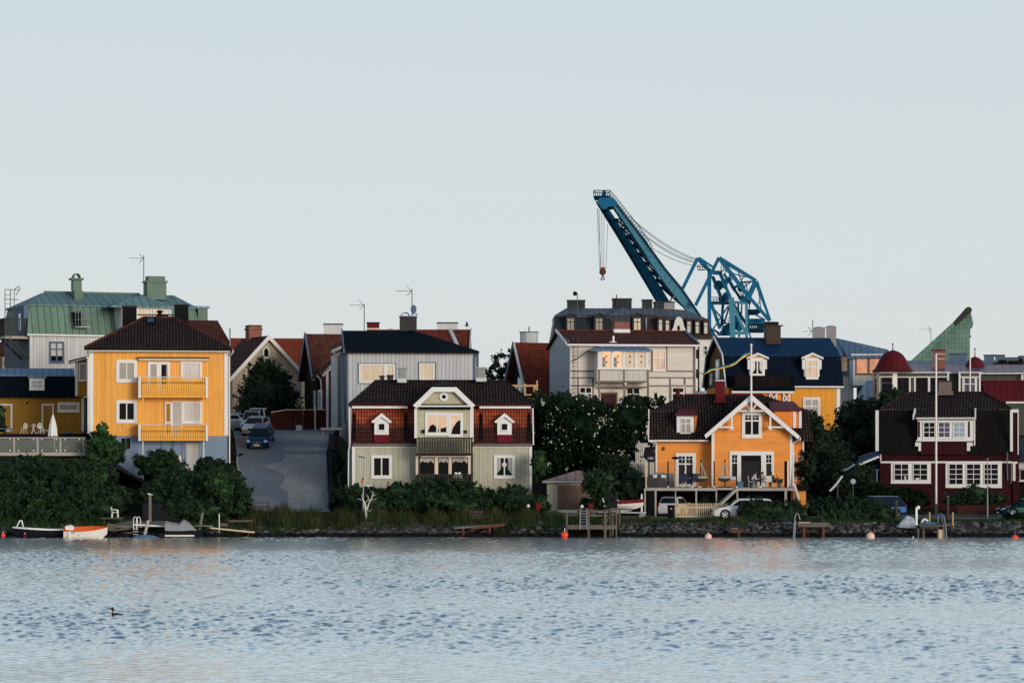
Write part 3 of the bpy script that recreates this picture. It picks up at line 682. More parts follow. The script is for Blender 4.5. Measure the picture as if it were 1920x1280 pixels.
    o = MB().ball((0, 0, .08), .09, sq=(1, 1, 1)).build('flower_pot', MT['cloth_pink']); o.location = (X(63, 238.5), 238.5, z+.69); tag(o, 'small pot standing on the round garden table', 'pot')
    m = MB()
    for k in range(6): m.ball((random.uniform(-.3, .3), random.uniform(-.2, .2), .07), .14, 8, 5, (1.6, 1, .5))
    o = m.build('cloth', MT['flag_blue']); o.location = (X(129, 238.3), 238.3, z); tag(o, 'crumpled blue cloth lying on the dark terrace', 'cloth')
    t = thing('garden_bench', 'light grey bench at the left end of the dark terrace', 'bench', (X(9, 238), 238, z))
    MB().box(-.6, .6, -.2, .2, .38, .44).build('seat', MT['metal_blue'], t)
    for s in (-.5, .5): MB().box(s-.04, s+.04, -.18, .18, 0, .38).build('leg', MT['metal_blue'], t)
terrace()

# ================= green copper-roofed house =================
def green_roof_house():
    f = Frame(210, 268, 14, 8.0); r = f.root('house', 'large pale wooden house with green copper mansard roof and bay tower', 'house'); W0, W1 = 56, 372; D = 11
    x0, x1 = f.x(W0), f.x(W1)
    ze = f.z(628, 0, 130); mb = MB(); mb.box(x0, x1, 0, D, 7, ze); f.B(mb, 'wall', MT['offwhite_v'])
    mb = MB(); mb.box(x0-.02, x0, .05, D-.05, 7, ze); f.B(mb, 'shaded_side', MT['side_shade_v'])  # thin sheet over the side wall, its shade put into the colour
    mb = MB(); mb.box(x0-.05, x0+.18, -.05, .15, 7, ze-.1); mb.box(x0-.3, x1+.1, -.35, -.2, ze-.12, ze+.04); f.B(mb, 'trim', MT['white'])
    pipe(f, [(57, 630, -.2), (57, 700, -.12)], .06)
    zk = f.z(573, .9, 130); zr = f.z(549, 4.5, 130)
    mb = MB(); roof(mb, (x0-.3, x1+.3, -.3, D+.3, ze), (x0+.1, x1-.1, .9, D-.9, zk), .1); rf = f.B(mb, 'roof', MT['copper'])
    xa, xb = f.x(82, 5), f.x(325, 5)
    mb = MB(); roof(mb, (x0-.1, x1+.1, .7, D-.7, zk+.05), (xa, xb, 4.8, D-4.8, zr), .1); f.B(mb, 'upper_roof', MT['copper_top'])
    mb = MB(); mb.box(xa, f.x(262, 4.8), 4.75, 4.95, zr, zr+.16); f.B(mb, 'ridge_board', MT['copper_plain'], rf)
    # dark end wall with door and corner balcony
    mb = MB(); mb.add([(x0-.34, .3, ze), (x0-.34, 4.6, ze), (x0+.0, 4.3, zk-.1), (x0+.0, .9, zk-.1)], [(0, 1, 2, 3)]); 
    mb.ext([(x0-.42, .4, ze+.02), (x0-.42, 4.8, ze+.02), (x0-.42, 4.4, zk-.05), (x0-.42, .7, zk-.05)], (.4, 0, 0)); f.B(mb, 'end_dormer', MT['slate_paint'])
    w_ = MB(); w_.box(x0-.5, x0-.43, 1.6, 2.5, ze+.4, ze+2.0); f.B(w_, 'end_window', MT['glass_sky'])
    bz = f.z(630, 0, 56); bal = MB(); bal.box(x0-2.3, x0-.1, .2, 4.2, bz-.25, bz); b = f.B(bal, 'balcony', MT['wood_beam'])
    pk = MB(); zt = f.z(598, 0, 40)
    for i in range(12): pk.box(x0-2.3+i*.19, x0-2.2+i*.19, .2, .24, bz, zt)
    for i in range(20): pk.box(x0-2.3, x0-2.26, .25+i*.2, .35+i*.2, bz, zt)
    pk.box(x0-2.36, x0-.1, .14, .28, zt, zt+.08); pk.box(x0-2.36, x0-2.22, .28, 4.2, zt, zt+.08); f.B(pk, 'railing', MT['wood_dark'], b)
    br = MB(); br.bar((x0-1.8, .4, bz-.25), (x0, .4, bz-2.0), .2); br.bar((x0-1.8, 3.6, bz-.25), (x0, 3.6, bz-2.0), .2); f.B(br, 'brace', MT['wood_dark'], b)
    # escape ladder
    ld = MB(); xl, zl, zt2 = x0-2.1, 7, f.z(543, 0, 14)
    for xx in (xl-.25, xl+.25): ld.tube((xx, -.3, zl), (xx, -.3, zt2), .035)
    for k in range(int((zt2-zl)/.4)): ld.tube((xl-.25, -.3, zl+.4*k), (xl+.25, -.3, zl+.4*k), .02)
    for zz in (0, .9, 1.8, 2.7): 
        ld.tube((xl-.25, -.3, zt2-zz), (xl+1.0, -.3, zt2-zz+.0), .03)
    ld.tube((xl+.6, -.3, zt2), (xl+.6, -.3, zt2-2.7), .03); ld.path([(xl+.6, -.3, zt2), (xl+.95, -.3, zt2+.3), (xl+1.15, -.3, zt2+.1), (xl+.75, -.3, zt2-.5)], .035)
    f.B(ld, 'escape_ladder', MT['steel_dark'])
    # window in the wall
    window(f, 92, 120, 640, 680, cols=2, rows=(1, 2), pane='blind', fw=3.5, mw=2.5, mat_f='slate_paint')
    mb = MB(); f.bx(mb, 95.5, 116.5, 667, 679, -.03, .02); f.B(mb, 'pane', MT['glass'])
    # roof hatch with guard, roof ladder
    mb = MB(); 
    mb.box(f.x(151), f.x(159), -.25, .9, f.z(612, 0, 150), f.z(583, 0, 150)); hd = f.B(mb, 'roof_hatch', MT['copper_plain'])
    mb = MB(); mb.box(f.x(138), f.x(151), -.1, .9, f.z(612, 0, 150), f.z(585, 0, 150)); f.B(mb, 'hatch_opening', MT['dark'], hd)
    g = MB(); a, b_ = f.x(137), f.x(164); z1, z2 = f.z(613, 0, 150), f.z(587, 0, 150)
    g.box(a, b_, -.95, -.2, z1-.06, z1)
    for xx in np.linspace(a, b_, 6): g.tube((xx, -.95, z1), (xx, -.95, z2), .022)
    for zz in (z2, (z1+z2)/2): g.tube((a, -.95, zz), (b_, -.95, zz), .022); g.tube((a, -.95, zz), (a, 0, zz), .022); g.tube((b_, -.95, zz), (b_, 0, zz), .022)
    f.B(g, 'guard_rail', MT['steel'], hd)
    l = MB()
    for k in range(14):
        t = k/13; px = 124+8*t; py = 552+61*t; dy = 4.2*(1-t)**1 if py < 573 else .9*(613-py)/40; dy -= .2 if py >= 573 else .1
        if py < 573: dy = .9+3.6*(573-py)/24-.15
        l.tube(f.p(px, py, dy), f.p(px+11, py, dy), .03)
    f.B(l, 'roof_ladder', MT['steel_dark'])
    # chimneys
    c = MB(); c.box(f.x(138, 3), f.x(154, 3), 2.6, 3.6, f.z(562, 3, 145), f.z(545, 3, 145)); c.box(f.x(135.5, 3), f.x(152, 3), 2.7, 3.5, f.z(545, 3, 145), f.z(526, 3, 145)); ch = f.B(c, 'chimney', MT['copper_plain'], rf)
    c = MB(); c.box(f.x(132, 3), f.x(155, 3), 2.5, 3.7, f.z(525, 3, 145), f.z(521.5, 3, 145)); xc, zc, rr = f.x(143.5, 3), f.z(521.5, 3, 145), .3
    arch(c, xc, zc, .36, 2.7, 3.5, 1.25, .09)
    f.B(c, 'cowl', MT['copper_plain'], ch)
    c = MB(); c.box(f.x(274, 3), f.x(310, 3), 2.6, 4, f.z(562, 3, 290), f.z(527, 3, 290)); ch = f.B(c, 'chimney', MT['copper_plain'], rf)
    c = MB(); c.box(f.x(272, 3), f.x(312, 3), 2.5, 4.1, f.z(530, 3, 290), f.z(526.5, 3, 290)); c.box(f.x(277, 3), f.x(308, 3), 2.7, 3.9, f.z(526.4, 3, 290), f.z(518, 3, 290)); f.B(c, 'chimney_cap', MT['copper_plain'], ch)
    # bay tower
    Y = -2.2; a, b_ = f.x(228, Y), f.x(322, Y); z0, z1 = ze-1, f.z(575, Y, 270); mb = MB(); mb.box(a, b_, Y, 1, z0, z1); bt = f.B(mb, 'bay_tower', MT['offwhite_v'])
    mb = MB(); roof(mb, (f.x(205, Y), f.x(326, Y), Y-.4, 2.5, z1), (f.x(258, Y+1.5), f.x(272, Y+1.5), Y+1.5, Y+1.6, f.z(554, Y+1, 262)), .12); f.B(mb, 'tower_roof', MT['copper_top'], bt)
    window(f, 256, 284, 576, 604, dy=Y, cols=2, pane='cream', fw=2.5, mw=1); window(f, 286, 312, 576, 604, dy=Y, cols=2, pane='cream', fw=2.5, mw=1)
    mb = MB(); mb.box(f.x(366, 3), f.x(384, 3), 2, 5, ze+.3, f.z(579, 3, 380)); dd = f.B(mb, 'dormer', MT['copper_plain']); mb = MB(); mb.box(f.x(362, 3), f.x(387, 3), 1.8, 5.2, f.z(579, 3, 380)+.003, f.z(575, 3, 380)); f.B(mb, 'dormer_roof', MT['metal_blue'], dd)
green_roof_house()
antenna(269.5, 272, 478, 552, 243, 272, 484, 'television aerial beside the big green chimney')
def far_left():
    f = Frame(5, 305, 0, 8.5); f.root('house', 'dark brick house at the left edge behind the annex', 'house')
    mb = MB(); mb.box(f.x(-60), f.x(27), 0, 8, 8, f.z(665)); f.B(mb, 'wall', MT['brick_dark'])
    mb = MB(); roof(mb, (f.x(-62), f.x(28), -.5, 8.5, f.z(662)), (f.x(-62), f.x(28), 4, 4.01, f.z(641, 4))); f.B(mb, 'roof', MT['tile_brown'])
    mb = MB(); mb.box(f.x(3), f.x(5), 3.5, 3.8, f.z(645, 4), f.z(635, 4)); f.B(mb, 'chimney', MT['dark'])
    window(f, 5, 13, 645+25, 690, pane='glass', fw=1.5)
    g = Frame(20, 285, 0, 8.5); g.root('shed', 'small gabled shed end with white bargeboard beside the green-roofed house', 'shed')
    mb = MB(); mb.prism([(g.x(12), 9), (g.x(30), 9), (g.x(30), g.z(677)), (g.x(12), g.z(687))], 0, 3); g.B(mb, 'wall', MT['wood_new'])
    mb = MB(); mb.bar((g.x(8), -.1, g.z(688)), (g.x(31), -.1, g.z(675)), .1, .22); g.B(mb, 'bargeboard', MT['white'])
far_left()

# ================= houses round the top of the street =================
def gable_face(f, mb, pts, dy, th=.2): mb.ext([f.p(a, b, dy) for a, b in pts], (0, th, 0))
def tan_house():
    f = Frame(500, 283, 18, 8.4); f.root('house', 'tan board house with white gable and small pointed attic window behind the dark tree', 'house'); D = 8
    xl, xr = f.x(436), f.x(566); xa, za = f.x(502), f.z(629, 0, 502); zl, zr_ = f.z(706, 0, 432), f.z(694, 0, 562)
    mb = MB(); mb.prism([(xl, 8), (xr, 8), (xr, zr_), (xa, za-.1), (xl, zl)], 0, D); f.B(mb, 'wall', MT['tan_v'])
    mb = MB(); L_ = f.x(430); R_ = f.x(564)
    sl_ = (za-zl)/(xa-f.x(432)); sr_ = (za-zr_)/(f.x(562)-xa)
    mb.slab([(L_, -.4, za-sl_*(xa-L_)), (xa, -.4, za), (xa, D, za), (L_, D, za-sl_*(xa-L_))], .15); mb.slab([(xa, -.4, za), (R_, -.4, za-sr_*(R_-xa)), (R_, D, za-sr_*(R_-xa)), (xa, D, za)], .15); rf = f.B(mb, 'roof', MT['tile_brown'])
    mb = MB(); mb.ext([(L_-.05, -.5, za-sl_*(xa-L_)+.05), (xa, -.5, za+.08), (xa, -.5, za-.42), (L_-.05, -.5, za-sl_*(xa-L_)-.4)], (0, .1, 0)); mb.ext([(xa+.002, -.5, za+.08), (R_, -.5, za-sr_*(R_-xa)+.05), (R_, -.5, za-sr_*(R_-xa)-.4), (xa+.002, -.5, za-.42)], (0, .1, 0)); f.B(mb, 'bargeboard', MT['white'], rf)
    c = f.p(499, 661, -.05); s = .36
    mb = MB(); mb.prism([(c[0]-s, c[2]-.55), (c[0]+s, c[2]-.55), (c[0]+s, c[2]+.3), (c[0], c[2]+.7), (c[0]-s, c[2]+.3)], -.1, 0); w_ = f.B(mb, 'window', MT['white'])
    s = .22; mb = MB(); mb.prism([(c[0]-s, c[2]-.38), (c[0]+s, c[2]-.38), (c[0]+s, c[2]+.22), (c[0], c[2]+.48), (c[0]-s, c[2]+.22)], -.12, -.08); f.B(mb, 'pane', MT['glass'], w_)
    dy = 5.2; chimney(f, 467, 491, 609, 645, dy, 1.2, 'brick', 'chim_dark', parent=rf, capw=0)
    mb = MB(); mb.box(f.x(465, dy), f.x(492.5, dy), dy-.1, dy+1.3, f.z(618, dy, 480), f.z(615.5, dy, 480)); f.B(mb, 'corbel', MT['brick'], rf)
    g = Frame(520, 306, 0, 8.5); g.root('house', 'house with bright red-orange tiled roof directly behind the tan gable', 'house')
    mb = MB(); mb.box(g.x(432), g.x(580), 0, 8, 8, g.z(703)); g.B(mb, 'wall', MT['tan_v'])
    mb = MB(); roof(mb, (g.x(430), g.x(582), -.4, 8.4, g.z(705)), (g.x(430), g.x(582), 4, 4.01, g.z(634, 4))); g.B(mb, 'roof', MT['tile_brick'])
tan_house()
def red_gable_house():
    f = Frame(605, 274, 9, 8.2); f.root('house', 'dark red house with steep dark gable facing the street', 'house')
    # front slope faces the camera's right; the gable end faces left
    xl = f.x(594); xr = xl+7; D = 7.6; ze = f.z(700, 0, 596); zr = ze+3.9
    mb = MB(); mb.box(xl, xr, 0, D, 8, ze); mb.ext([(xl, 0, ze), (xl, D, ze), (xl, D/2, zr-.15)], (7, 0, 0)); f.B(mb, 'wall', MT['night_v'])
    mb = MB(); mb.slab([(xl-.5, -.5, ze-.4), (xr, -.5, ze-.4), (xr, D/2, zr), (xl-.5, D/2, zr)], .15); mb.slab([(xr, D+.5, ze-.4), (xl-.5, D+.5, ze-.4), (xl-.5, D/2, zr), (xr, D/2, zr)], .15); rf = f.B(mb, 'roof', MT['tile_brown'])
    mb = MB(); mb.bar((xl-.55, -.55, ze-.45), (xl-.55, D/2, zr), .1, .42); mb.bar((xl-.55, D+.55, ze-.45), (xl-.55, D/2, zr), .1, .42); f.B(mb, 'bargeboard', MT['metal_blue'], rf)
    for (a, b, c0, c1) in ((1.2, 1.9, ze-.6, ze+1.0), (.7, 1.5, ze-3.5, ze-1.6)):
        mb = MB(); mb.box(xl-.1, xl, a, b, c0, c1); w_ = f.B(mb, 'window', MT['white']); mb = MB(); mb.box(xl-.12, xl-.08, a+.14, b-.14, c0+.14, c1-.14); f.B(mb, 'pane', MT['glass_sky'], w_)
    # low wing with red gable towards the water
    g = Frame(618, 268, 8, 8.2); g.root('house', 'narrow dark red gable with white bargeboards and corner board', 'house')
    mb = MB(); gable_face(g, mb, [(613, 806), (640, 806), (640, 670), (628, 680), (613, 700)], 0, 4); g.B(mb, 'wall', MT['darkred_v'])
    mb = MB(); gable_face(g, mb, [(611.5, 806), (616, 806), (616, 694), (611.5, 698)], -.05, .05); gable_face(g, mb, [(603, 702), (606, 706), (636, 677), (630, 674)], -.3, .1); g.B(mb, 'trim', MT['white'])
    mb = MB(); mb.slab([g.p(603, 702, -.3), g.p(645, 664, -.3), g.p(645, 650, 5), g.p(603, 690, 5)], .12); g.B(mb, 'roof', MT['tile_brown'])
    pipe(g, [(594, 704, -.4), (600, 710, -.1), (602, 718, -.1), (602, 768, -.1)], .05)
    mb = MB(); g.bx(mb, 596, 604.5, 731, 768, .3, .1); w_ = g.B(mb, 'window', MT['white']); mb = MB(); g.bx(mb, 598, 602.5, 734, 765, .26, .06); g.B(mb, 'pane', MT['glass_sky'], w_)
    # white chimney on the ridge
    h = Frame(624, 284, 0, 8.2); h.root('chimney', 'wide pale metal-clad chimney behind the dark red gable', 'chimney')
    mb = MB(); mb.box(h.x(607), h.x(642.5), 0, 1.6, h.z(650), h.z(608.5)); h.B(mb, 'stack', MT['metal_light']); mb = MB(); mb.box(h.x(606), h.x(643.5), -.1, 1.7, h.z(608.4), h.z(606.5)); h.B(mb, 'cap', MT['dark'])
    # sliver of a white house
    k = Frame(634, 258, 6, 7.5); k.root('house', 'narrow white house end with downpipe beside the grey house', 'house')
    mb = MB(); gable_face(k, mb, [(629, 806), (643, 806), (643, 658), (629, 665)], 0, 4); k.B(mb, 'wall', MT['white_h'])
    mb = MB(); gable_face(k, mb, [(621, 656), (645, 644), (645, 651), (622, 662)], -.3, .15); k.B(mb, 'bargeboard', MT['white']); 
    mb = MB(); mb.slab([k.p(620, 656, -.3), k.p(646, 643, -.3), k.p(646, 638, 4), k.p(620, 650, 4)], .1); k.B(mb, 'roof', MT['tile_brown'])
    pipe(k, [(624, 659, -.3), (632, 668, -.1), (632, 800, -.1)], .06); pipe(k, [(641, 700, -.25), (641, 806, -.25)], .05, 'black')
red_gable_house()
def street_bits():
    d = 256; z = ground_z(X(560, d), d)
    t = thing('plank_fence', 'dark red plank fence across the top of the street', 'fence', (X(560, d), d, z))
    mb = MB(); x0 = X(508, d)-X(560, d); x1 = X(612, d)-X(560, d); n = 34; h = Z(769, d)-z
    for i in range(n): mb.box(x0+(x1-x0)*i/n, x0+(x1-x0)*(i+.92)/n, 0, .04, -.3, h*(.88+.12*min(1, i/10)))
    mb.build('planks', MT['fence_red'], t)
    mb = MB(); mb.bar((x0, -.03, h*.9), (x0+(x1-x0)*.28, -.03, h+.05), .14, .08); mb.bar((x0+(x1-x0)*.28, -.03, h+.05), (x1, -.03, h+.05), .14, .08); mb.build('top_rail', MT['wood_beam'], t)
    o = MB().box(-.27, .27, -.2, .2, 0, .5).build('grit_bin', MT['metal_grey']); o.location = (X(561, d-1), d-1, ground_z(X(561, d-1), d-1)); tag(o, 'small grey utility box at the foot of the dark red fence', 'box')
    t = thing('sign_post', 'thin white pole in front of the dark red fence', 'post', (X(591, d-2), d-2, ground_z(X(591, d-2), d-2)))
    MB().tube((0, 0, 0), (0, 0, 2.4), .045).build('pole', MT['plastic_white'], t); MB().box(-.2, 0, -.03, .03, 2.28, 2.42).build('head', MT['rust'], t)
    mb = MB(); rr = [(-.9, -.5), (.9, -.5), (.9, .5), (-.9, .5)]
    mb.box(-.9, .9, -.4, .4, .55, .75); mb.box(-.8, -.7, -.1, .1, 0, .55); mb.box(.7, .8, -.1, .1, 0, .55)
    o = mb.build('stone_trough', MT['stone_pale']); o.location = (X(622, 247), 247, ground_z(X(622, 247), 247)); tag(o, 'grey stone trough by the white house corner', 'trough')
    # retaining strip right of the street
    mb = MB()
    for a in np.arange(221, 245, 2): mb.bar((X(622, a), a, ground_z(X(622, a), a)+.1), (X(622, a+2), a+2, ground_z(X(622, a+2), a+2)+.1), .5, .9)
    tag(mb.build('retaining_wall', MT['dark']), 'low dark retaining wall along the right side of the street', 'wall')
street_bits()
# ================= grey house with black roof =================
def grey_house():
    f = Frame(770, 248, 3.0, 6.5); f.root('house', 'light grey board house with a broad black roof behind the green house', 'house'); D = 10
    x0, x1 = f.x(652.5), f.x(893); ze = f.z(659); mb = MB(); mb.box(x0, x1, 0, D, 4, ze); f.B(mb, 'wall', MT['grey_v'])
    mb = MB(); mb.box(x0-.55, x0+.02, .3, D, 4, ze); f.B(mb, 'side_wall', MT['side_shade_v'])  # shade of the side painted into its board colour
    mb = MB(); mb.box(x1-.05, x1+.25, .5, D, 4, ze); f.B(mb, 'side_wall', MT['side_shade_v'])
    E0, E1 = f.x(646, -.5), f.x(898.5, -.5); zr = f.z(620, 5); ze2 = f.z(657.5, -.5)
    mb = MB(); roof(mb, (E0, E1, -.5, D+.5, ze2), (E0, f.x(776, 5), 5, 5.01, zr), .14); 
    # low hip peak at the right end of the ridge
    zp = f.z(617.5, 5); mb.slab([(f.x(748, 4.2), 4.2, zr-.7), (f.x(800, 4.2), 4.2, zr-.95), (f.x(772, 5), 5, zp)], .1)
    rf = f.B(mb, 'roof', MT['black_roof'])
    mb = MB(); mb.box(E0-.05, E0+.08, -.55, 5, ze2-.25, ze2); mb.ext([(E0-.12, -.6, ze2-.2), (E0-.12, 5, zr-.2), (E0-.12, 5, zr+.15), (E0-.12, -.6, ze2+.12)], (.12, 0, 0)); f.B(mb, 'bargeboard', MT['slate_paint'], rf)
    mb = MB(); mb.box(E0, E1, -.62, -.5, ze2-.2, ze2-.05); f.B(mb, 'gutter', MT['black'], rf)
    window(f, 671, 743, 680.5, 719.5, cols=1, pane='cream', fw=1.6, mat_f='slate_paint', sill=False, proud=.05)
    mb = MB(); 
    for a, b, c, d in ((673, 741, 682, 685), (673, 741, 714, 718), (673, 676, 685, 714), (720, 726, 685, 714), (737, 741, 685, 714)): f.bx(mb, a, b, c, d, -.09, .08)
    f.B(mb, 'window_frame', MT['white'])
    window(f, 784, 818, 678.5, 714, cols=1, pane='cream', fw=2, mat_f='slate_paint', sill=False, proud=.05)
    mb = MB()
    for a, b, c, d in ((786, 813, 680.5, 682.5), (786, 813, 711, 714), (786, 789, 682.5, 711), (811, 813.5, 682.5, 711)): f.bx(mb, a, b, c, d, -.09, .08)
    f.B(mb, 'window_frame', MT['white'])
    mb = MB(); mb.lathe(f.p(717, 713, -.1), [(.12, 0), (.22, .4), (.22, .42)]); mb.lathe(f.p(732, 713, -.1), [(.2, 0), (.3, .45), (.3, .47)]); f.B(mb, 'lamp_shade', MT['chim_dark'])
    c = chimney(f, 750.5, 781.5, 592, 626, 5.2, 1.2, 'chim_dark', 'slate_paint', parent=rf)
    a = MB(); xc, zc = f.x(760, 5.5), f.z(592, 5.2); rr = .38
    arch(a, xc, zc, .38, 5.3, 6.1, .85, .06)
    f.B(a, 'cowl', MT['slate_paint'], c)
    pipe(f, [(651, 660, -.3), (651, 790, .0)], .07, 'slate_paint'); pipe(f, [(896, 659, -.4), (892, 664, -.15), (890, 672, -.1), (890, 716, -.1)], .07, 'slate_paint')
    t = thing('satellite_dish', 'dark round satellite dish beside the dark chimney', 'dish', (X(775.5, 252), 252, Z(592, 252)))
    h = Z(580, 252)-Z(592, 252); MB().tube((-.12, .1, 0), (-.12, .1, h), .03).build('mast', MT['steel_dark'], t)
    MB().loft([[(.26*s*math.cos(2*math.pi*i/16), -.05-k*.03, h+.40*s*math.sin(2*math.pi*i/16)) for i in range(16)] for k, s in ((0, 1), (.7, .8), (1.1, .4), (1.2, .05))]).build('dish', MT['slate_paint'], t)
    MB().bar((0, -.05, h-.35), (.3, -.4, h-.5), .04).ball((.3, -.42, h-.45), .07).build('receiver', MT['steel_dark'], t)
grey_house()
antenna(772.5, 254, 542, 594, 743, 772, 545.5, 'taller television aerial above the dark chimney and dish')
antenna(683, 256, 570, 620, 656, 683, 572, 'lower television aerial left of the dish, beside the red brick chimney')
def behind_grey():
    f = Frame(800, 292, -3, 8.8); f.root('house', 'house with dark red tiled roof showing behind the black roof', 'house')
    mb = MB(); x0, x1 = f.x(690), f.x(872); mb.box(x0, x1, 0, 8, 8, f.z(668)); f.B(mb, 'wall', MT['tan_v'])
    mb = MB(); roof(mb, (x0-.4, x1+.4, -.4, 8.4, f.z(670, 0, 850)), (x0-.4, x1+.4, 4, 4.01, f.z(617.5, 4, 850))); rf = f.B(mb, 'roof', MT['tile_red'])
    mb = MB(); mb.bar((x1+.45, -.45, f.z(668, 0, 850)), (x1+.45, 4, f.z(617, 4, 850)), .12, .3); f.B(mb, 'bargeboard', MT['metal_light'], rf)
    mb = MB(); mb.bar(f.p(858, 650, 1.0), f.p(844, 619, 3.7), .35, .3); f.B(mb, 'roof_ladder', MT['metal_light'], rf)
    g = Frame(760, 300, 0, 8.8)
    for (a, b, c, d_, m, lab, capm) in ((820, 858, 606, 640, 'metal_light', 'pale metal-clad chimney on the dark red tiled roof, near the weather vane', 'dark'), (688, 711, 606, 640, 'chim_red', 'squat red chimney with plaster base left of the dark chimney', 'dark')):
        r = g.root('chimney', lab, 'chimney'); mb = MB(); mb.box(g.x(a), g.x(b), 0, 1.4, g.z(d_), g.z(c)); g.B(mb, 'stack', MT[m]); mb = MB(); mb.box(g.x(a-1), g.x(b+1), -.1, 1.5, g.z(c)+.003, g.z(c-2)); g.B(mb, 'cap', MT[capm])
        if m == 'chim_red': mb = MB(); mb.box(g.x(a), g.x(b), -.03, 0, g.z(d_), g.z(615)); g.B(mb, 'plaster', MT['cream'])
    g.root('roof_lantern', 'small white gabled roof light peeping over the black roof', 'roof light')
    mb = MB(); mb.ext([g.p(714, 624, 0), g.p(742, 624, 0), g.p(740, 620, 0), g.p(733, 614, 0), g.p(726, 618, 0)], (0, 1.5, 0)); g.B(mb, 'roof', MT['metal_light'])
    t = thing('weather_vane', 'little black sailing-boat weather vane on the roof end', 'weather vane', (X(875.5, 293), 293, Z(618, 293))); z0 = Z(618, 293); s = 293/F
    MB().tube((0, 0, 0), (0, 0, 6*s), .03).build('spindle', MT['plastic_white'], t)
    MB().ext([(-4*s, 0, 6*s), (3*s, 0, 5.5*s), (4*s, 0, 7.5*s), (-4.5*s, 0, 7.5*s)], (0, .06, 0)).ext([(-3*s, 0, 8*s), (3.2*s, 0, 8*s), (-.5*s, 0, 17*s)], (0, .04, 0)).build('boat', MT['black'], t)
behind_grey()

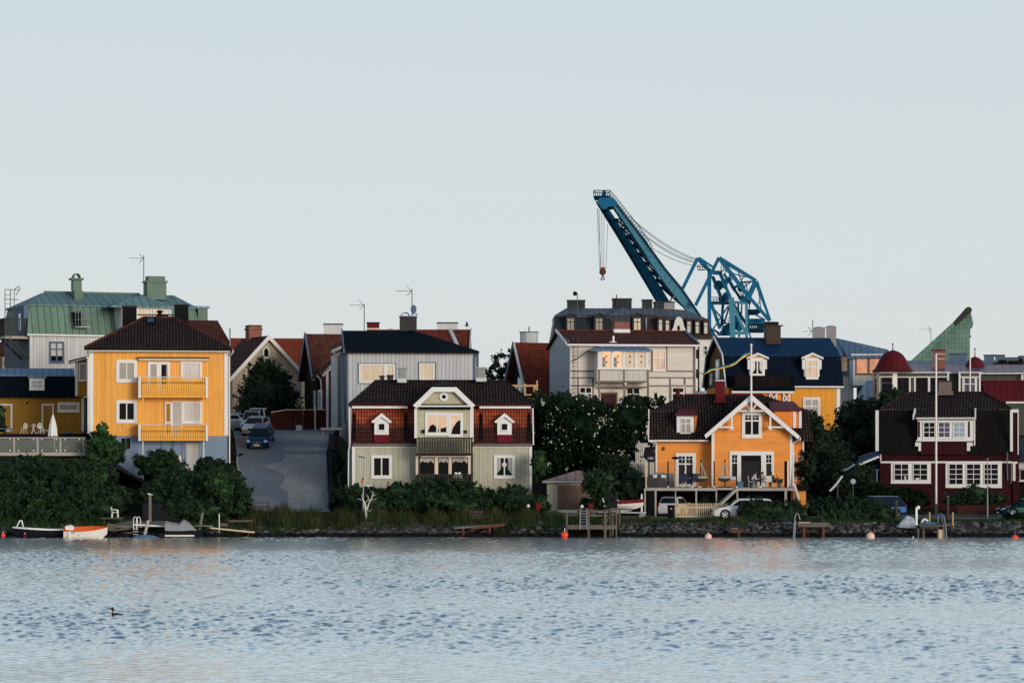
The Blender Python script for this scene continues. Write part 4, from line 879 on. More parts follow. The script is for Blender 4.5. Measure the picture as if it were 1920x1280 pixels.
# ================= green house with red mansard =================
def green_house():
    f = Frame(827, 226, 0, 2.4); f.root('house', 'pale green wooden house with red-tiled mansard, black upper roof and a balconied centre bay', 'house'); D = 9
    x0, x1 = f.x(660), f.x(997); zf = f.z(833); mb = MB(); mb.box(x0, x1, 0, D, 1.5, zf); f.B(mb, 'wall', MT['green_v'])
    mb = MB(); mb.box(x0-.22, x0, .15, D, 1.5, zf); f.B(mb, 'side_wall', MT['side_shade_v'])  # left side in shade, painted darker and bluer than the front
    Yt = .95; e0, e1 = f.x(657.5, -.25), f.x(999, -.25); zt = f.z(765, Yt); t0, t1 = f.x(659.5, Yt), f.x(997.5, Yt)
    mb = MB(); roof(mb, (e0, e1, -.25, D+.25, zf), (t0, t1, Yt, D-Yt, zt), .12); lo = f.B(mb, 'mansard', MT['tile_redworn'])
    mb = MB(); mb.box(t0, t1, Yt+.02, D-Yt, zt-.02, zt+.05); f.B(mb, 'cornice_board', MT['chim_red'], lo)
    Ye = .25; ze = f.z(758, Ye); E0, E1 = f.x(654.5, Ye), f.x(1001, Ye); zr = f.z(714, 4.5)
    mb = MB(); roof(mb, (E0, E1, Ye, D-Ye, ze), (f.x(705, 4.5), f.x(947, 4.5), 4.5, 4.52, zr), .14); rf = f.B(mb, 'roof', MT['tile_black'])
    mb = MB()
    for A, Bq in (((E0, Ye, ze), (f.x(705, 4.5), 4.5, zr)), ((E1, Ye, ze), (f.x(947, 4.5), 4.5, zr)), ((f.x(705, 4.5), 4.5, zr), (f.x(947, 4.5), 4.5, zr))): mb.tube(A, Bq, .11, n=6)
    f.B(mb, 'ridge_tiles', MT['tile_black'], rf)
    mb = MB(); mb.box(E0, E1, Ye-.03, Ye+.05, f.z(760.5, Ye), f.z(758, Ye)-.01); f.B(mb, 'fascia', MT['chim_red'], rf)
    mb = MB()
    for a, b in ((660, 764), (899, 995)): mb.box(f.x(a, Ye), f.x(b, Ye), Ye, Yt, f.z(765.3, Ye), f.z(761, Ye))
    f.B(mb, 'soffit', MT['white'], rf)
    mb = MB(); mb.box(f.x(662), f.x(782), -.3, -.17, f.z(834.5, -.2), f.z(831.8, -.2)); mb.box(f.x(887), f.x(1000), -.3, -.17, f.z(834.5, -.2), f.z(831.8, -.2)); f.B(mb, 'gutter', MT['trim_brown'], lo)
    mb = MB()
    f.bx(mb, 664, 781, 835.5, 838.5, -.06, .08); f.bx(mb, 887, 991, 835, 838, -.06, .08); f.bx(mb, 660, 665.5, 833, 918, -.05, .2); f.bx(mb, 992, 997.5, 833, 918, -.05, .2)
    f.B(mb, 'trim', MT['white'])
    pipe(f, [(655, 764, .4), (656, 832, -.25), (653.5, 845, -.1), (653, 918, -.1)], .05); pipe(f, [(999, 765, .4), (1000, 834, -.3)], .055)
    # slim black strips stand for the round-topped shadows on the mansard flanks
    for px in (664.5, 761, 902, 992):
        mb = MB(); hh = .22; p = f.p(px, 778, .7); q = f.p(px, 826, -.18)
        mb.ext([(q[0]-hh/2, q[1]-.05, q[2]), (q[0]+hh/2, q[1]-.05, q[2]), (p[0]+hh/2, p[1]-.05, p[2]), (p[0], p[1]-.05, p[2]+.25), (p[0]-hh/2, p[1]-.05, p[2])], (0, -.05, 0)); f.B(mb, 'shadow_strip', MT['black'], lo)
    # ground-floor windows
    for a, b, lace in ((696, 735, 0), (926, 965.5, 1)):
        w_ = window(f, a, b, 853, 896, pane='glass', fw=5.4, mw=2.4, curtain='curtain' if lace else None)
        if lace:
            m = MB(); m.add(star((f.x(945.7), -.06, f.z(871)), .24), [tuple(range(16))]); f.B(m, 'star', MT['lace'], w_)
    # dormers
    for cx in (715.5, 946):
        Y = -.12; mb = MB(); s = lambda o: f.x(cx+o, Y)
        mb.box(s(-13.5), s(13.5), Y, 1.0, f.z(814.5, Y), f.z(790, Y)); mb.ext([(s(-13.5), Y, f.z(790, Y)), (s(13.5), Y, f.z(790, Y)), (s(0), Y, f.z(777, Y))], (0, 1.1, 0)); d_ = f.B(mb, 'dormer', MT['white'])
        mb = MB(); mb.ext([(s(-19.5), Y-.2, f.z(790.5, Y)), (s(-16), Y-.2, f.z(793, Y)), (s(0), Y-.2, f.z(781.5, Y)), (s(0), Y-.2, f.z(774, Y))], (0, .1, 0)); mb.ext([(s(19.5), Y-.2, f.z(790.5, Y)), (s(0)+.002, Y-.2, f.z(774, Y)), (s(0)+.002, Y-.2, f.z(781.5, Y)), (s(16), Y-.2, f.z(793, Y))], (0, .1, 0)); f.B(mb, 'bargeboard', MT['white'], d_)
        mb = MB(); mb.slab([(s(-19.5), Y-.18, f.z(790, Y)), (s(0), Y-.18, f.z(773.5, Y)), (s(0), 1.4, f.z(773.5, Y)), (s(-19.5), 1.4, f.z(790, Y))], .06); mb.slab([(s(0), Y-.18, f.z(773.5, Y)), (s(19.5), Y-.18, f.z(790, Y)), (s(19.5), 1.4, f.z(790, Y)), (s(0), 1.4, f.z(773.5, Y))], .06); f.B(mb, 'dormer_roof', MT['dark'], d_)
        window(f, cx-6.5, cx+6.5, 793, 807, dy=Y, cols=1, pane='glass', fw=1.3, proud=.05)
        mb = MB(); mb.ext([(s(-14.5), Y-.02, f.z(814.7, Y)), (s(14.5), Y-.02, f.z(814.7, Y)), (s(14.5), -.36, f.z(829, -.36)), (s(-14.5), -.36, f.z(829, -.36))], (0, .12, 0)); f.B(mb, 'apron', MT['chim_red'], d_)
    # projecting centre bay
    Y = -1.15; mb = MB(); b0, b1 = f.x(781.5, Y), f.x(885, Y); zt2 = f.z(764, Y)
    mb.box(b0, b1, Y, 1.2, f.z(850, Y), zt2); mb.ext([f.p(784, 764, Y), f.p(882, 764, Y), f.p(852, 735, Y), f.p(814, 735, Y)], (0, 3, 0)); bay = f.B(mb, 'bay', MT['green_h'])
    mb = MB(); Yb = Y-.45; th = (0, .12, 0)
    o = [f.p(774, 760, Yb), f.p(810, 725.5, Yb), f.p(856, 725.5, Yb), f.p(891.5, 760, Yb)]; i = [f.p(782, 765, Yb), f.p(814, 734.5, Yb), f.p(852, 734.5, Yb), f.p(884, 765, Yb)]
    for k in range(3): mb.ext([o[k], o[k+1], i[k+1], i[k]], th)
    f.B(mb, 'bargeboard', MT['white'], bay)
    mb = MB()
    for k in range(3):
        A, Bq = o[k], o[k+1]; mb.ext([(A[0], Yb, A[2]+.04), (Bq[0], Yb, Bq[2]+.04), (Bq[0], 3.4, Bq[2]+.04), (A[0], 3.4, A[2]+.04)], (0, 0, .09))
    mb.slab([(o[1][0], Yb, o[1][2]+.12), (o[2][0], Yb, o[2][2]+.12), ((o[1][0]+o[2][0])/2, 3, f.z(713, 3))], .08)
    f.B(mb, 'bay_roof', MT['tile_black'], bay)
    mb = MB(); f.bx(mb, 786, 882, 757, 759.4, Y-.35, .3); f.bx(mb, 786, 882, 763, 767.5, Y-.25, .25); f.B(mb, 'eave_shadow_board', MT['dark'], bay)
    mb = MB(); f.bx(mb, 786, 880, 759.6, 762.4, Y-.4, .3); f.bx(mb, 777, 781.5, 765, 821, Y-.02, .3); f.bx(mb, 881, 888, 764, 828, Y-.04, .3); f.B(mb, 'trim', MT['white'], bay)
    c = f.p(832.3, 743.5, Y-.05); mb = MB(); n = 20
    ring = lambda r, y: [(c[0]+r*math.cos(2*math.pi*k/n), y, c[2]+r*math.sin(2*math.pi*k/n)) for k in range(n)]
    mb.loft([ring(.34, c[1]), ring(.34, c[1]-.05), ring(.16, c[1]-.05), ring(.16, c[1]+.0)], cap=False); w_ = f.B(mb, 'round_window', MT['white'], bay); f.B(MB().ext(ring(.16, c[1]-.02), (0, .03, 0)), 'pane', MT['glass'], w_)
    window(f, 797, 842, 773, 815.5, dy=Y, cols=2, pane='glass_warm', fw=5, mw=2.6)
    window(f, 840.5, 868, 774, 819, dy=Y, cols=1, pane='glass_warm', fw=4.6, name='balcony_door', sill=False, proud=.12)
    # dark silhouettes set just in front of the bay panes
    mb = MB(); mb.ext([f.p(802, 810, Y-.05), f.p(823, 810, Y-.05), f.p(822, 803, Y-.05), f.p(812, 795, Y-.05), f.p(806, 798, Y-.05)], (0, .01, 0)); mb.ext([f.p(826, 810, Y-.05), f.p(838, 810, Y-.05), f.p(838, 800, Y-.05), f.p(826, 803, Y-.05)], (0, .01, 0)); mb.ext([f.p(846, 813.5, Y-.06), f.p(863.5, 813.5, Y-.06), f.p(863.5, 787, Y-.06), f.p(857, 790, Y-.06), f.p(849, 802, Y-.06)], (0, .01, 0)); f.B(mb, 'dark_silhouette', MT['dark'], bay)
    mb = MB(); f.bx(mb, 791, 796, 805, 812, Y-.2, .2); f.bx(mb, 870.5, 875.5, 806, 812, Y-.2, .2); f.B(mb, 'wall_lamp', MT['black'], bay)
    # balcony
    Z1, Z0 = f.z(820, Y-1.2), f.z(848, Y-1.2); a, b = f.x(784, Y-1.2), f.x(887, Y-1.2); Yf = Y-1.2
    mb = MB(); mb.box(a, b, Yf, Y, Z0-.12, Z0+.02); bl = f.B(mb, 'balcony', MT['wood_dark'])
    mb = MB(); n = 21; w_ = (b-a)/n
    for i in range(n): mb.box(a+w_*i+.02, a+w_*(i+1)-.03, Yf-.03, Yf, Z0+.03, Z1-.06)
    f.B(mb, 'picket_panel', MT['wood_weather'], bl)
    mb = MB(); mb.box(a-.04, b+.04, Yf-.06, Yf+.06, Z1-.06, Z1); mb.box(a-.04, a+.05, Yf+.06, Y, Z1-.06, Z1); mb.box(b-.05, b+.04, Yf+.06, Y, Z1-.06, Z1); f.B(mb, 'handrail', MT['black'], bl)
    for xx in (a, b-.14): f.B(MB().box(xx, xx+.14, Yf+.0, Yf+.14, 2, Z0-.12), 'post', MT['wood_dark'], bl)
    # recessed porch below
    mb = MB(); f.bx(mb, 781, 886, 848.5, 920, Y+.25, .8); po = f.B(mb, 'porch', MT['night_v'])
    Yp = Y+.2
    mb = MB(); f.bx(mb, 789, 883, 853.8, 857, Yp-.04, .1)
    for p0, p1 in ((779.5, 785), (815, 821.5), (841, 847), (878, 882.5)): f.bx(mb, p0, p1, 857.2 if p0 != 779.5 else 854, 890, Yp-.04, .1)
    f.B(mb, 'frame', MT['cream'], po)
    for p0, p1 in ((786, 814.5), (822, 840.5), (847.5, 877.5)):
        mb = MB(); mb.box(f.x(p0, Yp), f.x(p1, Yp), Yp, Yp+.02, f.z(905, Yp), f.z(857.5, Yp)); pn = f.B(mb, 'pane', MT['glass'], po)
        m = MB(); A, Bq = f.x(p0+1, Yp), f.x(p1-1, Yp); n = 12; zt_ = f.z(858.5, Yp)
        for k in range(n):
            u0, u1 = k/n, (k+1)/n; dz = lambda u: .22+.12*abs(math.cos(u*math.pi*2))+.05*math.cos(u*20)
            m.add([(A+(Bq-A)*u0, Yp-.01, zt_-dz(u0)), (A+(Bq-A)*u1, Yp-.01, zt_-dz(u1)), (A+(Bq-A)*u1, Yp-.01, zt_), (A+(Bq-A)*u0, Yp-.01, zt_)], [(0, 1, 2, 3)])
        f.B(m, 'valance', MT['curtain'], pn)
    mb = MB(); Yr = Y-1.0; a, b = f.x(783, Yr), f.x(887, Yr); zt_, zb_ = f.z(890, Yr), f.z(908, Yr); n = 24
    for i in range(n): mb.box(a+(b-a)*i/n+.03, a+(b-a)*(i+.7)/n, Yr, Yr+.03, zb_, zt_)
    mb.box(a-.05, b+.05, Yr-.04, Yr+.06, zt_, zt_+.07); f.B(mb, 'porch_railing', MT['wood_weather'], po)
    # chimneys
    chimney(f, 747, 760.5, 689, 716, 3.6, .8, 'chim_grey', 'metal_grey', baseh=7, parent=rf, capw=3.5); chimney(f, 895, 910, 688, 714, 3.6, .8, 'chim_grey', 'metal_grey', baseh=6, parent=rf, capw=3)
    mb = MB(); f.bx(mb, 746.7, 749, 692, 714, 3.55, .3); f.B(mb, 'chimney_pipe', MT['metal_blue'], rf)
    for px in (853, 864): 
        t = thing('porch_chair', f'white chair back showing above the dark porch railing, {"left" if px == 853 else "right"} of the pair', 'chair', (f.O[0], f.O[1], 0), f.a); q = f.p(px, 893, Yr+.6)
        m = MB(); sx = -1 if px == 853 else 1; m.bar((q[0], q[1], q[2]-.15), (q[0]+.12*sx*-1, q[1], q[2]+.32), .22, .04); m.build('backrest', MT['plastic_white'], t)
        m = MB().box(q[0]-.2, q[0]+.2, q[1]-.4, q[1], q[2]-.3, q[2]-.25); m.build('seat', MT['plastic_white'], t)
green_house()

# ================= steep red-roofed house and its timber balcony =================
def steep_house():
    f = Frame(990, 272, 23, 8.4); f.root('house', 'house with very steep red tiled roof and black gable beside the blue-white wall', 'house')
    xl = f.x(992); D = 5.5; zr = f.z(642, 3, 968); ze = f.z(724, 0, 992); L_ = 9
    mb = MB(); mb.ext([(xl, .1, ze-1), (xl, D, ze-1), (xl, D/2, zr-.2)], (L_, 0, 0)); mb.box(xl, xl+L_, .1, D, 8, ze-1); f.B(mb, 'wall', MT['night_v'])
    mb = MB(); mb.slab([(xl-.4, -.1, ze-.6), (xl+L_, -.1, ze-.6), (xl+L_, D/2, zr), (xl-.4, D/2, zr)], .15); mb.slab([(xl+L_, D+.1, ze-.6), (xl-.4, D+.1, ze-.6), (xl-.4, D/2, zr), (xl+L_, D/2, zr)], .15); rf = f.B(mb, 'roof', MT['tile_red'])
    mb = MB(); mb.bar((xl-.45, -.15, ze-.7), (xl-.45, D/2, zr), .1, .35); f.B(mb, 'bargeboard', MT['white'], rf); mb = MB(); mb.bar((xl-.45, D+.1, ze-.7), (xl-.45, D/2, zr), .1, .3); f.B(mb, 'rear_bargeboard', MT['metal_blue'], rf)
    mb = MB(); mb.box(xl-.08, xl, 1.5, 2.6, ze-.6, ze+.9); w_ = f.B(mb, 'window', MT['white']); mb = MB(); mb.box(xl-.1, xl-.06, 1.7, 2.4, ze-.4, ze+.7); f.B(mb, 'pane', MT['glass_sky'], w_)
    g = Frame(992, 276, 0, 8.4); c = g.root('chimney', 'white drum-shaped metal chimney top with a short pipe on the steep red roof', 'chimney'); s = 276/F
    mb = MB(); mb.lathe((0, 1, g.z(645)), [(17*s, 0), (17*s, 22*s)], 10); g.B(mb, 'stack', MT['metal_light']); mb = MB(); mb.lathe((0, 1, g.z(623)), [(18.5*s, 0), (18.5*s, 2*s)], 10); mb.tube((0, 1, g.z(622)), (0, 1, g.z(611)), .06); g.B(mb, 'cap', MT['metal_blue'])
    h = Frame(985, 256, 0, 7.8); h.root('timber_balcony', 'unfinished balcony frame of fresh orange timber at the roof corner', 'balcony')
    mb = MB(); 
    for a, b, c0, c1 in ((955, 1009, 721, 724.5), (983, 1008, 738.5, 741), (990, 1008, 745.5, 748.5)): h.bx(mb, a, b, c0, c1, 0, .12)
    h.B(mb, 'rail', MT['wood_new'])
    for a, b, c0, c1 in ((966, 969, 724, 731), (983, 986, 719, 745), (1000, 1005, 724, 746), (1005.5, 1008.5, 713, 748)):
        mb = MB(); h.bx(mb, a, b, c0, c1, -.04, .12); h.B(mb, 'post', MT['wood_new'])
steep_house()

# ================= beige house with glazed veranda =================
def beige_house():
    f = Frame(1180, 258, 11, 7.5); f.root('house', 'beige clapboard house with brown trim, red-brown roof and glazed upstairs veranda', 'house'); D = 10.5
    x0, x1 = f.x(1068), f.x(1303); ze = f.z(646); mb = MB(); mb.box(x0, x1, 0, D, 5, ze); f.B(mb, 'wall', MT['beige_h'])
    zr = f.z(620, 5, 1050)
    mb = MB(); mb.ext([(x0-.03, .05, 5), (x0-.03, D, 5), (x0-.03, D+.0, ze), (x0-.03, D/2, zr-.2), (x0-.03, .05, ze+.3)], (-.02, 0, 0)); mb.ext([(x0, 0, ze), (x0, D, ze), (x0, D/2, zr-.2)], (x1-x0, 0, 0)); f.B(mb, 'gable_wall', MT['bluewhite_h'])
    E0, E1 = f.x(1063, -.5), f.x(1311, -.5); zz = f.z(644.5, -.5)
    xr1 = f.x(1284, D/2)
    mb = MB(); mb.slab([(E0, -.5, zz), (E1, -.5, zz), (xr1, D/2, zr), (E0, D/2, zr)], .14); mb.slab([(E1, D+.5, zz), (E0, D+.5, zz), (E0, D/2, zr), (xr1, D/2, zr)], .14); mb.slab([(E1, -.5, zz), (E1, D+.5, zz), (xr1, D/2, zr)], .14); rf = f.B(mb, 'roof', MT['tile_brown'])
    mb = MB(); mb.tube((E0, D/2, zr), (xr1, D/2, zr), .12, n=6); f.B(mb, 'ridge_tiles', MT['tile_red'], rf)
    mb = MB(); mb.box(E0, E1+.05, -.64, -.5, zz-.2, zz-.04); mb.bar((E0-.05, -.5, zz+.02), (E0-.05, D/2, zr+.05), .1, .25); f.B(mb, 'gutter', MT['white'], rf)
    mb = MB(); mb.bar((E1+.02, -.5, zz+.05), (xr1, D/2, zr+.08), .14, .14); f.B(mb, 'verge', MT['metal_blue'], rf)
    t = MB(); T = lambda a, b, c0, c1: f.bx(t, a, b, c0, c1, -.05, .07)
    for a, b in ((1068, 1116), (1217, 1299.5)):
        T(a, b, 694, 697); T(a, b, 706.5, 709)
    T(1068, 1116, 721.5, 724.5); T(1217, 1255, 722, 724.5); T(1258, 1282, 722, 724.5); T(1286, 1299.5, 722, 724.5)
    f.B(t, 'trim_rail', MT['trim_brown'])
    t = MB()
    for a, b, c0, c1 in ((1083, 1085, 709.2, 765), (1110.5, 1113.5, 709.2, 765), (1214.5, 1217, 694, 775), (1221, 1223.5, 657, 693.8), (1249, 1251.5, 646, 693.8), (1255.2, 1257.8, 709.2, 790), (1282.3, 1285.6, 709.2, 721.8), (1282.3, 1285.6, 724.7, 790), (1299.7, 1303.5, 647, 790)): T(a, b, c0, c1)
    f.B(t, 'trim_post', MT['trim_brown'])
    window(f, 1224, 1248.5, 656, 695, cols=2, rows=(1.1, 2), pane='peach', fw=2.4, mw=2.6)
    window(f, 1085.5, 1110, 725, 738, cols=2, pane='glass', fw=2, mw=2.2); window(f, 1259, 1283, 725.5, 757, cols=2, rows=(1, 2), pane='glass', fw=2, mw=3)
    mb = MB(); f.bx(mb, 1267.5, 1275, 727, 744, -.14, .04); f.B(mb, 'red_banner', MT['chim_red'])
    # veranda
    Y = -1.7; vx = lambda a: f.x(a, Y); vz = lambda b: f.z(b, Y); mb = MB()
    mb.box(vx(1121), vx(1217), Y, 0, vz(716), vz(693)); v = f.B(mb, 'veranda', MT['beige_v'])
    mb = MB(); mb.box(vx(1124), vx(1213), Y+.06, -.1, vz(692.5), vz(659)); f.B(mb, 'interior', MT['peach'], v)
    mb = MB()
    for a, b, c0, c1 in ((1119.5, 1217, 689, 692.8), (1121, 1213, 656.5, 658.2), (1121, 1128.5, 658.2, 689), (1145.5, 1150, 658.2, 689), (1167, 1173, 658.2, 689), (1190, 1194.5, 658.2, 689), (1210.5, 1214.5, 658.2, 689)): f.bx(mb, a, b, c0, c1, Y-.06, .16)
    mb.box(vx(1120.2), vx(1121), Y, 0, vz(716), vz(657)); f.B(mb, 'frame', MT['white'], v)
    for i, (a, b) in enumerate(((1128.5, 1145.5), (1150, 1167), (1173, 1190), (1194.5, 1210.5))):
        mb = MB(); q0, q1 = f.p(a, 689, Y-.01), f.p(b, 658.5, Y-.01); mb.add([(q0[0], Y+.02, q0[2]), (q1[0], Y+.02, q0[2]), (q1[0], Y+.02, q1[2]), (q0[0], Y+.02, q1[2])], [(0, 1, 2, 3)]); pn = f.B(mb, 'pane', MT['glass_warm' if i < 2 else 'cream'], v)
        cx_ = (a+b)/2
        for py, m in ((668, 'red'), (678.5, 'olive_v')):
            c = f.p(cx_, py, Y); mb = MB(); s = .10; mb.ext([(c[0]-s, Y-.02, c[2]), (c[0], Y-.02, c[2]-s), (c[0]+s, Y-.02, c[2]), (c[0], Y-.02, c[2]+s)], (0, .02, 0)); f.B(mb, 'stained_diamond', MT[m], pn)
        mb = MB(); mb.box(vx(cx_)-.02, vx(cx_)+.02, Y-.01, Y+.015, vz(688.8), vz(681)); mb.box(vx(a+.5), vx(b-.5), Y-.01, Y+.015, vz(678.9), vz(678)); f.B(mb, 'leading', MT['white'], pn)
        if i < 2: mb = MB(); mb.box(vx(a+1), vx(cx_-2), Y-.005, Y+.018, vz(688), vz(670)); f.B(mb, 'chair_back', MT['cushion_grey'], pn)
    t = MB()
    for a, b, c0, c1 in ((1122, 1125, 693, 760), (1169, 1171.5, 693, 717), (1213, 1216.5, 693, 760), (1125, 1213, 713.5, 716.5), (1121, 1216, 692.9, 694)): f.bx(t, a, b, c0, c1, Y-.05, .09)
    f.bx(t, 1169, 1172, 717, 770, Y-.04, .1); f.bx(t, 1125, 1213, 724, 727, -.6, .1); f.B(t, 'veranda_post', MT['trim_brown'], v)
    mb = MB(); roof(mb, (vx(1106), vx(1223), Y-.45, .1, vz(656.5)), (f.x(1133, -.1), f.x(1197, -.1), -.12, -.1, f.z(646, -.1)), .08); f.B(mb, 'veranda_roof', MT['metal_blue'], v)
    mb = MB(); mb.box(f.x(1127), f.x(1155), -.06, .02, 6, f.z(738)); f.B(mb, 'door', MT['door_red']); mb = MB(); f.bx(mb, 1124.5, 1159, 735, 738, -.1, .1); f.bx(mb, 1156, 1158.5, 738, 775, -.1, .1); f.B(mb, 'door_frame', MT['trim_brown'])
    window(f, 1174, 1200, 726, 762, cols=2, rows=(1, 2), pane='glass', fw=1.8, mw=1.8)
    mb = MB().ball(f.p(1172.5, 719.5, Y-.25), .12); f.B(mb, 'globe_lamp', MT['plastic_white'], v)
    # roof furniture
    c = chimney(f, 1152, 1181, 592, 623, 4.6, 1.1, 'brick', 'metal_dark', parent=rf, capw=3); mb = MB(); f.bx(mb, 1151, 1182, 592.5, 603, 4.55, 1.2); f.B(mb, 'chimney_hood', MT['metal_dark'], c); mb = MB(); f.bx(mb, 1151.5, 1181.5, 617, 623.5, 4.5, 1.3); f.B(mb, 'chimney_base', MT['white'], c)
    mb = MB(); mb.tube(f.p(1150, 641, .2), f.p(1150, 629.5, .2), .1); mb.box(f.x(1143, .1), f.x(1156, .1), .1, .3, f.z(642, .1), f.z(640.5, .1)); f.B(mb, 'vent_pipe', MT['plastic_white'], rf)
    l = MB()
    for px in (1074.5, 1083.5): l.tube(f.p(px, 738, -.3), f.p(px, 640, -.62), .025); l.tube(f.p(px, 640, -.62), f.p(px, 632, 1.5), .025)
    for k in range(13): l.tube(f.p(1074.5, 736-k*7, -.33-.02*k), f.p(1083.5, 736-k*7, -.33-.02*k), .018)
    f.B(l, 'ladder', MT['steel_dark'])
    pipe(f, [(1067, 647, -.55), (1069, 654, -.12), (1069, 740, -.12)], .05); pipe(f, [(1105, 656, Y), (1080, 674, -.2), (1070, 678, -.12)], .045, 'trim_brown')
    pipe(f, [(1310, 645, -.5), (1309.5, 735, .2)], .07, 'black')
    mb = MB(); f.bx(mb, 1304, 1311, 648, 740, .6, 3); sd = f.B(mb, 'rear_bay', MT['white'])
    for a in (655, 692): mb = MB(); f.bx(mb, 1305.5, 1309, a, a+17, .56, .05); f.B(mb, 'pane', MT['glass'], sd)
    mb = MB(); f.bx(mb, 1303, 1323, 733, 741, .5, 2); f.B(mb, 'blue_skirt', MT['metal_blue'], sd)
    mb = MB(); f.bx(mb, 1313, 1321, 727, 733, .5, 1); f.B(mb, 'white_box', MT['white'], sd)
beige_house()

# ================= dark mansard apartment building =================
def mansard():
    f = Frame(1185, 325, 3, 9); f.root('apartment_building', 'large pale building with dark sheet-metal mansard, many dormers and chimneys', 'building'); D = 14
    x0, x1 = f.x(1040), f.x(1334); ze = f.z(632); mb = MB(); mb.box(x0, x1, 0, D, 9, ze); f.B(mb, 'wall', MT['mansard_white'])
    xm = f.x(1212)
    # lower slope: dark front, brown right-hand wing
    zk = f.z(590.5, 1.2); 
    mb = MB(); mb.slab([(x0-.3, -.2, ze), (xm, -.2, ze), (xm, 1.2, zk), (f.x(1041.5, 1.2), 1.2, zk)], .12); mb.slab([(x0-.3, D, ze), (x0-.3, -.2, ze), (f.x(1041.5, 1.2), 1.2, zk), (f.x(1041.5, 1.2), D-1.2, zk)], .12); lo = f.B(mb, 'mansard', MT['metal_dark'])
    kr = [(1212, 590.5), (1240, 591.5), (1280, 594), (1330, 598)]
    mb = MB(); lowr = [(1212, 629), (1290, 629), (1335, 632.5)]
    P1 = [f.p(1212, 634, -.2), f.p(1336, 632.5, -.2)]; mb.slab([P1[0], P1[1], f.p(1327, 598, 1.2), f.p(1212, 590.5, 1.2)], .12); mb.slab([P1[1], (P1[1][0]-.5, D, P1[1][2]), (P1[1][0]-1.0, D-1, f.z(598, 1.2)), f.p(1327, 598, 1.2)], .12); f.B(mb, 'mansard_wing', MT['metal_brown'])
    mb = MB(); mb.slab([f.p(1040, 590.8, 1.0), f.p(1328, 598.3, 1.0), f.p(1285, 581, 6), f.p(1225, 577.5, 6), f.p(1061, 577.8, 6)], .12); mb.slab([f.p(1328, 598.3, 1.0), (f.p(1328, 598.3, 1.0)[0], D, zk-.4), (f.p(1285, 581, 6)[0], D-2, f.z(581, 6)), f.p(1285, 581, 6)], .1); mb.slab([f.p(1040, 590.8, 1.0), f.p(1061, 577.8, 6), (f.x(1061, 6), D-2, f.z(577.8, 6)), (f.x(1040, 1), D, zk)], .1)
    up = f.B(mb, 'upper_roof', MT['lead'])
    mb = MB(); mb.slab([f.p(1142, 590, .95), f.p(1195, 590, .95), f.p(1169, 576.5, 3)], .08); f.B(mb, 'roof_hip', MT['lead'], up)
    mb = MB(); f.bx(mb, 1290, 1337, 632.6, 635.5, -.35, .3); f.B(mb, 'cornice', MT['chim_brown'])
    for cx, pane in ((1070, 'greypane'), (1123.3, 'greypane'), (1195, 'cream')):
        Y = -.25; s = lambda o: f.x(cx+o, Y); mb = MB(); mb.box(s(-9.5), s(9.5), Y, 1.5, f.z(619, Y), f.z(592, Y)); mb.ext([(s(-9.5), Y, f.z(592, Y)), (s(9.5), Y, f.z(592, Y)), (s(0), Y, f.z(587, Y))], (0, 1.8, 0)); d_ = f.B(mb, 'dormer', MT['metal_dark'])
        mb = MB(); mb.slab([(s(-12), Y-.15, f.z(591.5, Y)), (s(0), Y-.15, f.z(586, Y)), (s(0), 2.3, f.z(586, Y)), (s(-12), 2.3, f.z(591.5, Y))], .1); mb.slab([(s(0), Y-.15, f.z(586, Y)), (s(12), Y-.15, f.z(591.5, Y)), (s(12), 2.3, f.z(591.5, Y)), (s(0), 2.3, f.z(586, Y))], .1); f.B(mb, 'dormer_roof', MT['chim_dark'], d_)
        window(f, cx-7, cx+7, 596, 619, dy=Y, cols=2, rows=(1, 2.1), pane=pane, fw=.8, mw=1.4, mat_f='chim_brown', sill=False, proud=.05)
    for cx, yt, yb in ((1238.5, 599, 620), (1251.5, 600, 621), (1292, 602, 624), (1307.5, 603, 625), (1323.5, 604, 626)):
        Y = -.3; mb = MB(); mb.box(f.x(cx-5.5, Y), f.x(cx+6, Y), Y, 1.5, f.z(yb+1, Y), f.z(yt-6, Y)); f.B(mb, 'dormer', MT['metal_brown'])
        window(f, cx-4, cx+4, yt, yb, dy=Y, cols=1, rows=(1, 2), pane='blind', fw=.8, mw=1.2, mat_f='chim_brown', sill=False, proud=.05)
    mb = MB(); prof = [(1258, 622), (1263, 613), (1266, 600), (1269, 595), (1273, 593.5), (1277, 595), (1280, 600), (1283, 613), (1288, 622)]; mb.ext([f.p(a, b, -.5) for a, b in prof], (0, 2, 0)); ga = f.B(mb, 'bell_gable', MT['mansard_white'])
    mb = MB(); c = f.p(1272.5, 615, -.52); mb.ext([(c[0]+.16*math.cos(t), c[1], c[2]+.3*math.sin(t)) for t in np.linspace(0, 2*math.pi, 12, endpoint=False)], (0, .05, 0)); f.B(mb, 'oval_window', MT['glass'], ga)
    for a, b, c, d in ((1064, 1097, 562, 580), (1149, 1184.5, 559, 579), (1205, 1223, 561, 580), (1227, 1244, 565, 581), (1245, 1265, 565, 582)):
        chimney(f, a, b, c, d, 6, 1.8, 'metal_dark' if a < 1240 else 'chim_grey', 'chim_dark', parent=up)
    mb = MB(); mb.tube(f.p(1156, 573, 5.8), f.p(1156, 552, 5.8), .06); f.B(mb, 'flue', MT['chim_brown'], up)
    window(f, 1320, 1326, 648, 665, cols=1, rows=(1, 1), pane='glass', fw=.8)
    t = thing('roof_siren', 'round dark siren on a thin mast above the first dark chimney', 'siren', (X(1082.5, 328), 328, Z(578, 328))); h = Z(550, 328)-Z(578, 328)
    MB().tube((0, 0, 0), (0, 0, h), .05).build('mast', MT['steel_dark'], t); MB().tube((-.25, -.3, h), (-.25, .3, h), .2, .26, 12).build('horn', MT['black'], t)
mansard()
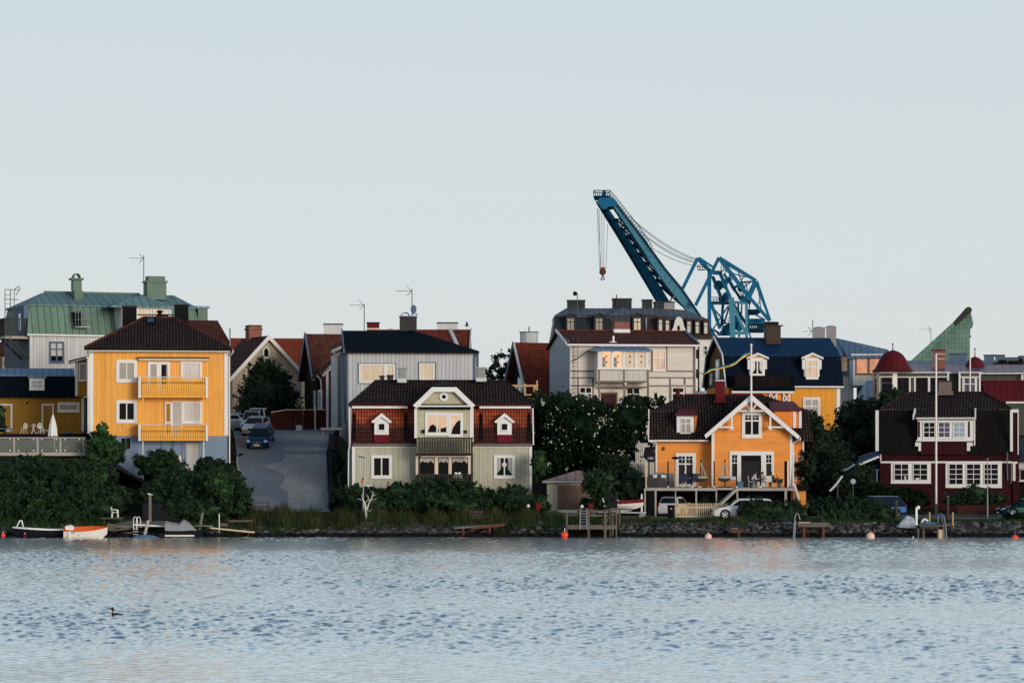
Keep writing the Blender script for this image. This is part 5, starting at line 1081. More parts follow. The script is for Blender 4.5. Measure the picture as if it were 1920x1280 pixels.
# ================= blue-roofed yellow house =================
def blue_roof_house():
    f = Frame(1460, 266, 12, 7.8); f.root('house', 'amber house with shiny blue gambrel roof, brown gable end and two white dormers', 'house'); D = 11
    x0, x1 = f.x(1366), f.x(1575); ze = f.z(724); mb = MB(); mb.box(x0, x1, 0, D, 5, ze); f.B(mb, 'wall', MT['amber_v'])
    Yk, Yr = 1.5, 5.5; zk = f.z(664.5, Yk, 1465); zr = f.z(633, Yr, 1465); E0, E1 = f.x(1362, -.4), f.x(1582, -.4); k0, k1 = f.x(1359.5, Yk), f.x(1575, Yk)
    k0 = E0; r0 = E0
    mb = MB(); mb.slab([(E0, -.4, ze), (E1, -.4, ze), (k1, Yk, zk), (k0, Yk, zk)], .14); mb.slab([(E1, D+.4, ze), (E0, D+.4, ze), (k0, D-Yk, zk), (k1, D-Yk, zk)], .14); lo = f.B(mb, 'lower_roof', MT['navy_v'])
    r1 = f.x(1556, Yr)
    mb = MB(); mb.slab([(k0, Yk-.1, zk), (k1, Yk-.1, zk), (r1, Yr, zr), (r0, Yr, zr)], .14); mb.slab([(k1, D-Yk, zk), (k0, D-Yk, zk), (r0, Yr, zr), (r1, Yr, zr)], .14); up = f.B(mb, 'roof', MT['tile_blue'])
    xg = E0+.35; mb = MB(); mb.ext([(xg, 0, 5), (xg, D, 5), (xg, D, ze), (xg, D-Yk, zk-.1), (xg, Yr, zr-.15), (xg, Yk, zk-.1), (xg, 0, ze)], (.1, 0, 0)); mb.ext([(x1-.1, 0, ze), (x1-.1, D, ze), (x1-.1, D-Yk, zk-.1), (x1-.1, Yr, zr-.15), (x1-.1, Yk, zk-.1)], (.1, 0, 0)); f.B(mb, 'gable_wall', MT['olive_v'])
    mb = MB(); pts = [(-.45, ze-.1), (Yk-.1, zk), (Yr, zr+.03), (D-Yk+.1, zk), (D+.45, ze-.1)]
    for (a, b), (c, d) in zip(pts, pts[1:]): mb.bar((E0-.05, a, b), (E0-.05, c, d), .1, .2)
    f.B(mb, 'bargeboard', MT['white'], up)
    for ya, yb, c0, c1 in ((1.2, 2.1, 695, 722), (4.6, 6.3, 673, 712), (8.3, 9.3, 697, 720)):
        z0, z1 = f.z(c1, 5, 1345), f.z(c0, 5, 1345); mb = MB(); mb.box(xg-.08, xg, ya, yb, z0, z1); w_ = f.B(mb, 'window', MT['white']); mb = MB(); mb.box(xg-.1, xg-.06, ya+.2, (ya+yb)/2-.05, z0+.15, z1-.15); mb.box(xg-.1, xg-.06, (ya+yb)/2+.05, yb-.2, z0+.15, z1-.15); f.B(mb, 'pane', MT['glass_sky'], w_)
    mb = MB(); f.bx(mb, 1568.5, 1575.5, 727, 805, -.05, .2); mb.box(f.x(1488), E1, -.5, -.38, ze-.12, ze+.02); f.B(mb, 'trim', MT['white'])
    window(f, 1505, 1537.5, 744.5, 790, cols=2, rows=(1, 2), pane='curtain', fw=5, mw=3.4)
    for cx, curt, pane in ((1420, 'lace', 'glass'), (1522.5, None, 'peach')):
        Y = -.2 if cx == 1420 else -.1; s = lambda o: f.x(cx+o, Y); zz = lambda p_: f.z(p_, Y, cx)
        mb = MB(); mb.box(s(-14), s(14), Y, 1.6, zz(706), zz(670)); mb.ext([(s(-14), Y, zz(670)), (s(14), Y, zz(670)), (s(0), Y, zz(663.5))], (0, 2, 0)); d_ = f.B(mb, 'dormer', MT['white'])
        mb = MB()
        for sg in (-1, 1):
            pts = [(s(20.5*sg), Y-.25, zz(670)), (s(0), Y-.25, zz(661)), (s(0), Y-.25, zz(664.8)), (s(20.5*sg), Y-.25, zz(673.5))]; mb.ext(pts, (0, .12, 0))
        f.B(mb, 'bargeboard', MT['white'], d_)
        mb = MB(); mb.ext([(s(-9), Y-.03, zz(670.5)), (s(9), Y-.03, zz(670.5)), (s(0), Y-.03, zz(666.5))], (0, .02, 0)); f.B(mb, 'tympanum', MT['amber_v'], d_)
        mb = MB(); mb.slab([(s(-20), Y-.2, zz(670)), (s(0), Y-.2, zz(660.7)), (s(0), 2.6, zz(660.7)), (s(-20), 2.6, zz(670))], .06); mb.slab([(s(0), Y-.2, zz(660.7)), (s(20), Y-.2, zz(670)), (s(20), 2.6, zz(670)), (s(0), 2.6, zz(660.7))], .06); f.B(mb, 'dormer_roof', MT['navy_v'], d_)
        mb = MB(); f.bx(mb, cx-18, cx-14, 674, 692, Y-.02, .3); f.bx(mb, cx+14, cx+18, 674, 692, Y-.02, .3); f.B(mb, 'side_board', MT['white'], d_)
        window(f, cx-11.5, cx+11.5, 674.5, 703 if cx == 1420 else 710, dy=Y, cols=2, rows=(1,) if cx == 1420 else (1, 2), pane=pane, fw=2.6, mw=2.6, curtain=curt, proud=.07)
    # veranda wing with black parapet in front
    Y = -2.2; vx = lambda a: f.x(a, Y); vz = lambda b: f.z(b, Y, 1430)
    mb = MB(); mb.slab([(vx(1376), Y-.3, vz(733)), (vx(1490), Y-.3, vz(733)), (f.x(1486), 0, f.z(703, 0, 1430)), (f.x(1366), 0, f.z(703, 0, 1430))], .12); vr = f.B(mb, 'veranda_roof', MT['black_roof'])
    mb = MB(); f.bx(mb, 1380, 1481, 704, 727.5, Y+.35, .08); mb.box(vx(1380), vx(1380)+.08, Y+.35, 0, vz(727.5), vz(704)); mb.box(vx(1481)-.08, vx(1481), Y+.35, 0, vz(727.5), vz(704)); f.B(mb, 'parapet', MT['black_v'], vr)
    mb = MB(); f.bx(mb, 1372, 1490, 733, 736.5, Y-.34, .1); 
    for a in (1442, 1455, 1468, 1479): f.bx(mb, a, a+2.2, 737, 760, Y-.1, .1)
    for a in (1444, 1468): 
        mb.bar(f.p(a, 737, Y-.12), f.p(a+13, 756, Y-.12), .1); mb.bar(f.p(a+13, 737, Y-.14), f.p(a, 756, Y-.14), .1)
    f.B(mb, 'veranda_lattice', MT['white'], vr)
    mb = MB(); mb.box(vx(1378), vx(1480), Y+.1, 0, 6, vz(737)); f.B(mb, 'veranda_wall', MT['orange_v'], vr)
    c = chimney(f, 1437, 1464, 609, 645, 3.6, 1.2, 'chim_brown', 'chim_dark', parent=up, capw=4.5); mb = MB(); f.bx(mb, 1436, 1460, 603, 608.5, 3.7, 1); f.B(mb, 'chimney_crown', MT['black'], c)
blue_roof_house()
antenna(1524, 274, 600, 634, 1505, 1524, 621, 'bent television aerial left of the pale twin chimney')
def white_annex():
    f = Frame(1615, 292, 0, 8.5); f.root('house', 'white and grey house with blue-grey sheet roof and lit corner windows', 'house')
    mb = MB(); mb.box(f.x(1555), f.x(1600), 0, 9, 8, f.z(664)); mb.box(f.x(1596), f.x(1655), -1.5, 8, f.z(723), f.z(664)); mb.box(f.x(1606), f.x(1655), -.4, 8, 8, f.z(723)); f.B(mb, 'wall', MT['offwhite_v'])
    mb = MB(); mb.slab([f.p(1540, 664, -.5), f.p(1592, 665, -.5), f.p(1592, 668, -2), f.p(1672, 668, -2), f.p(1640, 652, 2), f.p(1568, 634, 5), f.p(1545, 634, 5)], .12); f.B(mb, 'roof', MT['metal_blue'])
    mb = MB(); mb.slab([f.p(1590, 669.5, -2.1), f.p(1672, 668.5, -2.1), f.p(1665, 655, 2), f.p(1568, 633.5, 5)], .1); f.B(mb, 'roof_hip', MT['metal_blue'])
    window(f, 1577, 1590, 667, 697, dy=-.05, cols=1, rows=(1, 2), pane='peach', fw=1.2, mw=.8, mat_f='rust')
    window(f, 1605, 1627, 671.5, 701, dy=-1.5, cols=1, pane='glass_fire', fw=1.2, mat_f='rust'); window(f, 1629.5, 1650, 671.5, 701, dy=-1.5, cols=1, pane='glass_fire', fw=1.2, mat_f='rust')
    mb = MB(); f.bx(mb, 1592, 1599, 668, 722, -1.55, .3); f.bx(mb, 1577, 1592, 697.5, 704, -.2, .2); f.B(mb, 'trim', MT['metal_blue'])
    mb = MB(); f.bx(mb, 1599, 1655, 722.5, 725, -1.6, .2); f.bx(mb, 1607, 1622, 727, 745, -.45, .1); f.B(mb, 'dark_band', MT['slate_paint'])
    g = Frame(1547, 276, 0, 8.5); g.root('chimney', 'pale double chimney with domed caps beside the blue roof', 'chimney')
    mb = MB()
    for a, b, c0 in ((1525, 1547, 613), (1549, 1568, 611)):
        mb.box(g.x(a), g.x(b), 0, 1.2, g.z(640 if a < 1540 else 652), g.z(c0+2)); mb.lathe((g.x((a+b)/2), .6, g.z(c0+2)), [((b-a)/2*276/F*1.12, 0), ((b-a)/2*276/F*1.12, .05), (.2, .16)])
    g.B(mb, 'stack', MT['chim_grey'])
white_annex()

# ================= dome house =================
def dome_house():
    f = Frame(1770, 278, 0, 8.5); f.root('house', 'long veranda house with two red onion domes and glazed upper storey', 'house'); D = 9
    x0, x1 = f.x(1680), f.x(1960); ze = f.z(698); mb = MB(); mb.box(x0, x1, 0, D, 8, ze); f.B(mb, 'wall', MT['moss_v'])
    mb = MB(); mb.slab([f.p(1676, 698, -.5), f.p(1980, 700, -.5), f.p(1960, 684, 5), f.p(1712, 683, 5)], .12); mb.slab([(f.x(1980, -.5), D+.5, ze), (f.x(1676, -.5), D+.5, ze), (f.x(1712, 5), 5, f.z(683, 5)), (f.x(1960, 5), 5, f.z(684, 5))], .12); rf = f.B(mb, 'roof', MT['metal_plumlight'])
    s = 278/F
    def dome(cx, cy, base, R, top, nm, dep, n=8):
        prof = [(R*a_, base-R*b_) for a_, b_ in ((1, 0), (.84, .15), (.73, .34), (.63, .56), (.48, .78), (.29, .92), (.1, .99))]+[(1.0, base-R*1.01), (.7, top+5), (1.6, top+3), (.3, top)]
        mb = MB(); c = f.p(cx, base, dep); mb.lathe((c[0], c[1], 0), [(r_*s, CH+(HY-y_)*s) for r_, y_ in prof], n*2); return f.B(mb, nm, MT['dome_red'])
    # left tower
    Y = -1.5; c = f.p(1659, 700, Y); R = 25*s
    mb = MB(); pr = [(c[0]+R*math.cos(math.pi/8+k*math.pi/4), c[1]+R*math.sin(math.pi/8+k*math.pi/4)) for k in range(8)]
    mb.ext([(a, b, 8) for a, b in pr], (0, 0, f.z(697, Y)-8)); tw = f.B(mb, 'corner_tower', MT['white'])
    dome(1674, 0, 697, 40, 643, 'dome', Y)
    fy = c[1]-R*math.cos(math.pi/8)-.02
    for a, b in ((1652, 1673.5),):
        window(f, a, b, 707, 742, dy=fy, cols=1, rows=(1, 2.5), pane='glass', fw=1.2, mw=1, mat_f='trim_brown')
    window(f, 1639.5, 1644, 708, 742, dy=fy+.25, cols=1, rows=(1, 2.5), pane='glass', fw=.8, mw=1, mat_f='trim_brown')
    mb = MB(); f.bx(mb, 1649, 1674, 699.5, 705, fy-.02, .05); f.bx(mb, 1638, 1645, 699.5, 705, fy+.33, .05); f.B(mb, 'frieze', MT['moss_v'], tw)
    # glazed veranda strip
    Y = -.9; mb = MB(); mb.box(f.x(1679, Y), f.x(1780, Y), Y, 0, f.z(745, Y), f.z(698.5, Y)); v = f.B(mb, 'veranda', MT['moss_v'])
    mb = MB()
    for a, b, c0, c1 in ((1679, 1783, 697, 699), (1679, 1779, 705.4, 707.4), (1679, 1682, 699.2, 745), (1704.5, 1707.5, 707.5, 745), (1714, 1717, 707.5, 745), (1740, 1744, 707.5, 745), (1776, 1779.5, 699, 745)): f.bx(mb, a, b, c0, c1, Y-.06, .1)
    f.B(mb, 'frame', MT['white'], v)
    for a, b in ((1682.5, 1704), (1717.5, 1739.5), (1744.5, 1775)): window(f, a, b, 708, 745, dy=Y-.01, cols=2, rows=(1.2, 3), pane='glass', fw=1, mw=1.2, mat_f='door_red', proud=.04)
    # second tower
    mb = MB(); mb.box(f.x(1799, Y), f.x(1839, Y), Y, 0, f.z(745, Y), f.z(698.5, Y)); t2 = f.B(mb, 'bay_tower', MT['moss_v'])
    mb = MB()
    for a, b, c0, c1 in ((1797, 1841, 697, 699), (1797.5, 1801, 699.2, 742), (1835.5, 1839, 699.2, 742), (1801, 1835.5, 705.5, 707.5), (1804.5, 1808, 707.6, 742), (1828.5, 1832, 707.6, 742)): f.bx(mb, a, b, c0, c1, Y-.06, .1)
    f.B(mb, 'frame', MT['white'], t2)
    window(f, 1808, 1828.5, 708, 742, dy=Y-.01, cols=2, rows=(1, 2), pane='glass_blue', fw=.8, mw=2)
    dome(1828, 0, 690, 24, 649, 'dome', 4, 8)
    # right part
    mb = MB(); f.bx(mb, 1839, 1960, 698.5, 700.8, -.5, .1); f.bx(mb, 1886, 1960, 752.5, 756, -2.1, .1); f.bx(mb, 1915, 1919, 700, 712, -.45, .1); f.B(mb, 'trim', MT['white'])
    mb = MB(); mb.slab([f.p(1850, 750, -2), f.p(1990, 751, -2), f.p(1990, 714, 0), f.p(1840, 713, 0)], .12); f.B(mb, 'lower_roof', MT['metal_plum'])
    mb = MB(); f.bx(mb, 1850, 1960, 757, 850, -1.8, 1.8); f.B(mb, 'lower_wall', MT['moss_v'])
    mb = MB(); mb.slab([f.p(1602, 751, -4), f.p(1636, 747, -4), f.p(1636, 713, -2.2), f.p(1624, 714, -2.2)], .12); f.B(mb, 'side_roof', MT['metal_blue'])
    mb = MB(); f.bx(mb, 1604, 1660, 751, 800, -3.6, 3); f.B(mb, 'side_wall', MT['night_v'])
    c = chimney(f, 1747, 1772, 655, 697, 2.5, .9, 'brick', 'chim_red', parent=rf); mb = MB(); f.bx(mb, 1746.8, 1757, 658, 697, 2.45, .1); f.B(mb, 'chimney_side', MT['chim_stone'], c); mb = MB(); f.bx(mb, 1758, 1771, 663, 664, 2.46, .1); f.bx(mb, 1758, 1771, 672, 673, 2.46, .1); f.B(mb, 'chimney_band', MT['white'], c)
dome_house()
antenna(1745.5, 420, 617, 645, 1724, 1745, 617, 'small television aerial left of the sharp green roof')
def wedge():
    f = Frame(1765, 480, 0, 9); f.root('modern_building', 'sharp wedge-shaped building clad in pale green copper tiles', 'building')
    P = f.p
    mb = MB(); mb.ext([P(1710, 820, 0), P(1710, 684, 0), P(1750, 645, 0), P(1788, 607, 0), P(1817, 579, 0), P(1820, 585, 0), P(1825, 606, 0), P(1819, 613, 0), P(1820, 684, 0), P(1820, 820, 0)], (0, 12, 0)); f.B(mb, 'copper_face', MT['green_roof'])
    mb = MB(); o = -1.2
    mb.ext([P(1700, 683, o), P(1716, 683, o), P(1790, 612, o), P(1787, 604, o)], (0, 10, 0)); f.B(mb, 'lower_edge', MT['green_roof'])
    mb = MB(); mb.ext([P(1787, 604, o), P(1790, 612, o), P(1820, 585, o), P(1822.5, 579, o), P(1818, 575, o), P(1812, 576, o)], (0, 10, 0)); f.B(mb, 'dark_edge', MT['chim_dark'])
    g = Frame(1860, 430, 0, 9); g.root('flat_building', 'long low dark building with rooftop plant boxes behind the domes', 'building')
    mb = MB(); g.bx(mb, 1700, 2000, 675, 840, 0, 10); g.B(mb, 'wall', MT['slate_paint'])
    for a, b, c in ((1780, 1812, 664), (1845, 1864, 666), (1866, 1884, 666), (1910, 1940, 668), (1884, 1912, 671)):
        mb = MB(); g.bx(mb, a, b, c, 675, 1, 5); g.B(mb, 'roof_box', MT['slate_paint']); mb = MB(); g.bx(mb, a-1, b+1, c-1.5, c-.02, .8, 5.4); g.B(mb, 'box_lid', MT['steel_dark'])
wedge()

# ================= dark red house by the lane =================
def maroon_house():
    f = Frame(1778, 235, -1.5, 1.4); f.root('house', 'dark red wooden house with black tiled mansard and wide white-framed dormer', 'house'); D = 9
    x0, x1 = f.x(1650), f.x(1896); zf = f.z(848); mb = MB(); mb.box(x0, x1, 0, D, .5, zf); f.B(mb, 'wall', MT['maroon_v'])
    Yk = 1.0; zk = f.z(765.5, Yk); E0, E1 = f.x(1648, -.35), f.x(1895, -.35)
    mb = MB(); roof(mb, (E0, E1, -.35, D+.35, zf), (E0+.05, E1-.05, Yk, D-Yk, zk), .12); lo = f.B(mb, 'mansard', MT['black_v'])
    zr = f.z(736, 4.5); mb = MB()
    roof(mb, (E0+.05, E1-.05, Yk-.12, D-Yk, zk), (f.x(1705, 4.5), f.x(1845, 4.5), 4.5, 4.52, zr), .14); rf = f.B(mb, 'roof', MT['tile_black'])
    mb = MB(); 
    for A, Bq in (((E0+.05, Yk-.1, zk), (f.x(1705, 4.5), 4.5, zr)), ((E1-.05, Yk-.1, zk), (f.x(1845, 4.5), 4.5, zr)), ((f.x(1705, 4.5), 4.5, zr), (f.x(1845, 4.5), 4.5, zr))): mb.tube(A, Bq, .11, n=6)
    f.B(mb, 'ridge_tiles', MT['tile_black'], rf)
    mb = MB(); f.bx(mb, 1641.5, 1647.5, 769, 845, -.4, .12); f.bx(mb, 1894, 1899, 768, 846, -.4, .12); f.bx(mb, 1898, 1909, 767, 773, .6, .12); f.bx(mb, 1908, 1910, 767, 852, .6, .1); f.B(mb, 'bargeboard', MT['white'], lo)
    mb = MB(); mb.box(f.x(1899), f.x(1910), .7, D, .5, f.z(770, .7)); f.B(mb, 'side_porch', MT['maroon_v'])
    mb = MB(); f.bx(mb, 1651, 1896, 864.3, 867.8, -.06, .1); f.bx(mb, 1650, 1652.5, 848, 863.8, -.05, .1); f.bx(mb, 1896, 1908, 865, 868.5, .6, .1); f.bx(mb, 1894.5, 1896.5, 868, 905, .5, .1); f.bx(mb, 1899, 1904, 868, 901, .5, .1); f.B(mb, 'trim', MT['white'])
    # dormer
    Y = -.45; dx = lambda a: f.x(a, Y); dz = lambda b: f.z(b, Y); mb = MB(); mb.box(dx(1720.5), dx(1826), Y, 1.5, dz(825), dz(783)); dm = f.B(mb, 'dormer', MT['white'])
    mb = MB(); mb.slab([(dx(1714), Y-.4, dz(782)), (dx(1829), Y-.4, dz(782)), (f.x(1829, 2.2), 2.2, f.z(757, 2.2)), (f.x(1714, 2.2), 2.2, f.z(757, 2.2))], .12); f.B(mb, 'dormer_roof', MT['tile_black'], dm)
    mb = MB(); f.bx(mb, 1718, 1827, 782.5, 785, Y-.42, .1); mb.bar((dx(1713), Y-.45, dz(783)), (f.x(1716, .6), .6, f.z(768, .6)), .12, .3); mb.bar((dx(1829), Y-.45, dz(783)), (f.x(1829, .6), .6, f.z(768, .6)), .12, .3)
    f.bx(mb, 1826.2, 1828.5, 779, 835, Y-.05, .2); f.bx(mb, 1716, 1727, 829, 836, Y-.02, .15); f.bx(mb, 1722, 1727, 836, 845, Y+.05, .15); f.bx(mb, 1813, 1824, 829, 836, Y-.02, .15); f.bx(mb, 1813, 1819, 836, 845, Y+.05, .15); f.bx(mb, 1718, 1824, 824.2, 827, Y-.1, .14); f.B(mb, 'dormer_trim', MT['white'], dm)
    mb = MB(); f.bx(mb, 1721, 1824, 785.2, 787, Y-.02, .03); f.bx(mb, 1721, 1725, 790, 819, Y-.02, .03); f.bx(mb, 1815, 1818.5, 790, 819, Y-.02, .03); f.B(mb, 'dormer_panel', MT['maroon_v'], dm)
    for a, b, pn in ((1730.5, 1754.5, 'glass'), (1758.5, 1782.5, 'glass_blue'), (1786.5, 1810.5, 'glass_sky')): window(f, a, b, 790, 821, dy=Y, cols=2, rows=(1, 1, 1), pane=pn, fw=2.2, mw=1.1, proud=.06)
    mb = MB(); mb.ext([f.p(1727, 827, Y+.1), f.p(1813, 827, Y+.1), f.p(1813, 852, -.42), f.p(1727, 852, -.42)], (0, .06, 0)); f.B(mb, 'apron', MT['maroon_v'], dm)
    # ground floor windows
    for (a, b, c, d, units, rows) in ((1670.5, 1745.5, 865, 906, ((1676, 1704.5), (1711.5, 1740)), 3), (1773, 1878.5, 865, 914, ((1778.5, 1806.5), (1811.5, 1839.5), (1844.5, 1872.5)), 4)):
        mb = MB(); f.bx(mb, a, b, c+3, d, -.07, .08); cs = f.B(mb, 'window_casing', MT['white'])
        for u0, u1 in units: window(f, u0, u1, 868.5, d-5.5, dy=-.08, cols=2, rows=(1,)*rows, pane='glass', fw=1.6, mw=1.2, proud=.05, sill=False)
        mb = MB(); f.bx(mb, a-.5, b+.5, d-1.5, d+.2, -.2, .1); f.B(mb, 'sill', MT['white'], cs)
    mb = MB(); q = f.p(1697, 897, -.1); mb.lathe((q[0], q[1]-.02, q[2]-.1), [(.09, 0), (.06, .12), (.11, .3)], 8); q = f.p(1720, 897, -.1); mb.ball((q[0], q[1]-.02, q[2]), .12, sq=(1.4, .3, .6)); f.B(mb, 'window_ornament', MT['plastic_white'])
    c = chimney(f, 1760, 1784, 713, 740, 3.6, .9, 'chim_stone', 'chim_dark', parent=rf, capw=2); mb = MB(); f.bx(mb, 1758.5, 1787, 733, 740.5, 3.5, 1.1); f.B(mb, 'chimney_base', MT['chim_stone'], c)
    pipe(f, [(1888.5, 848, -.4), (1889, 900, -.1)], .05, 'slate_paint')
    # lean-to on the left
    mb = MB(); mb.slab([f.p(1609, 871, -1.5), f.p(1648, 855, -1.5), f.p(1648, 843, 3), f.p(1609, 857, 3)], .1); lt = f.B(mb, 'lean_to', MT['metal_blue'])
    mb = MB(); mb.bar(f.p(1609, 871.5, -1.6), f.p(1648.5, 855.5, -1.6), .08, .16); mb.bar(f.p(1609, 857, 3.05), f.p(1648.5, 843.5, 3.05), .08, .08); f.B(mb, 'lean_to_edge', MT['white'], lt)
    mb = MB()
    for a, b, c0, c1 in ((1594, 1648, 879.5, 881.5), (1595, 1597, 881, 888), (1619.5, 1622, 881, 912), (1643, 1645.5, 881, 905)): f.bx(mb, a, b, c0, c1, -1.0, .08)
    f.B(mb, 'lean_to_frame', MT['metal_blue'], lt)
    mb = MB(); mb.box(f.x(1597), x0, .2, 3.5, .5, f.z(872)); f.B(mb, 'lean_to_wall', MT['dark'], lt)
maroon_house()
def right_neighbour():
    f = Frame(1935, 240, 0, 1.4); f.root('house', 'dark house with pale eave at the right edge behind the dark red house', 'house')
    mb = MB(); f.bx(mb, 1908, 1990, 868, 940, 0, 6); f.B(mb, 'wall', MT['night_v']); mb = MB(); mb.slab([f.p(1906, 862, -1), f.p(2000, 862, -1), f.p(2000, 820, 5), f.p(1911, 820, 5)], .15); f.B(mb, 'roof', MT['metal_dark'])
    mb = MB(); f.bx(mb, 1907, 1960, 863, 879, -.4, .3); f.bx(mb, 1886, 1960, 901, 903, -.6, .5); f.B(mb, 'fascia', MT['metal_light'])
    window(f, 1912, 1945, 880, 900, pane='glass', fw=1, cols=3)
right_neighbour()
def flagpole(px, d, y0, y1, lab, w=4.6):
    z0 = ground_z(X(px, d), d); t = thing('flagpole', lab, 'flagpole', (X(px, d), d, z0)); s = d/F
    MB().tube((0, 0, 0), (0, 0, Z(y0, d)-z0), w*s/2, w*s/2*.7, 10).build('pole', MT['plastic_white'], t)
    MB().ball((0, 0, Z(y0, d)-z0+.06), .10, 8, 6).build('knob', MT['steel_dark'], t)
    MB().box(-.12, .12, -.12, .12, 0, .9).build('base', MT['steel_dark'], t)
    return t
flagpole(1755.3, 230, 662, 935, 'tall white flagpole in front of the dark red house', 4.4)
flagpole(1819, 262, 632, 745, 'white flagpole rising before the second red dome', 3.2)
t = thing('flagpole', 'white flagpole fixed to the peak of the orange gable', 'flagpole', (X(1408.6, 227.9), 227.9, Z(772, 227.9)))
MB().tube((0, 0, 0), (0, 0, 124*227.9/F), .085, .06, 10).build('pole', MT['plastic_white'], t); MB().ball((0, 0, 125.5*227.9/F), .10, 8, 6).build('knob', MT['plastic_white'], t)
def pennant():
    t = thing('pennant', 'long blue and yellow pennant blowing to the left from the flagpole', 'pennant', (X(1407, 227.7), 227.7, Z(660, 227.7)))
    ctr = [(1407, 660.5, 7.5), (1400, 663.5, 7), (1393, 668, 6), (1386, 674, 4.6), (1379, 680, 5), (1369, 684.5, 5), (1358, 687, 4.8), (1347, 690, 4.2), (1338, 691.5, 3), (1331, 693.5, 4.4), (1326, 697, 4), (1320, 701, 2), (1314, 699.5, 1.6), (1309, 694, 1.6)]
    s = 227.7/F; L = lambda px, py, yy: ((px-1407)*s, yy, (660-py)*s)
    for nm, a, b, m in (('upper_half', -1.0, 0.05, 'flag_blue'), ('lower_half', .05, 1.0, 'flag_yellow')):
        vs = []; n = len(ctr)
        for i, (px, py, h) in enumerate(ctr):
            yy = .35*math.sin(i*1.1); vs += [L(px, py+a*h*.55, yy), L(px, py+b*h*.55, yy+.03)]
        vs += [(x, y+.02, z) for x, y, z in vs]; N = 2*n
        fs = [(2*i, 2*i+1, 2*i+3, 2*i+2) for i in range(n-1)]+[(N+2*i, N+2*i+2, N+2*i+3, N+2*i+1) for i in range(n-1)]
        MB().add(vs, fs).build(nm, MT[m], t)
pennant()

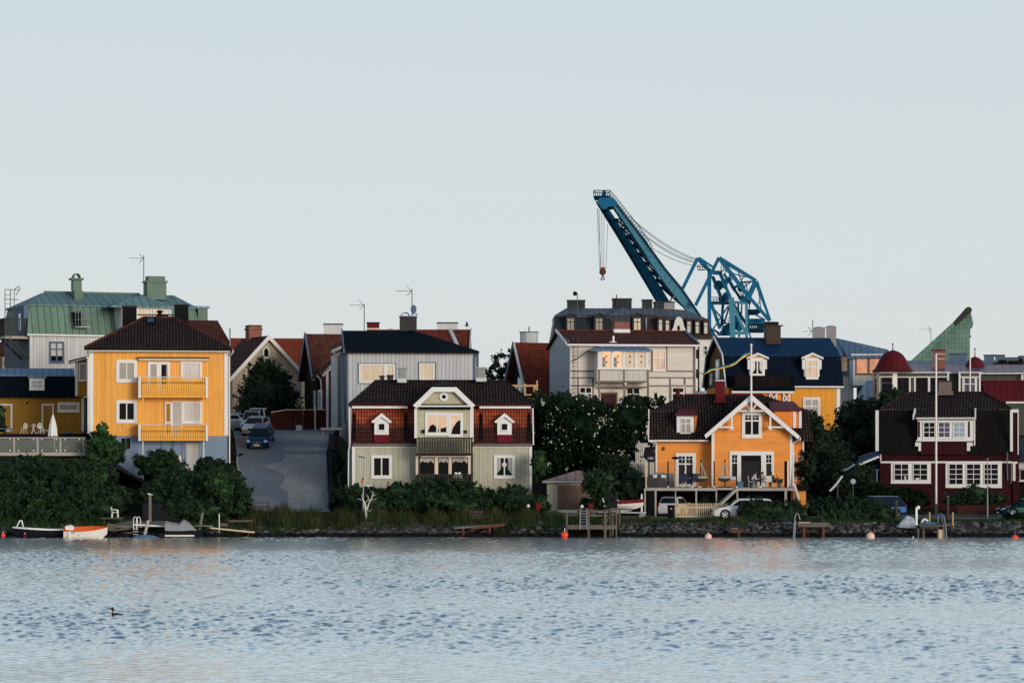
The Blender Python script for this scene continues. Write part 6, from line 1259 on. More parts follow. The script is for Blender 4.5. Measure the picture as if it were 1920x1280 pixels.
# ================= orange house on the lane =================
def orange_house():
    f = Frame(1365, 229, 3, 1.2); f.root('house', 'bright orange clapboard house with white-trimmed gable and dark tiled roof', 'house'); D = 8
    x0, x1 = f.x(1231.5, 1.2), f.x(1507, 2)
    Yw = 1.2; zf = f.z(826, Yw, 1280); mb = MB(); mb.box(x0, f.x(1340, Yw), Yw, D, .8, zf); mb.box(f.x(1340, Yw), x1, 2, D, .8, zf); f.B(mb, 'wall', MT['orange_h'])
    E0 = f.x(1217, Yw-.5); zE = f.z(824, Yw-.5, 1280); Yk = 3.1; zk = f.z(770, Yk, 1280); Yr = 4.9; zr = f.z(740, Yr, 1300); E1 = f.x(1522, 2.2)
    mb = MB()
    mb.slab([(E0, Yw-.5, zE), (E1, Yw-.5, zE), (E1, Yk, zk), (E0+.1, Yk, zk)], .14); r0 = f.x(1283, Yr); r1 = f.x(1430, Yr)
    mb.slab([(E0+.1, Yk-.1, zk), (E1, Yk-.1, zk), (r1, Yr, zr), (r0, Yr, zr)], .14); mb.slab([(E0+.1, D, zk-.1), (E0+.1, Yk-.1, zk), (r0, Yr, zr)], .14); mb.slab([(E1, Yk-.1, zk), (E1, D, zk-.1), (r1, Yr, zr)], .14); mb.slab([(E1, D, zk-.1), (E0, D, zk-.1), (r0, Yr, zr), (r1, Yr, zr)], .14)
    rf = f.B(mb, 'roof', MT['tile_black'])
    mb = MB(); mb.tube((r0, Yr, zr), (r1, Yr, zr), .1, n=6); f.B(mb, 'ridge_tiles', MT['chim_red'], rf)
    mb = MB(); mb.bar((E0-.05, Yw-.55, zE), (E0+.05, Yk, zk+.05), .1, .28); mb.box(E0-.05, f.x(1329, Yw-.5), Yw-.62, Yw-.5, zE-.14, zE-.02); f.B(mb, 'gutter', MT['white'], rf)
    mb = MB(); f.bx(mb, 1229, 1232, 828, 912, Yw-.04, .1); f.B(mb, 'trim', MT['white']); pipe(f, [(1226, 826, Yw-.5), (1230, 832, Yw-.1), (1230, 905, Yw-.1)], .06)
    # gable wing
    Y = 0; g0, g1 = f.x(1335), f.x(1485); xa = f.x(1408); za = f.z(742); ys = 816; sl_ = (za-f.z(ys))/(xa-f.x(1322))
    zs0 = za-sl_*(xa-g0); zs1 = za-sl_*(g1-xa); mb = MB(); mb.prism([(g0, .8), (g1, .8), (g1, zs1-.1), (xa, za-.1), (g0, zs0-.1)], 0, D-1); gw = f.B(mb, 'gable_wing', MT['orange_h'])
    mb = MB(); f.bx(mb, 1334.3, 1339.6, 812, 913, -.05, .2); f.bx(mb, 1480.6, 1485.4, 812, 913, -.05, .2); f.B(mb, 'corner_board', MT['white'], gw)
    L0, L1 = f.x(1320), f.x(1498); zl0, zl1 = za-sl_*(xa-L0), za-sl_*(L1-xa)
    mb = MB(); mb.slab([(L0, -.75, zl0+.12), (xa, -.75, za+.12), (xa, 5, za+.12), (L0, 5, zl0+.12)], .12); mb.slab([(xa, -.75, za+.12), (L1, -.75, zl1+.12), (L1, 5, zl1+.12), (xa, 5, za+.12)], .12); f.B(mb, 'gable_roof', MT['tile_black'], gw)
    mb = MB(); h = .38
    mb.ext([(L0, -.8, zl0+.1), (L0+.12, -.8, zl0-.18), (xa, -.8, za-h), (xa, -.8, za+.1)], (0, .1, 0)); mb.ext([(xa+.003, -.8, za+.1), (xa+.003, -.8, za-h), (L1-.12, -.8, zl1-.18), (L1, -.8, zl1+.1)], (0, .1, 0)); f.B(mb, 'bargeboard', MT['white'], gw)
    mb = MB(); Yt = -.72; P = lambda a, b: f.p(a, b, Yt)
    mb.box(f.x(1378, Yt), f.x(1440, Yt), Yt, Yt+.1, f.z(771.5, Yt), f.z(768.5, Yt)); mb.bar(P(1396, 753), P(1407, 768), .11); mb.bar(P(1421, 753), P(1411, 768), .11)
    for s_ in (-1, 1):
        cx = 1408.5+36*s_; f.bx(mb, cx-1.6, cx+1.6, 776, 803, Yt, .1); mb.box(f.x(cx-24 if s_ < 0 else cx-4, Yt), f.x(cx+4 if s_ < 0 else cx+25, Yt), Yt+.002, Yt+.09, f.z(802, Yt), f.z(799, Yt)); mb.box(f.x(cx-2.6, Yt), f.x(cx+2.6, Yt), Yt-.02, Yt+.1, f.z(805.5, Yt), f.z(801, Yt))
        mb.bar(P(1408.5+31*s_, 770), P(1408.5+36*s_, 776), .11)
    f.B(mb, 'gable_fretwork', MT['white'], gw)
    w_ = window(f, 1391, 1428.5, 772, 820, cols=2, rows=(1, 2.4), pane='glass', fw=6, mw=2.6)
    mb = MB()
    for cxx in (1403.3, 1416.2): f.bx(mb, cxx-.4, cxx+.4, 778, 786.5, -.075, .02)
    f.bx(mb, 1397, 1422.5, 781.6, 782.4, -.07, .02); f.B(mb, 'glazing_bar', MT['white'], w_)
    mb = MB().ball(f.p(1432.3, 775, -.1), .09); f.B(mb, 'outdoor_light', MT['cream'], gw)
    # terrace doors
    mb = MB(); 
    for a, b, c0, c1 in ((1368, 1451, 845.5, 852.5), (1368, 1372.5, 852.5, 898), (1446.5, 1451, 852.5, 898), (1382.3, 1389.5, 852.5, 913), (1427, 1436.7, 852.5, 913), (1368, 1382.3, 893, 899.5), (1436.7, 1451, 893, 899.5), (1389.5, 1427, 852.5, 853.4)): f.bx(mb, a, b, c0, c1, -.08, .1)
    dr = f.B(mb, 'terrace_door', MT['white'], gw)
    mb = MB(); f.bx(mb, 1389.5, 1427, 853.5, 913, -.04, .06); f.B(mb, 'opening', MT['dark'], dr)
    for a, b in ((1372.5, 1382.3), (1436.7, 1446.5)):
        mb = MB(); f.bx(mb, a, b, 852.6, 893, -.03, .05); pn = f.B(mb, 'pane', MT['glass'], dr)
        mb = MB(); f.bx(mb, (a+b)/2-.4, (a+b)/2+.4, 853, 867, -.06, .03); f.bx(mb, a, b, 859.6, 860.4, -.055, .02); f.bx(mb, a, b, 867, 868.6, -.065, .03); f.B(mb, 'glazing_bar', MT['white'], pn)
    w_ = window(f, 1266.5, 1304.5, 849, 913, dy=Yw, cols=2, rows=(1, 2.6), pane='glass', fw=6, mw=2.6, name='glazed_door', sill=False)
    mb = MB()
    for cxx in (1278.7, 1292.3): f.bx(mb, cxx-.4, cxx+.4, 855, 865.5, Yw-.07, .02)
    f.bx(mb, 1273, 1298, 860, 860.8, Yw-.065, .02); f.B(mb, 'glazing_bar', MT['white'], w_)
    # left dormer
    Y = 1.3; dx = lambda a: f.x(a, Y); dz = lambda b: f.z(b, Y, 1286); mb = MB(); mb.box(dx(1269), dx(1301), Y, 3.2, dz(816), dz(778)); dm = f.B(mb, 'dormer', MT['white'])
    mb = MB(); mb.slab([(dx(1265.5), Y-.3, dz(777.5)), (dx(1307), Y-.3, dz(777.5)), (f.x(1309, 3.1), 3.1, f.z(765, 3.1, 1286)), (f.x(1272, 3.1), 3.1, f.z(765, 3.1, 1286))], .08); f.B(mb, 'dormer_roof', MT['metal_plum'], dm)
    mb = MB(); mb.ext([f.p(1302.2, 814, Y+.05), f.p(1307, 778, Y+1.2), f.p(1302.2, 778, Y+.05)], (.05, 0, 0)); f.B(mb, 'dormer_cheek', MT['orange_v'], dm)
    window(f, 1276, 1295.5, 784, 812, dy=Y, cols=2, rows=(1, 2), pane='greypane', fw=1.3, mw=1.8, proud=.06)
    # right dormer
    Y = 1.0; mb = MB(); q0, q1 = f.x(1452, Y), f.x(1487, Y); mb.box(q0, q1, Y, 4, f.z(802, Y, 1470), f.z(770, Y, 1470)); dm = f.B(mb, 'dormer', MT['orange_v'])
    mb = MB(); mb.slab([(f.x(1445, Y), Y-.2, f.z(768.5, Y, 1470)), (f.x(1504, Y), Y-.2, f.z(768.5, Y, 1470)), (f.x(1488, 4), 4, f.z(752, 4, 1470)), (f.x(1440, 4), 4, f.z(752, 4, 1470))], .1); f.B(mb, 'dormer_roof', MT['metal_plum'], dm)
    mb = MB(); f.bx(mb, 1487, 1492.5, 769.5, 802, Y-.05, .3); f.bx(mb, 1498, 1503, 769.5, 802, Y+.2, .3); f.bx(mb, 1453, 1487, 768.6, 770.8, Y-.12, .1); f.B(mb, 'dormer_trim', MT['white'], dm)
    mb = MB(); f.bx(mb, 1492.5, 1498, 770, 802, Y+.3, .3); f.B(mb, 'dormer_side', MT['orange_v'], dm)
    # right-hand lower part
    mb = MB(); f.bx(mb, 1504.5, 1507.5, 828, 905, 1.9, .1); f.B(mb, 'trim', MT['white'])
    window(f, 1488.5, 1493.5, 850.5, 900, dy=2, cols=1, pane='greypane', fw=.8); window(f, 1499, 1504, 851, 900, dy=2, cols=1, pane='greypane', fw=.8)
    pipe(f, [(1500, 820, -.5), (1500, 824, -.4), (1487.5, 830, .1), (1486.8, 834, .1), (1486.8, 937, -.3)], .065)
    c = chimney(f, 1342, 1359, 712, 755, 3.6, .9, 'chim_red', 'metal_light', parent=rf); mb = MB(); f.bx(mb, 1338, 1362, 750, 755, 3.5, 1.1); f.B(mb, 'chimney_base', MT['chim_red'], c)
    mb = MB(); mb.tube(f.p(1271.5, 750, 5.2), f.p(1271.5, 729, 5.2), .15); f.B(mb, 'red_flue', MT['chim_red'], rf)
    mb = MB(); mb.tube(f.p(1244.5, 838, Yw-.05), f.p(1244.5, 843, Yw-.2), .08); f.B(mb, 'wall_hook', MT['rust'])
orange_house()
# ================= terrace deck of the orange house =================
DK = Frame(1362, 224.5, 0, 1.2)
def deck():
    f = DK; f.root('raised_deck', 'raised grey-timber deck with clear glass balustrade in front of the orange house', 'deck'); zd = f.z(913.5)
    mb = MB(); mb.box(f.x(1209), f.x(1486), 0, 5.6, zd-.1, zd); f.B(mb, 'floor', MT['woodgrey'])
    mb = MB(); f.bx(mb, 1207.5, 1343, 914.5, 919.5, -.12, .12); f.bx(mb, 1382, 1486, 914.5, 919.5, -.12, .12); f.bx(mb, 1343.1, 1381.9, 914.5, 918, -.06, .1); f.bx(mb, 1486.1, 1491, 915, 920, -.1, .1); f.B(mb, 'edge_beam', MT['wood_beam'])
    for a, b in ((1208, 1211), (1227.5, 1231), (1304, 1307), (1342, 1344.5), (1381, 1384), (1471, 1475.5)):
        mb = MB(); mb.box(f.x(a), f.x(b), -.1, .05, 1.0, f.z(919.6)); f.B(mb, 'post', MT['wood_beam'])
    mb = MB(); mb.bar(f.p(1349, 946, -1.2), f.p(1381, 916, -.2), .3, .16); f.B(mb, 'stair_stringer', MT['wood_beam'])
    for px, y0, m in ((1211.5, 868, 'wood_pale'), (1252.5, 864, 'black'), (1297, 864, 'black'), (1339, 863.5, 'black'), (1381, 868, 'black'), (1426, 860, 'black')):
        mb = MB(); mb.box(f.x(px)-.05, f.x(px)+.05, -.03, .07, zd, f.z(y0)); ps = f.B(mb, 'rail_post', MT[m]); mb = MB().ball((f.x(px), -.06, zd+.05), .075, 8, 6); f.B(mb, 'foot', MT['plastic_white'], ps)
    for a, b in ((1214, 1251), (1254.5, 1295.5), (1299, 1338), (1341.5, 1380), (1383, 1424.5), (1428, 1470)):
        mb = MB(); mb.box(f.x(a), f.x(b), .02, .032, zd+.05, f.z(864.5)); f.B(mb, 'glass_panel', MT['railglass_clear'])
    mb = MB(); f.bx(mb, 1470.5, 1476, 864, 913, .0, .1); f.B(mb, 'rail_post', MT['black']); mb = MB(); f.bx(mb, 1476.5, 1478.6, 864, 913, -.02, .1); f.B(mb, 'rail_post', MT['plastic_white'])
    mb = MB(); mb.box(f.x(1212), f.x(1485), 3.5, 3.7, .9, zd-.12); f.B(mb, 'back_wall', MT['dark'])
    mb = MB(); mb.box(f.x(1214), f.x(1227), .0, 3.4, 1.0, f.z(921)); f.B(mb, 'storage', MT['dark'])
    # little lower building at the right
    g = Frame(1504, 225.5, 0, 1.2); g.root('shed', 'small orange lean-to shed with flat black roof under the deck corner', 'shed')
    mb = MB(); g.bx(mb, 1497, 1511, 919.5, 975, 0, 2); g.B(mb, 'wall', MT['orange_h']); mb = MB(); g.bx(mb, 1492, 1517, 908.5, 919.3, -.3, 2.6); g.B(mb, 'roof', MT['black']); mb = MB(); mb.bar(g.p(1489.5, 906, -.4), g.p(1500, 942, -.5), .14, .1); g.B(mb, 'handrail', MT['white'])
    return zd
ZD = deck()
def at(px, dy): return (X(px, 224.5+dy), 224.5+dy)
def sofa():
    x, y = at(1239, 2.2); t = thing('garden_sofa', 'dark woven corner sofa with white and grey cushions on the deck', 'sofa', (x, y, ZD)); s = 226.7/F
    MB().box(-25*s, -10*s, -.4, .4, 0, .72).box(-9.6*s, 8*s, -.42, .35, 0, .74).box(9*s, 25*s, -.4, .4, 0, .45).build('frame', MT['sofa'], t)
    MB().box(9*s, 25*s, .25, .45, .45, 1.1).box(-8*s, 8.9*s, .5, .7, .3, 1.15).build('back_cushion', MT['cushion_grey'], t)
    for a, m in ((-11, 'cloth_white'), (4, 'cloth_white'), (-18, 'wood_dark'), (-3, 'chim_brown')):
        MB().ball((a*s, .1, .82), .23, 10, 6, (1.1, .6, .75)).build('cushion', MT[m], t)
sofa()
def deck_chair(px, lab, dy=1.6):
    x, y = at(px, dy); t = thing('deck_chair', lab, 'chair', (x, y, ZD), random.uniform(-.2, .2), 'dark folding chairs at the deck table')
    MB().box(-.28, .28, -.25, .25, .40, .46).build('seat', MT['cloth_navy'], t); MB().ext([(-.29, -.28, .44), (.29, -.28, .44), (.27, -.48, 1.08), (-.27, -.48, 1.08)], (0, .05, 0)).build('backrest', MT['cloth_navy'], t)
    for sx in (-.27, .27):
        MB().tube((sx, -.22, .42), (sx, .25, 0), .02).build('leg', MT['black'], t); MB().tube((sx, .22, .42), (sx, -.25, 0), .02).build('leg', MT['black'], t)
deck_chair(1281, 'dark high-backed deck chair in front of the glazed door'); deck_chair(1303, 'dark high-backed deck chair nearer the hanging basket seat')
def table():
    x, y = at(1291, 2.6); t = thing('deck_table', 'slim white table between the two dark deck chairs', 'table', (x, y, ZD)); MB().box(-.5, .5, -.4, .4, .7, .74).build('tabletop', MT['plastic_white'], t)
    for a in (-.45, .45):
        for b in (-.35, .35): MB().box(a-.03, a+.03, b-.03, b+.03, 0, .7).build('leg', MT['plastic_white'], t)
    o = MB().lathe((0, 0, 0), [(.05, 0), (.02, .05), (.02, .35), (.06, .4), (.02, .5)]).build('candlestick', MT['plastic_white']); o.location = (x-.3, y, ZD+.742); tag(o, 'white candlestick on the slim deck table', 'candlestick')
table()
def hanging_chair(px, m, lab, dx):
    x, y = at(px, 1.4); t = thing('hanging_chair', lab, 'hanging chair', (x, y, ZD)); s = 225.9/F
    MB().tube((dx*s, .1, 0), (dx*s, .1, 52*s), .05).tube((dx*s-.5, .1, .02), (dx*s+.5, .1, .02), .04).build('stand', MT['black'], t)
    MB().lathe((0, 0, 10*s), [(.15, 0), (.42, .12), (.48, .3), (.46, .3), (.1, .1)], 14).build('basket', MT['wood_dark'], t)
    MB().ball((0, 0, 17.5*s), .42, 12, 8, (1.0, .8, .35)).build('cushion', MT[m], t)
    r = MB()
    for k in range(8): a = k*math.pi/4; r.tube((.46*math.cos(a), .4*math.sin(a), 17*s), (dx*s, .1, 48*s), .012)
    r.build('rope', MT['cushion_cream'], t)
hanging_chair(1316, 'cushion_cream', 'hanging basket chair with cream cushion left of the white corner board', -2)
hanging_chair(1358, 'cloth_white', 'hanging basket chair with crumpled white cover right of the white corner board', 1.5)
def black_cover():
    x, y = at(1217, 2.8); t = thing('patio_heater', 'tall black-covered parasol standing at the left end of the deck', 'parasol', (x, y, ZD)); s = 227.3/F
    MB().tube((0, 0, 0), (0, 0, 48*s), .05).build('pole', MT['black'], t)
    MB().ext([(-11*s, 0, 56*s), (-7.5*s, 0, 75*s), (9*s, 0, 76*s), (9.5*s, 0, 56*s), (4*s, 0, 49*s), (-3*s, 0, 50*s)], (0, .3, 0)).build('canopy', MT['cloth_black'], t)
    MB().lathe((2*s, -.05, 50*s), [(.1, 0), (.3, .1), (.25, .25), (.1, .3)], 10).build('reflector', MT['steel'], t)
black_cover()
def simple(name, lab, cat, m, px, dy, build, z=None, rot=0):
    x, y = at(px, dy); o = build(MB()).build(name, MT[m]); o.location = (x, y, ZD if z is None else z); o.rotation_euler = (0, 0, rot); return tag(o, lab, cat)
simple('crate', 'square blue storage box at the left side of the terrace door', 'box', 'hull_blue', 1387.5, .5, lambda b: b.box(-.24, .24, -.2, .2, 0, .42).box(-.26, .26, -.22, .22, .42, .46))
simple('ball', 'small red ball on the deck boards', 'ball', 'buoy_red', 1328, .2, lambda b: b.ball((0, 0, .09), .09))
simple('toy', 'pair of tiny white shoes on the deck below the cream cushion', 'shoes', 'plastic_white', 1312, .2, lambda b: b.ball((-.09, 0, .05), .06).ball((.08, 0, .05), .06))
simple('bag', 'bulging pale sack standing on the deck beside the seated people', 'bag', 'cushion_grey', 1413.5, .3, lambda b: b.lathe((0, 0, 0), [(.18, 0), (.21, .12), (.17, .24), (.06, .3)], 12))
simple('bag', 'small white bag on top of a paper sack by the black post', 'bag', 'cream', 1421.5, .3, lambda b: b.lathe((0, 0, 0), [(.1, 0), (.11, .2), (.13, .3), (.12, .4), (.04, .46)], 10))
t = simple('flower_pot', 'grey pot with a bushy green plant at the right end of the deck', 'plant pot', 'metal_grey', 1461, .5, lambda b: b.lathe((0, 0, 0), [(.12, 0), (.2, .34), (.21, .36)], 12)); POT = t

# ---------------- people ----------------
def skin_mesh(name, pts, edges, m, parent, sub=1):
    me = bpy.data.meshes.new(name); me.from_pydata([p[:3] for p in pts], edges, []); o = bpy.data.objects.new(name, me); sc.collection.objects.link(o)
    md = o.modifiers.new('s', 'SKIN'); 
    for v, p in zip(me.skin_vertices[0].data, pts): v.radius = (p[3], p[3])
    me.skin_vertices[0].data[0].use_root = True
    o.modifiers.new('d', 'SUBSURF').levels = sub; o.modifiers['d'].render_levels = sub; md.use_smooth_shade = True
    dg = bpy.context.evaluated_depsgraph_get(); new = bpy.data.meshes.new_from_object(o.evaluated_get(dg)); new.materials.clear(); new.materials.append(MT[m])
    o.modifiers.clear(); o.data = new; o.parent = parent; return o
def person(lab, px, dy, rot, lean, top, bottom, hair='hair', reach=.0, scale=1.0, seat=.45):
    x, y = at(px, dy); t = thing('person', lab, 'person', (x, y, ZD), rot); S = scale
    c, s_ = math.cos(lean), math.sin(lean)
    def up(h, side=0, fwd=0): return (fwd*c+h*s_, side, seat+.06+h*c-fwd*s_)
    P = []; E = []
    def add(p, r, frm=None):
        P.append((p[0]*S, p[1]*S, p[2]*S, r*S)); i = len(P)-1
        if frm is not None: E.append((frm, i))
        return i
    pel = add((0, 0, seat+.06), .13); sp = add(up(.22), .115, pel); ch = add(up(.42), .13, sp); nk = add(up(.54), .05, ch); hd = add(up(.64, fwd=.03), .085, nk); tp = add(up(.74, fwd=.03), .07, hd)
    nose = add(up(.645, fwd=.13), .018, hd)
    arms = []
    for sd in (-1, 1):
        sh = add(up(.46, .19*sd), .055, ch); el = add(up(.22, .25*sd, .12+reach*.3), .042, sh); ex, ey, ez = P[el][0]/S, P[el][1]/S, P[el][2]/S
        wr = add((ex+.23, .15*sd, ez+.02+reach*.1), .028, el); w_ = (ex+.23, .15*sd, ez+.02+reach*.1); pm = add((w_[0]+.06, w_[1], w_[2]), .030, wr); arms.append((sh, el, wr))
        for k in range(4): a = add((w_[0]+.10, w_[1]+(k-1.5)*.022, w_[2]-.005), .010, pm); add((w_[0]+.135-.008*abs(k-1.5), w_[1]+(k-1.5)*.022, w_[2]-.03), .008, a)
        add((w_[0]+.08, w_[1]-.045*sd, w_[2]+.012), .010, pm)
        hp = add((.02, .10*sd, seat+.05), .085, pel); kn = add((.42, .13*sd, seat+.04), .058, hp); an = add((.38, .13*sd, .09), .038, kn); add((.52, .13*sd, .035), .035, an)
    skin_mesh('body', P, E, 'skin', t)
    g = 1.22
    T = [tuple(P[pel][:3])+(.14*S*1.02,), tuple(P[sp][:3])+(.115*S*g,), tuple(P[ch][:3])+(.13*S*1.18,)]; TE = [(0, 1), (1, 2)]
    for sh, el, wr in arms:
        n = len(T); T += [tuple(P[sh][:3])+(.075*S,), tuple(P[el][:3])+(.058*S,)]; TE += [(2, n), (n, n+1)]
    skin_mesh('shirt', T, TE, top, t)
    Bt = [(0, 0, (seat+.05)*S, .145*S)]; BE = []
    for sd in (-1, 1): n = len(Bt); Bt += [(.03*S, .10*sd*S, (seat+.05)*S, .10*S), (.42*S, .13*sd*S, (seat+.04)*S, .075*S), (.385*S, .13*sd*S, .14*S, .055*S)]; BE += [(0, n), (n, n+1), (n+1, n+2)]
    skin_mesh('trousers', Bt, BE, bottom, t)
    q = P[tp]; h = P[hd]; MB().ball(((q[0]+h[0])/2-.03*S, 0, (q[2]+h[2])/2+.02*S), .115*S, 12, 8, (1, .9, 1.05)).build('hair', MT[hair], t, smooth=True)
    return t
def dining_chair(px, dy, rot, lab):
    x, y = at(px, dy); t = thing('plastic_chair', lab, 'chair', (x, y, ZD), rot, 'white chairs on the deck'); MB().box(-.22, .22, -.22, .22, .42, .45).build('seat', MT['plastic_white'], t)
    MB().ext([(-.22, -.2, .45), (-.22, .2, .45), (-.30, .18, .9), (-.30, -.18, .9)], (.03, 0, 0)).build('backrest', MT['plastic_white'], t)
    for a in (-.19, .19):
        for b in (-.19, .19): MB().tube((a, b, .43), (a*1.15, b*1.15, 0), .018).build('leg', MT['plastic_white'], t)
dining_chair(1409, 1.2, 0, 'white chair under the person in the pale blue shirt'); dining_chair(1442.5, 1.0, 1.5, 'empty white chair turned with its back to the water')
person('person in pale blue-white shirt and dark trousers sitting on the left, leaning forward', 1410, 1.2, 0, .45, 'cloth_white', 'cloth_navy', reach=.4)
person('dark-haired person in white and pink clothes sitting behind the black rail post', 1429, 1.6, -1.2, .1, 'cloth_pink', 'cloth_white', scale=.92)
person('person in black jacket bending forward at the right of the group', 1453, 1.3, math.pi-.3, .5, 'cloth_black', 'cloth_navy', reach=.3)
def tabl2():
    x, y = at(1434, 2.1); t = thing('deck_table', 'dark low table the seated people are gathered round', 'table', (x, y, ZD)); MB().box(-.6, .6, -.35, .35, .62, .66).build('tabletop', MT['black'], t)
    for a in (-.5, .5): MB().box(a-.03, a+.03, -.03, .03, 0, .62).build('leg', MT['black'], t)
tabl2()

# ================= cars =================
def car(lab, px, d, rot, paint, L=4.7, W=1.84, H=1.48, wag=True, pitch=0, z=None, name='parked_car', cat='car', group=None, belt=.95, grille=True):
    x = X(px, d); z = ground_z(x, d)+.06 if z is None else z
    t = thing(name, lab, cat, (x, d, z), 0, group); t.rotation_euler = (0, pitch, rot)
    h = L/2; w = W/2; pm = MT[paint]
    st = [(h-.02, .30, .58, .74), (h-.14, .22, .68, .93), (h-.5, .20, .78, 1.0), (h-1.15, .20, .92, 1.0), (h-1.3, .2, belt, 1.0), (0, .2, belt+.01, 1.0), (-h+.6, .2, belt+.03, 1.0), (-h+.15, .22, belt+.02, .97), (-h+.02, .32, belt-.1, .86)]
    rings = [[(X_, -w*k*.95, a), (X_, -w*k, a+.2), (X_, -w*k, b-.16), (X_, -w*k*.88, b), (X_, w*k*.88, b), (X_, w*k, b-.16), (X_, w*k, a+.2), (X_, w*k*.95, a)] for X_, a, b, k in st]
    MB().loft(rings).build('body', pm, t)
    xa, xb = h-1.18, (-h+.12 if wag else -h+.55); xc, xd = h-1.95, (-h+.55 if wag else -h+1.1)
    wb, wt = w*.88, w*.68
    gs = [(xa, belt, .02), (xc, H-.05, 1), ((xc+xd)/2, H, 1), (xd, H-.06, 1), (xb, belt+.03, .04)]
    rg = [[(X_, -wb, belt-.05), (X_, -(wb+(wt-wb)*k), zz), (X_, (wb+(wt-wb)*k), zz), (X_, wb, belt-.05)] for X_, zz, k in gs]
    MB().loft(rg).build('cabin', pm, t)
    hh = H-belt
    sy = lambda z_: wb+(wt-wb)*((z_-belt)/hh)
    for s in (-1, 1):
        def sp(X_, z_): return (X_, s*(sy(z_)+.012), z_)
        zt = H-.13; zb = belt+.05
        seg = [(xa-.42, xa-.42-(xa-xc)*.62, (xc+xd)/2+.05), ]
        mid = (xc+xd)/2+.1
        for a0, a1, b0, b1 in ((xa-.30, xc-.05, mid+.04, mid+.04), (mid-.04, mid-.04, xd+.05 if wag else xd+.1, xb+.30)):
            if a1 < a0 and b0 == b1: pts = [sp(a0, zb), sp(b0, zb), sp(b0, zt), sp(a1, zt)]
            else: pts = [sp(a0, zb), sp(b1, zb), sp(b0, zt), sp(a1, zt)]
            MB().ext(pts, (0, s*.008, 0)).build('window', MT['carglass'], t)
    def wpl(X0, z0, X1, z1, k0, k1, nm, off):
        MB().ext([(X0, -wb*k0, z0), (X0, wb*k0, z0), (X1, wt*k1, z1), (X1, -wt*k1, z1)], off).build(nm, MT['carglass'], t)
    wpl(xa-.06, belt+.045, xc+.05, H-.085, .93, .93, 'windscreen', (.02, 0, .02)); wpl(xb+.04, belt+.1, xd-.03, H-.1, .88, .9, 'rear_window', (-.02, 0, .02))
    for X_ in (h-.92, -h+.95):
        for s in (-1, 1):
            MB().tube((X_, s*(w-.02), .34), (X_, s*(w+.006), .34), .385, n=20).build('wheel_arch', MT['black'], t)
            wh = MB().tube((X_, s*(w-.24), .325), (X_, s*(w+.012), .325), .325, n=20).build('wheel', MT['tyre'], t)
            r = MB().tube((X_, s*(w-.0), .325), (X_, s*(w+.018), .325), .10, n=10)
            for k in range(5): a = k*2*math.pi/5+.3; r.bar((X_, s*(w+.018), .325), (X_+.225*math.cos(a), s*(w+.018), .325+.225*math.sin(a)), .02, .10)
            for k in range(16): a = k*math.pi/8; b = a+math.pi/8; r.bar((X_+.225*math.cos(a), s*(w+.015), .325+.225*math.sin(a)), (X_+.225*math.cos(b), s*(w+.015), .325+.225*math.sin(b)), .02, .03)
            r.build('rim', MT['steel'] if paint != 'car_white' else MT['car_white'], wh)
    for s in (-1, 1):
        MB().ext([(h-.05, s*w*.62, .62), (h-.05, s*w*.86, .60), (h-.34, s*w*.985, .70), (h-.30, s*w*.66, .745)], (.03, s*.01, .03)).build('headlight', MT['headlamp'], t)
        MB().ext([(-h+.08, s*w*.93, belt-.16), (-h+.08, s*w*.78, belt-.16), (-h+.10, s*w*.78, belt+.06), (-h+.20, s*w*.93, belt+.08)], (-.03, s*.02, 0)).build('taillight', MT['taillamp'], t)
        MB().ball((xa-.28, s*(w+.08), belt+.06), .11, 10, 6, (.6, 1, .8)).build('mirror', pm, t)
        MB().tube((xc-.1, s*wt*.9, H-.0), (xd+.1, s*wt*.9, H-.01), .02).build('roof_rail', MT['steel'], t)
    g = MB().box(h-.04, h+.0, -.34, .34, .50, .66).build('grille', MT['black'], t)
    MB().box(h-.0, h+.012, -.26, .26, .36, .46).build('number_plate', MT['plastic_white'], t)
    MB().box(h-.03, h+.005, -.55, .55, .26, .29).build('bumper_trim', MT['steel'], t)
    MB().box(-h-.0, -h+.03, -.26, .26, .62, .73).build('number_plate', MT['plastic_white'], t)
    if paint == 'car_navy' and grille:
        e = MB().bar((h+.008, -.31, .51), (h+.008, .31, .65), .012, .03).tube((h-.0, 0, .58), (h+.015, 0, .58), .055, n=12); e.build('emblem', MT['steel'], g)
        MB().box(h-.01, h+.006, -.36, .36, .66, .685).box(h-.01, h+.006, -.36, -.335, .49, .66).box(h-.01, h+.006, .335, .36, .49, .66).build('grille_frame', MT['steel'], g)
    return t
gp = 'cars parked nose to tail along the climbing street'
car('dark blue estate car at the front of the row parked on the steep street', 489, 243.3, -math.pi/2-.06, 'car_navy', pitch=.22, group=gp)
car('pale silver car directly behind the dark blue estate', 480, 248.8, -math.pi/2-.06, 'car_silver', pitch=.09, H=1.5, group=gp)
car('white van-like car third in the row on the street', 473, 253.6, -math.pi/2, 'car_silver', pitch=.05, H=1.75, L=4.4, group=gp)
car('tall white car at the very back of the row on the street', 483, 258.4, -math.pi/2-.05, 'car_white', pitch=.04, H=1.85, L=4.6, group=gp)
car('silver car half hidden left of the parked row by the tan wall', 452, 255, -math.pi/2+.9, 'car_silver', pitch=.03, H=1.45, L=4.3, group=gp)
car('white hatchback parked under the deck seen from behind', 1266, 226.5, 1.22, 'car_white', L=4.0, W=1.78, H=1.55, z=1.17)
car('white estate car facing left beside the pale picket fence', 1395, 216.4, math.pi+.03, 'car_white', L=4.85, H=1.5, z=1.19)
car('dark blue car with red tail light behind the clipped hedge', 1640, 220.5, math.pi+.22, 'car_navy', L=4.7, H=1.62, z=1.2, grille=False)
car('dark green small car entering at the right edge of the picture', 1919, 219.5, math.pi+.15, 'car_green', L=4.0, H=1.42, W=1.72, z=1.2, wag=False)

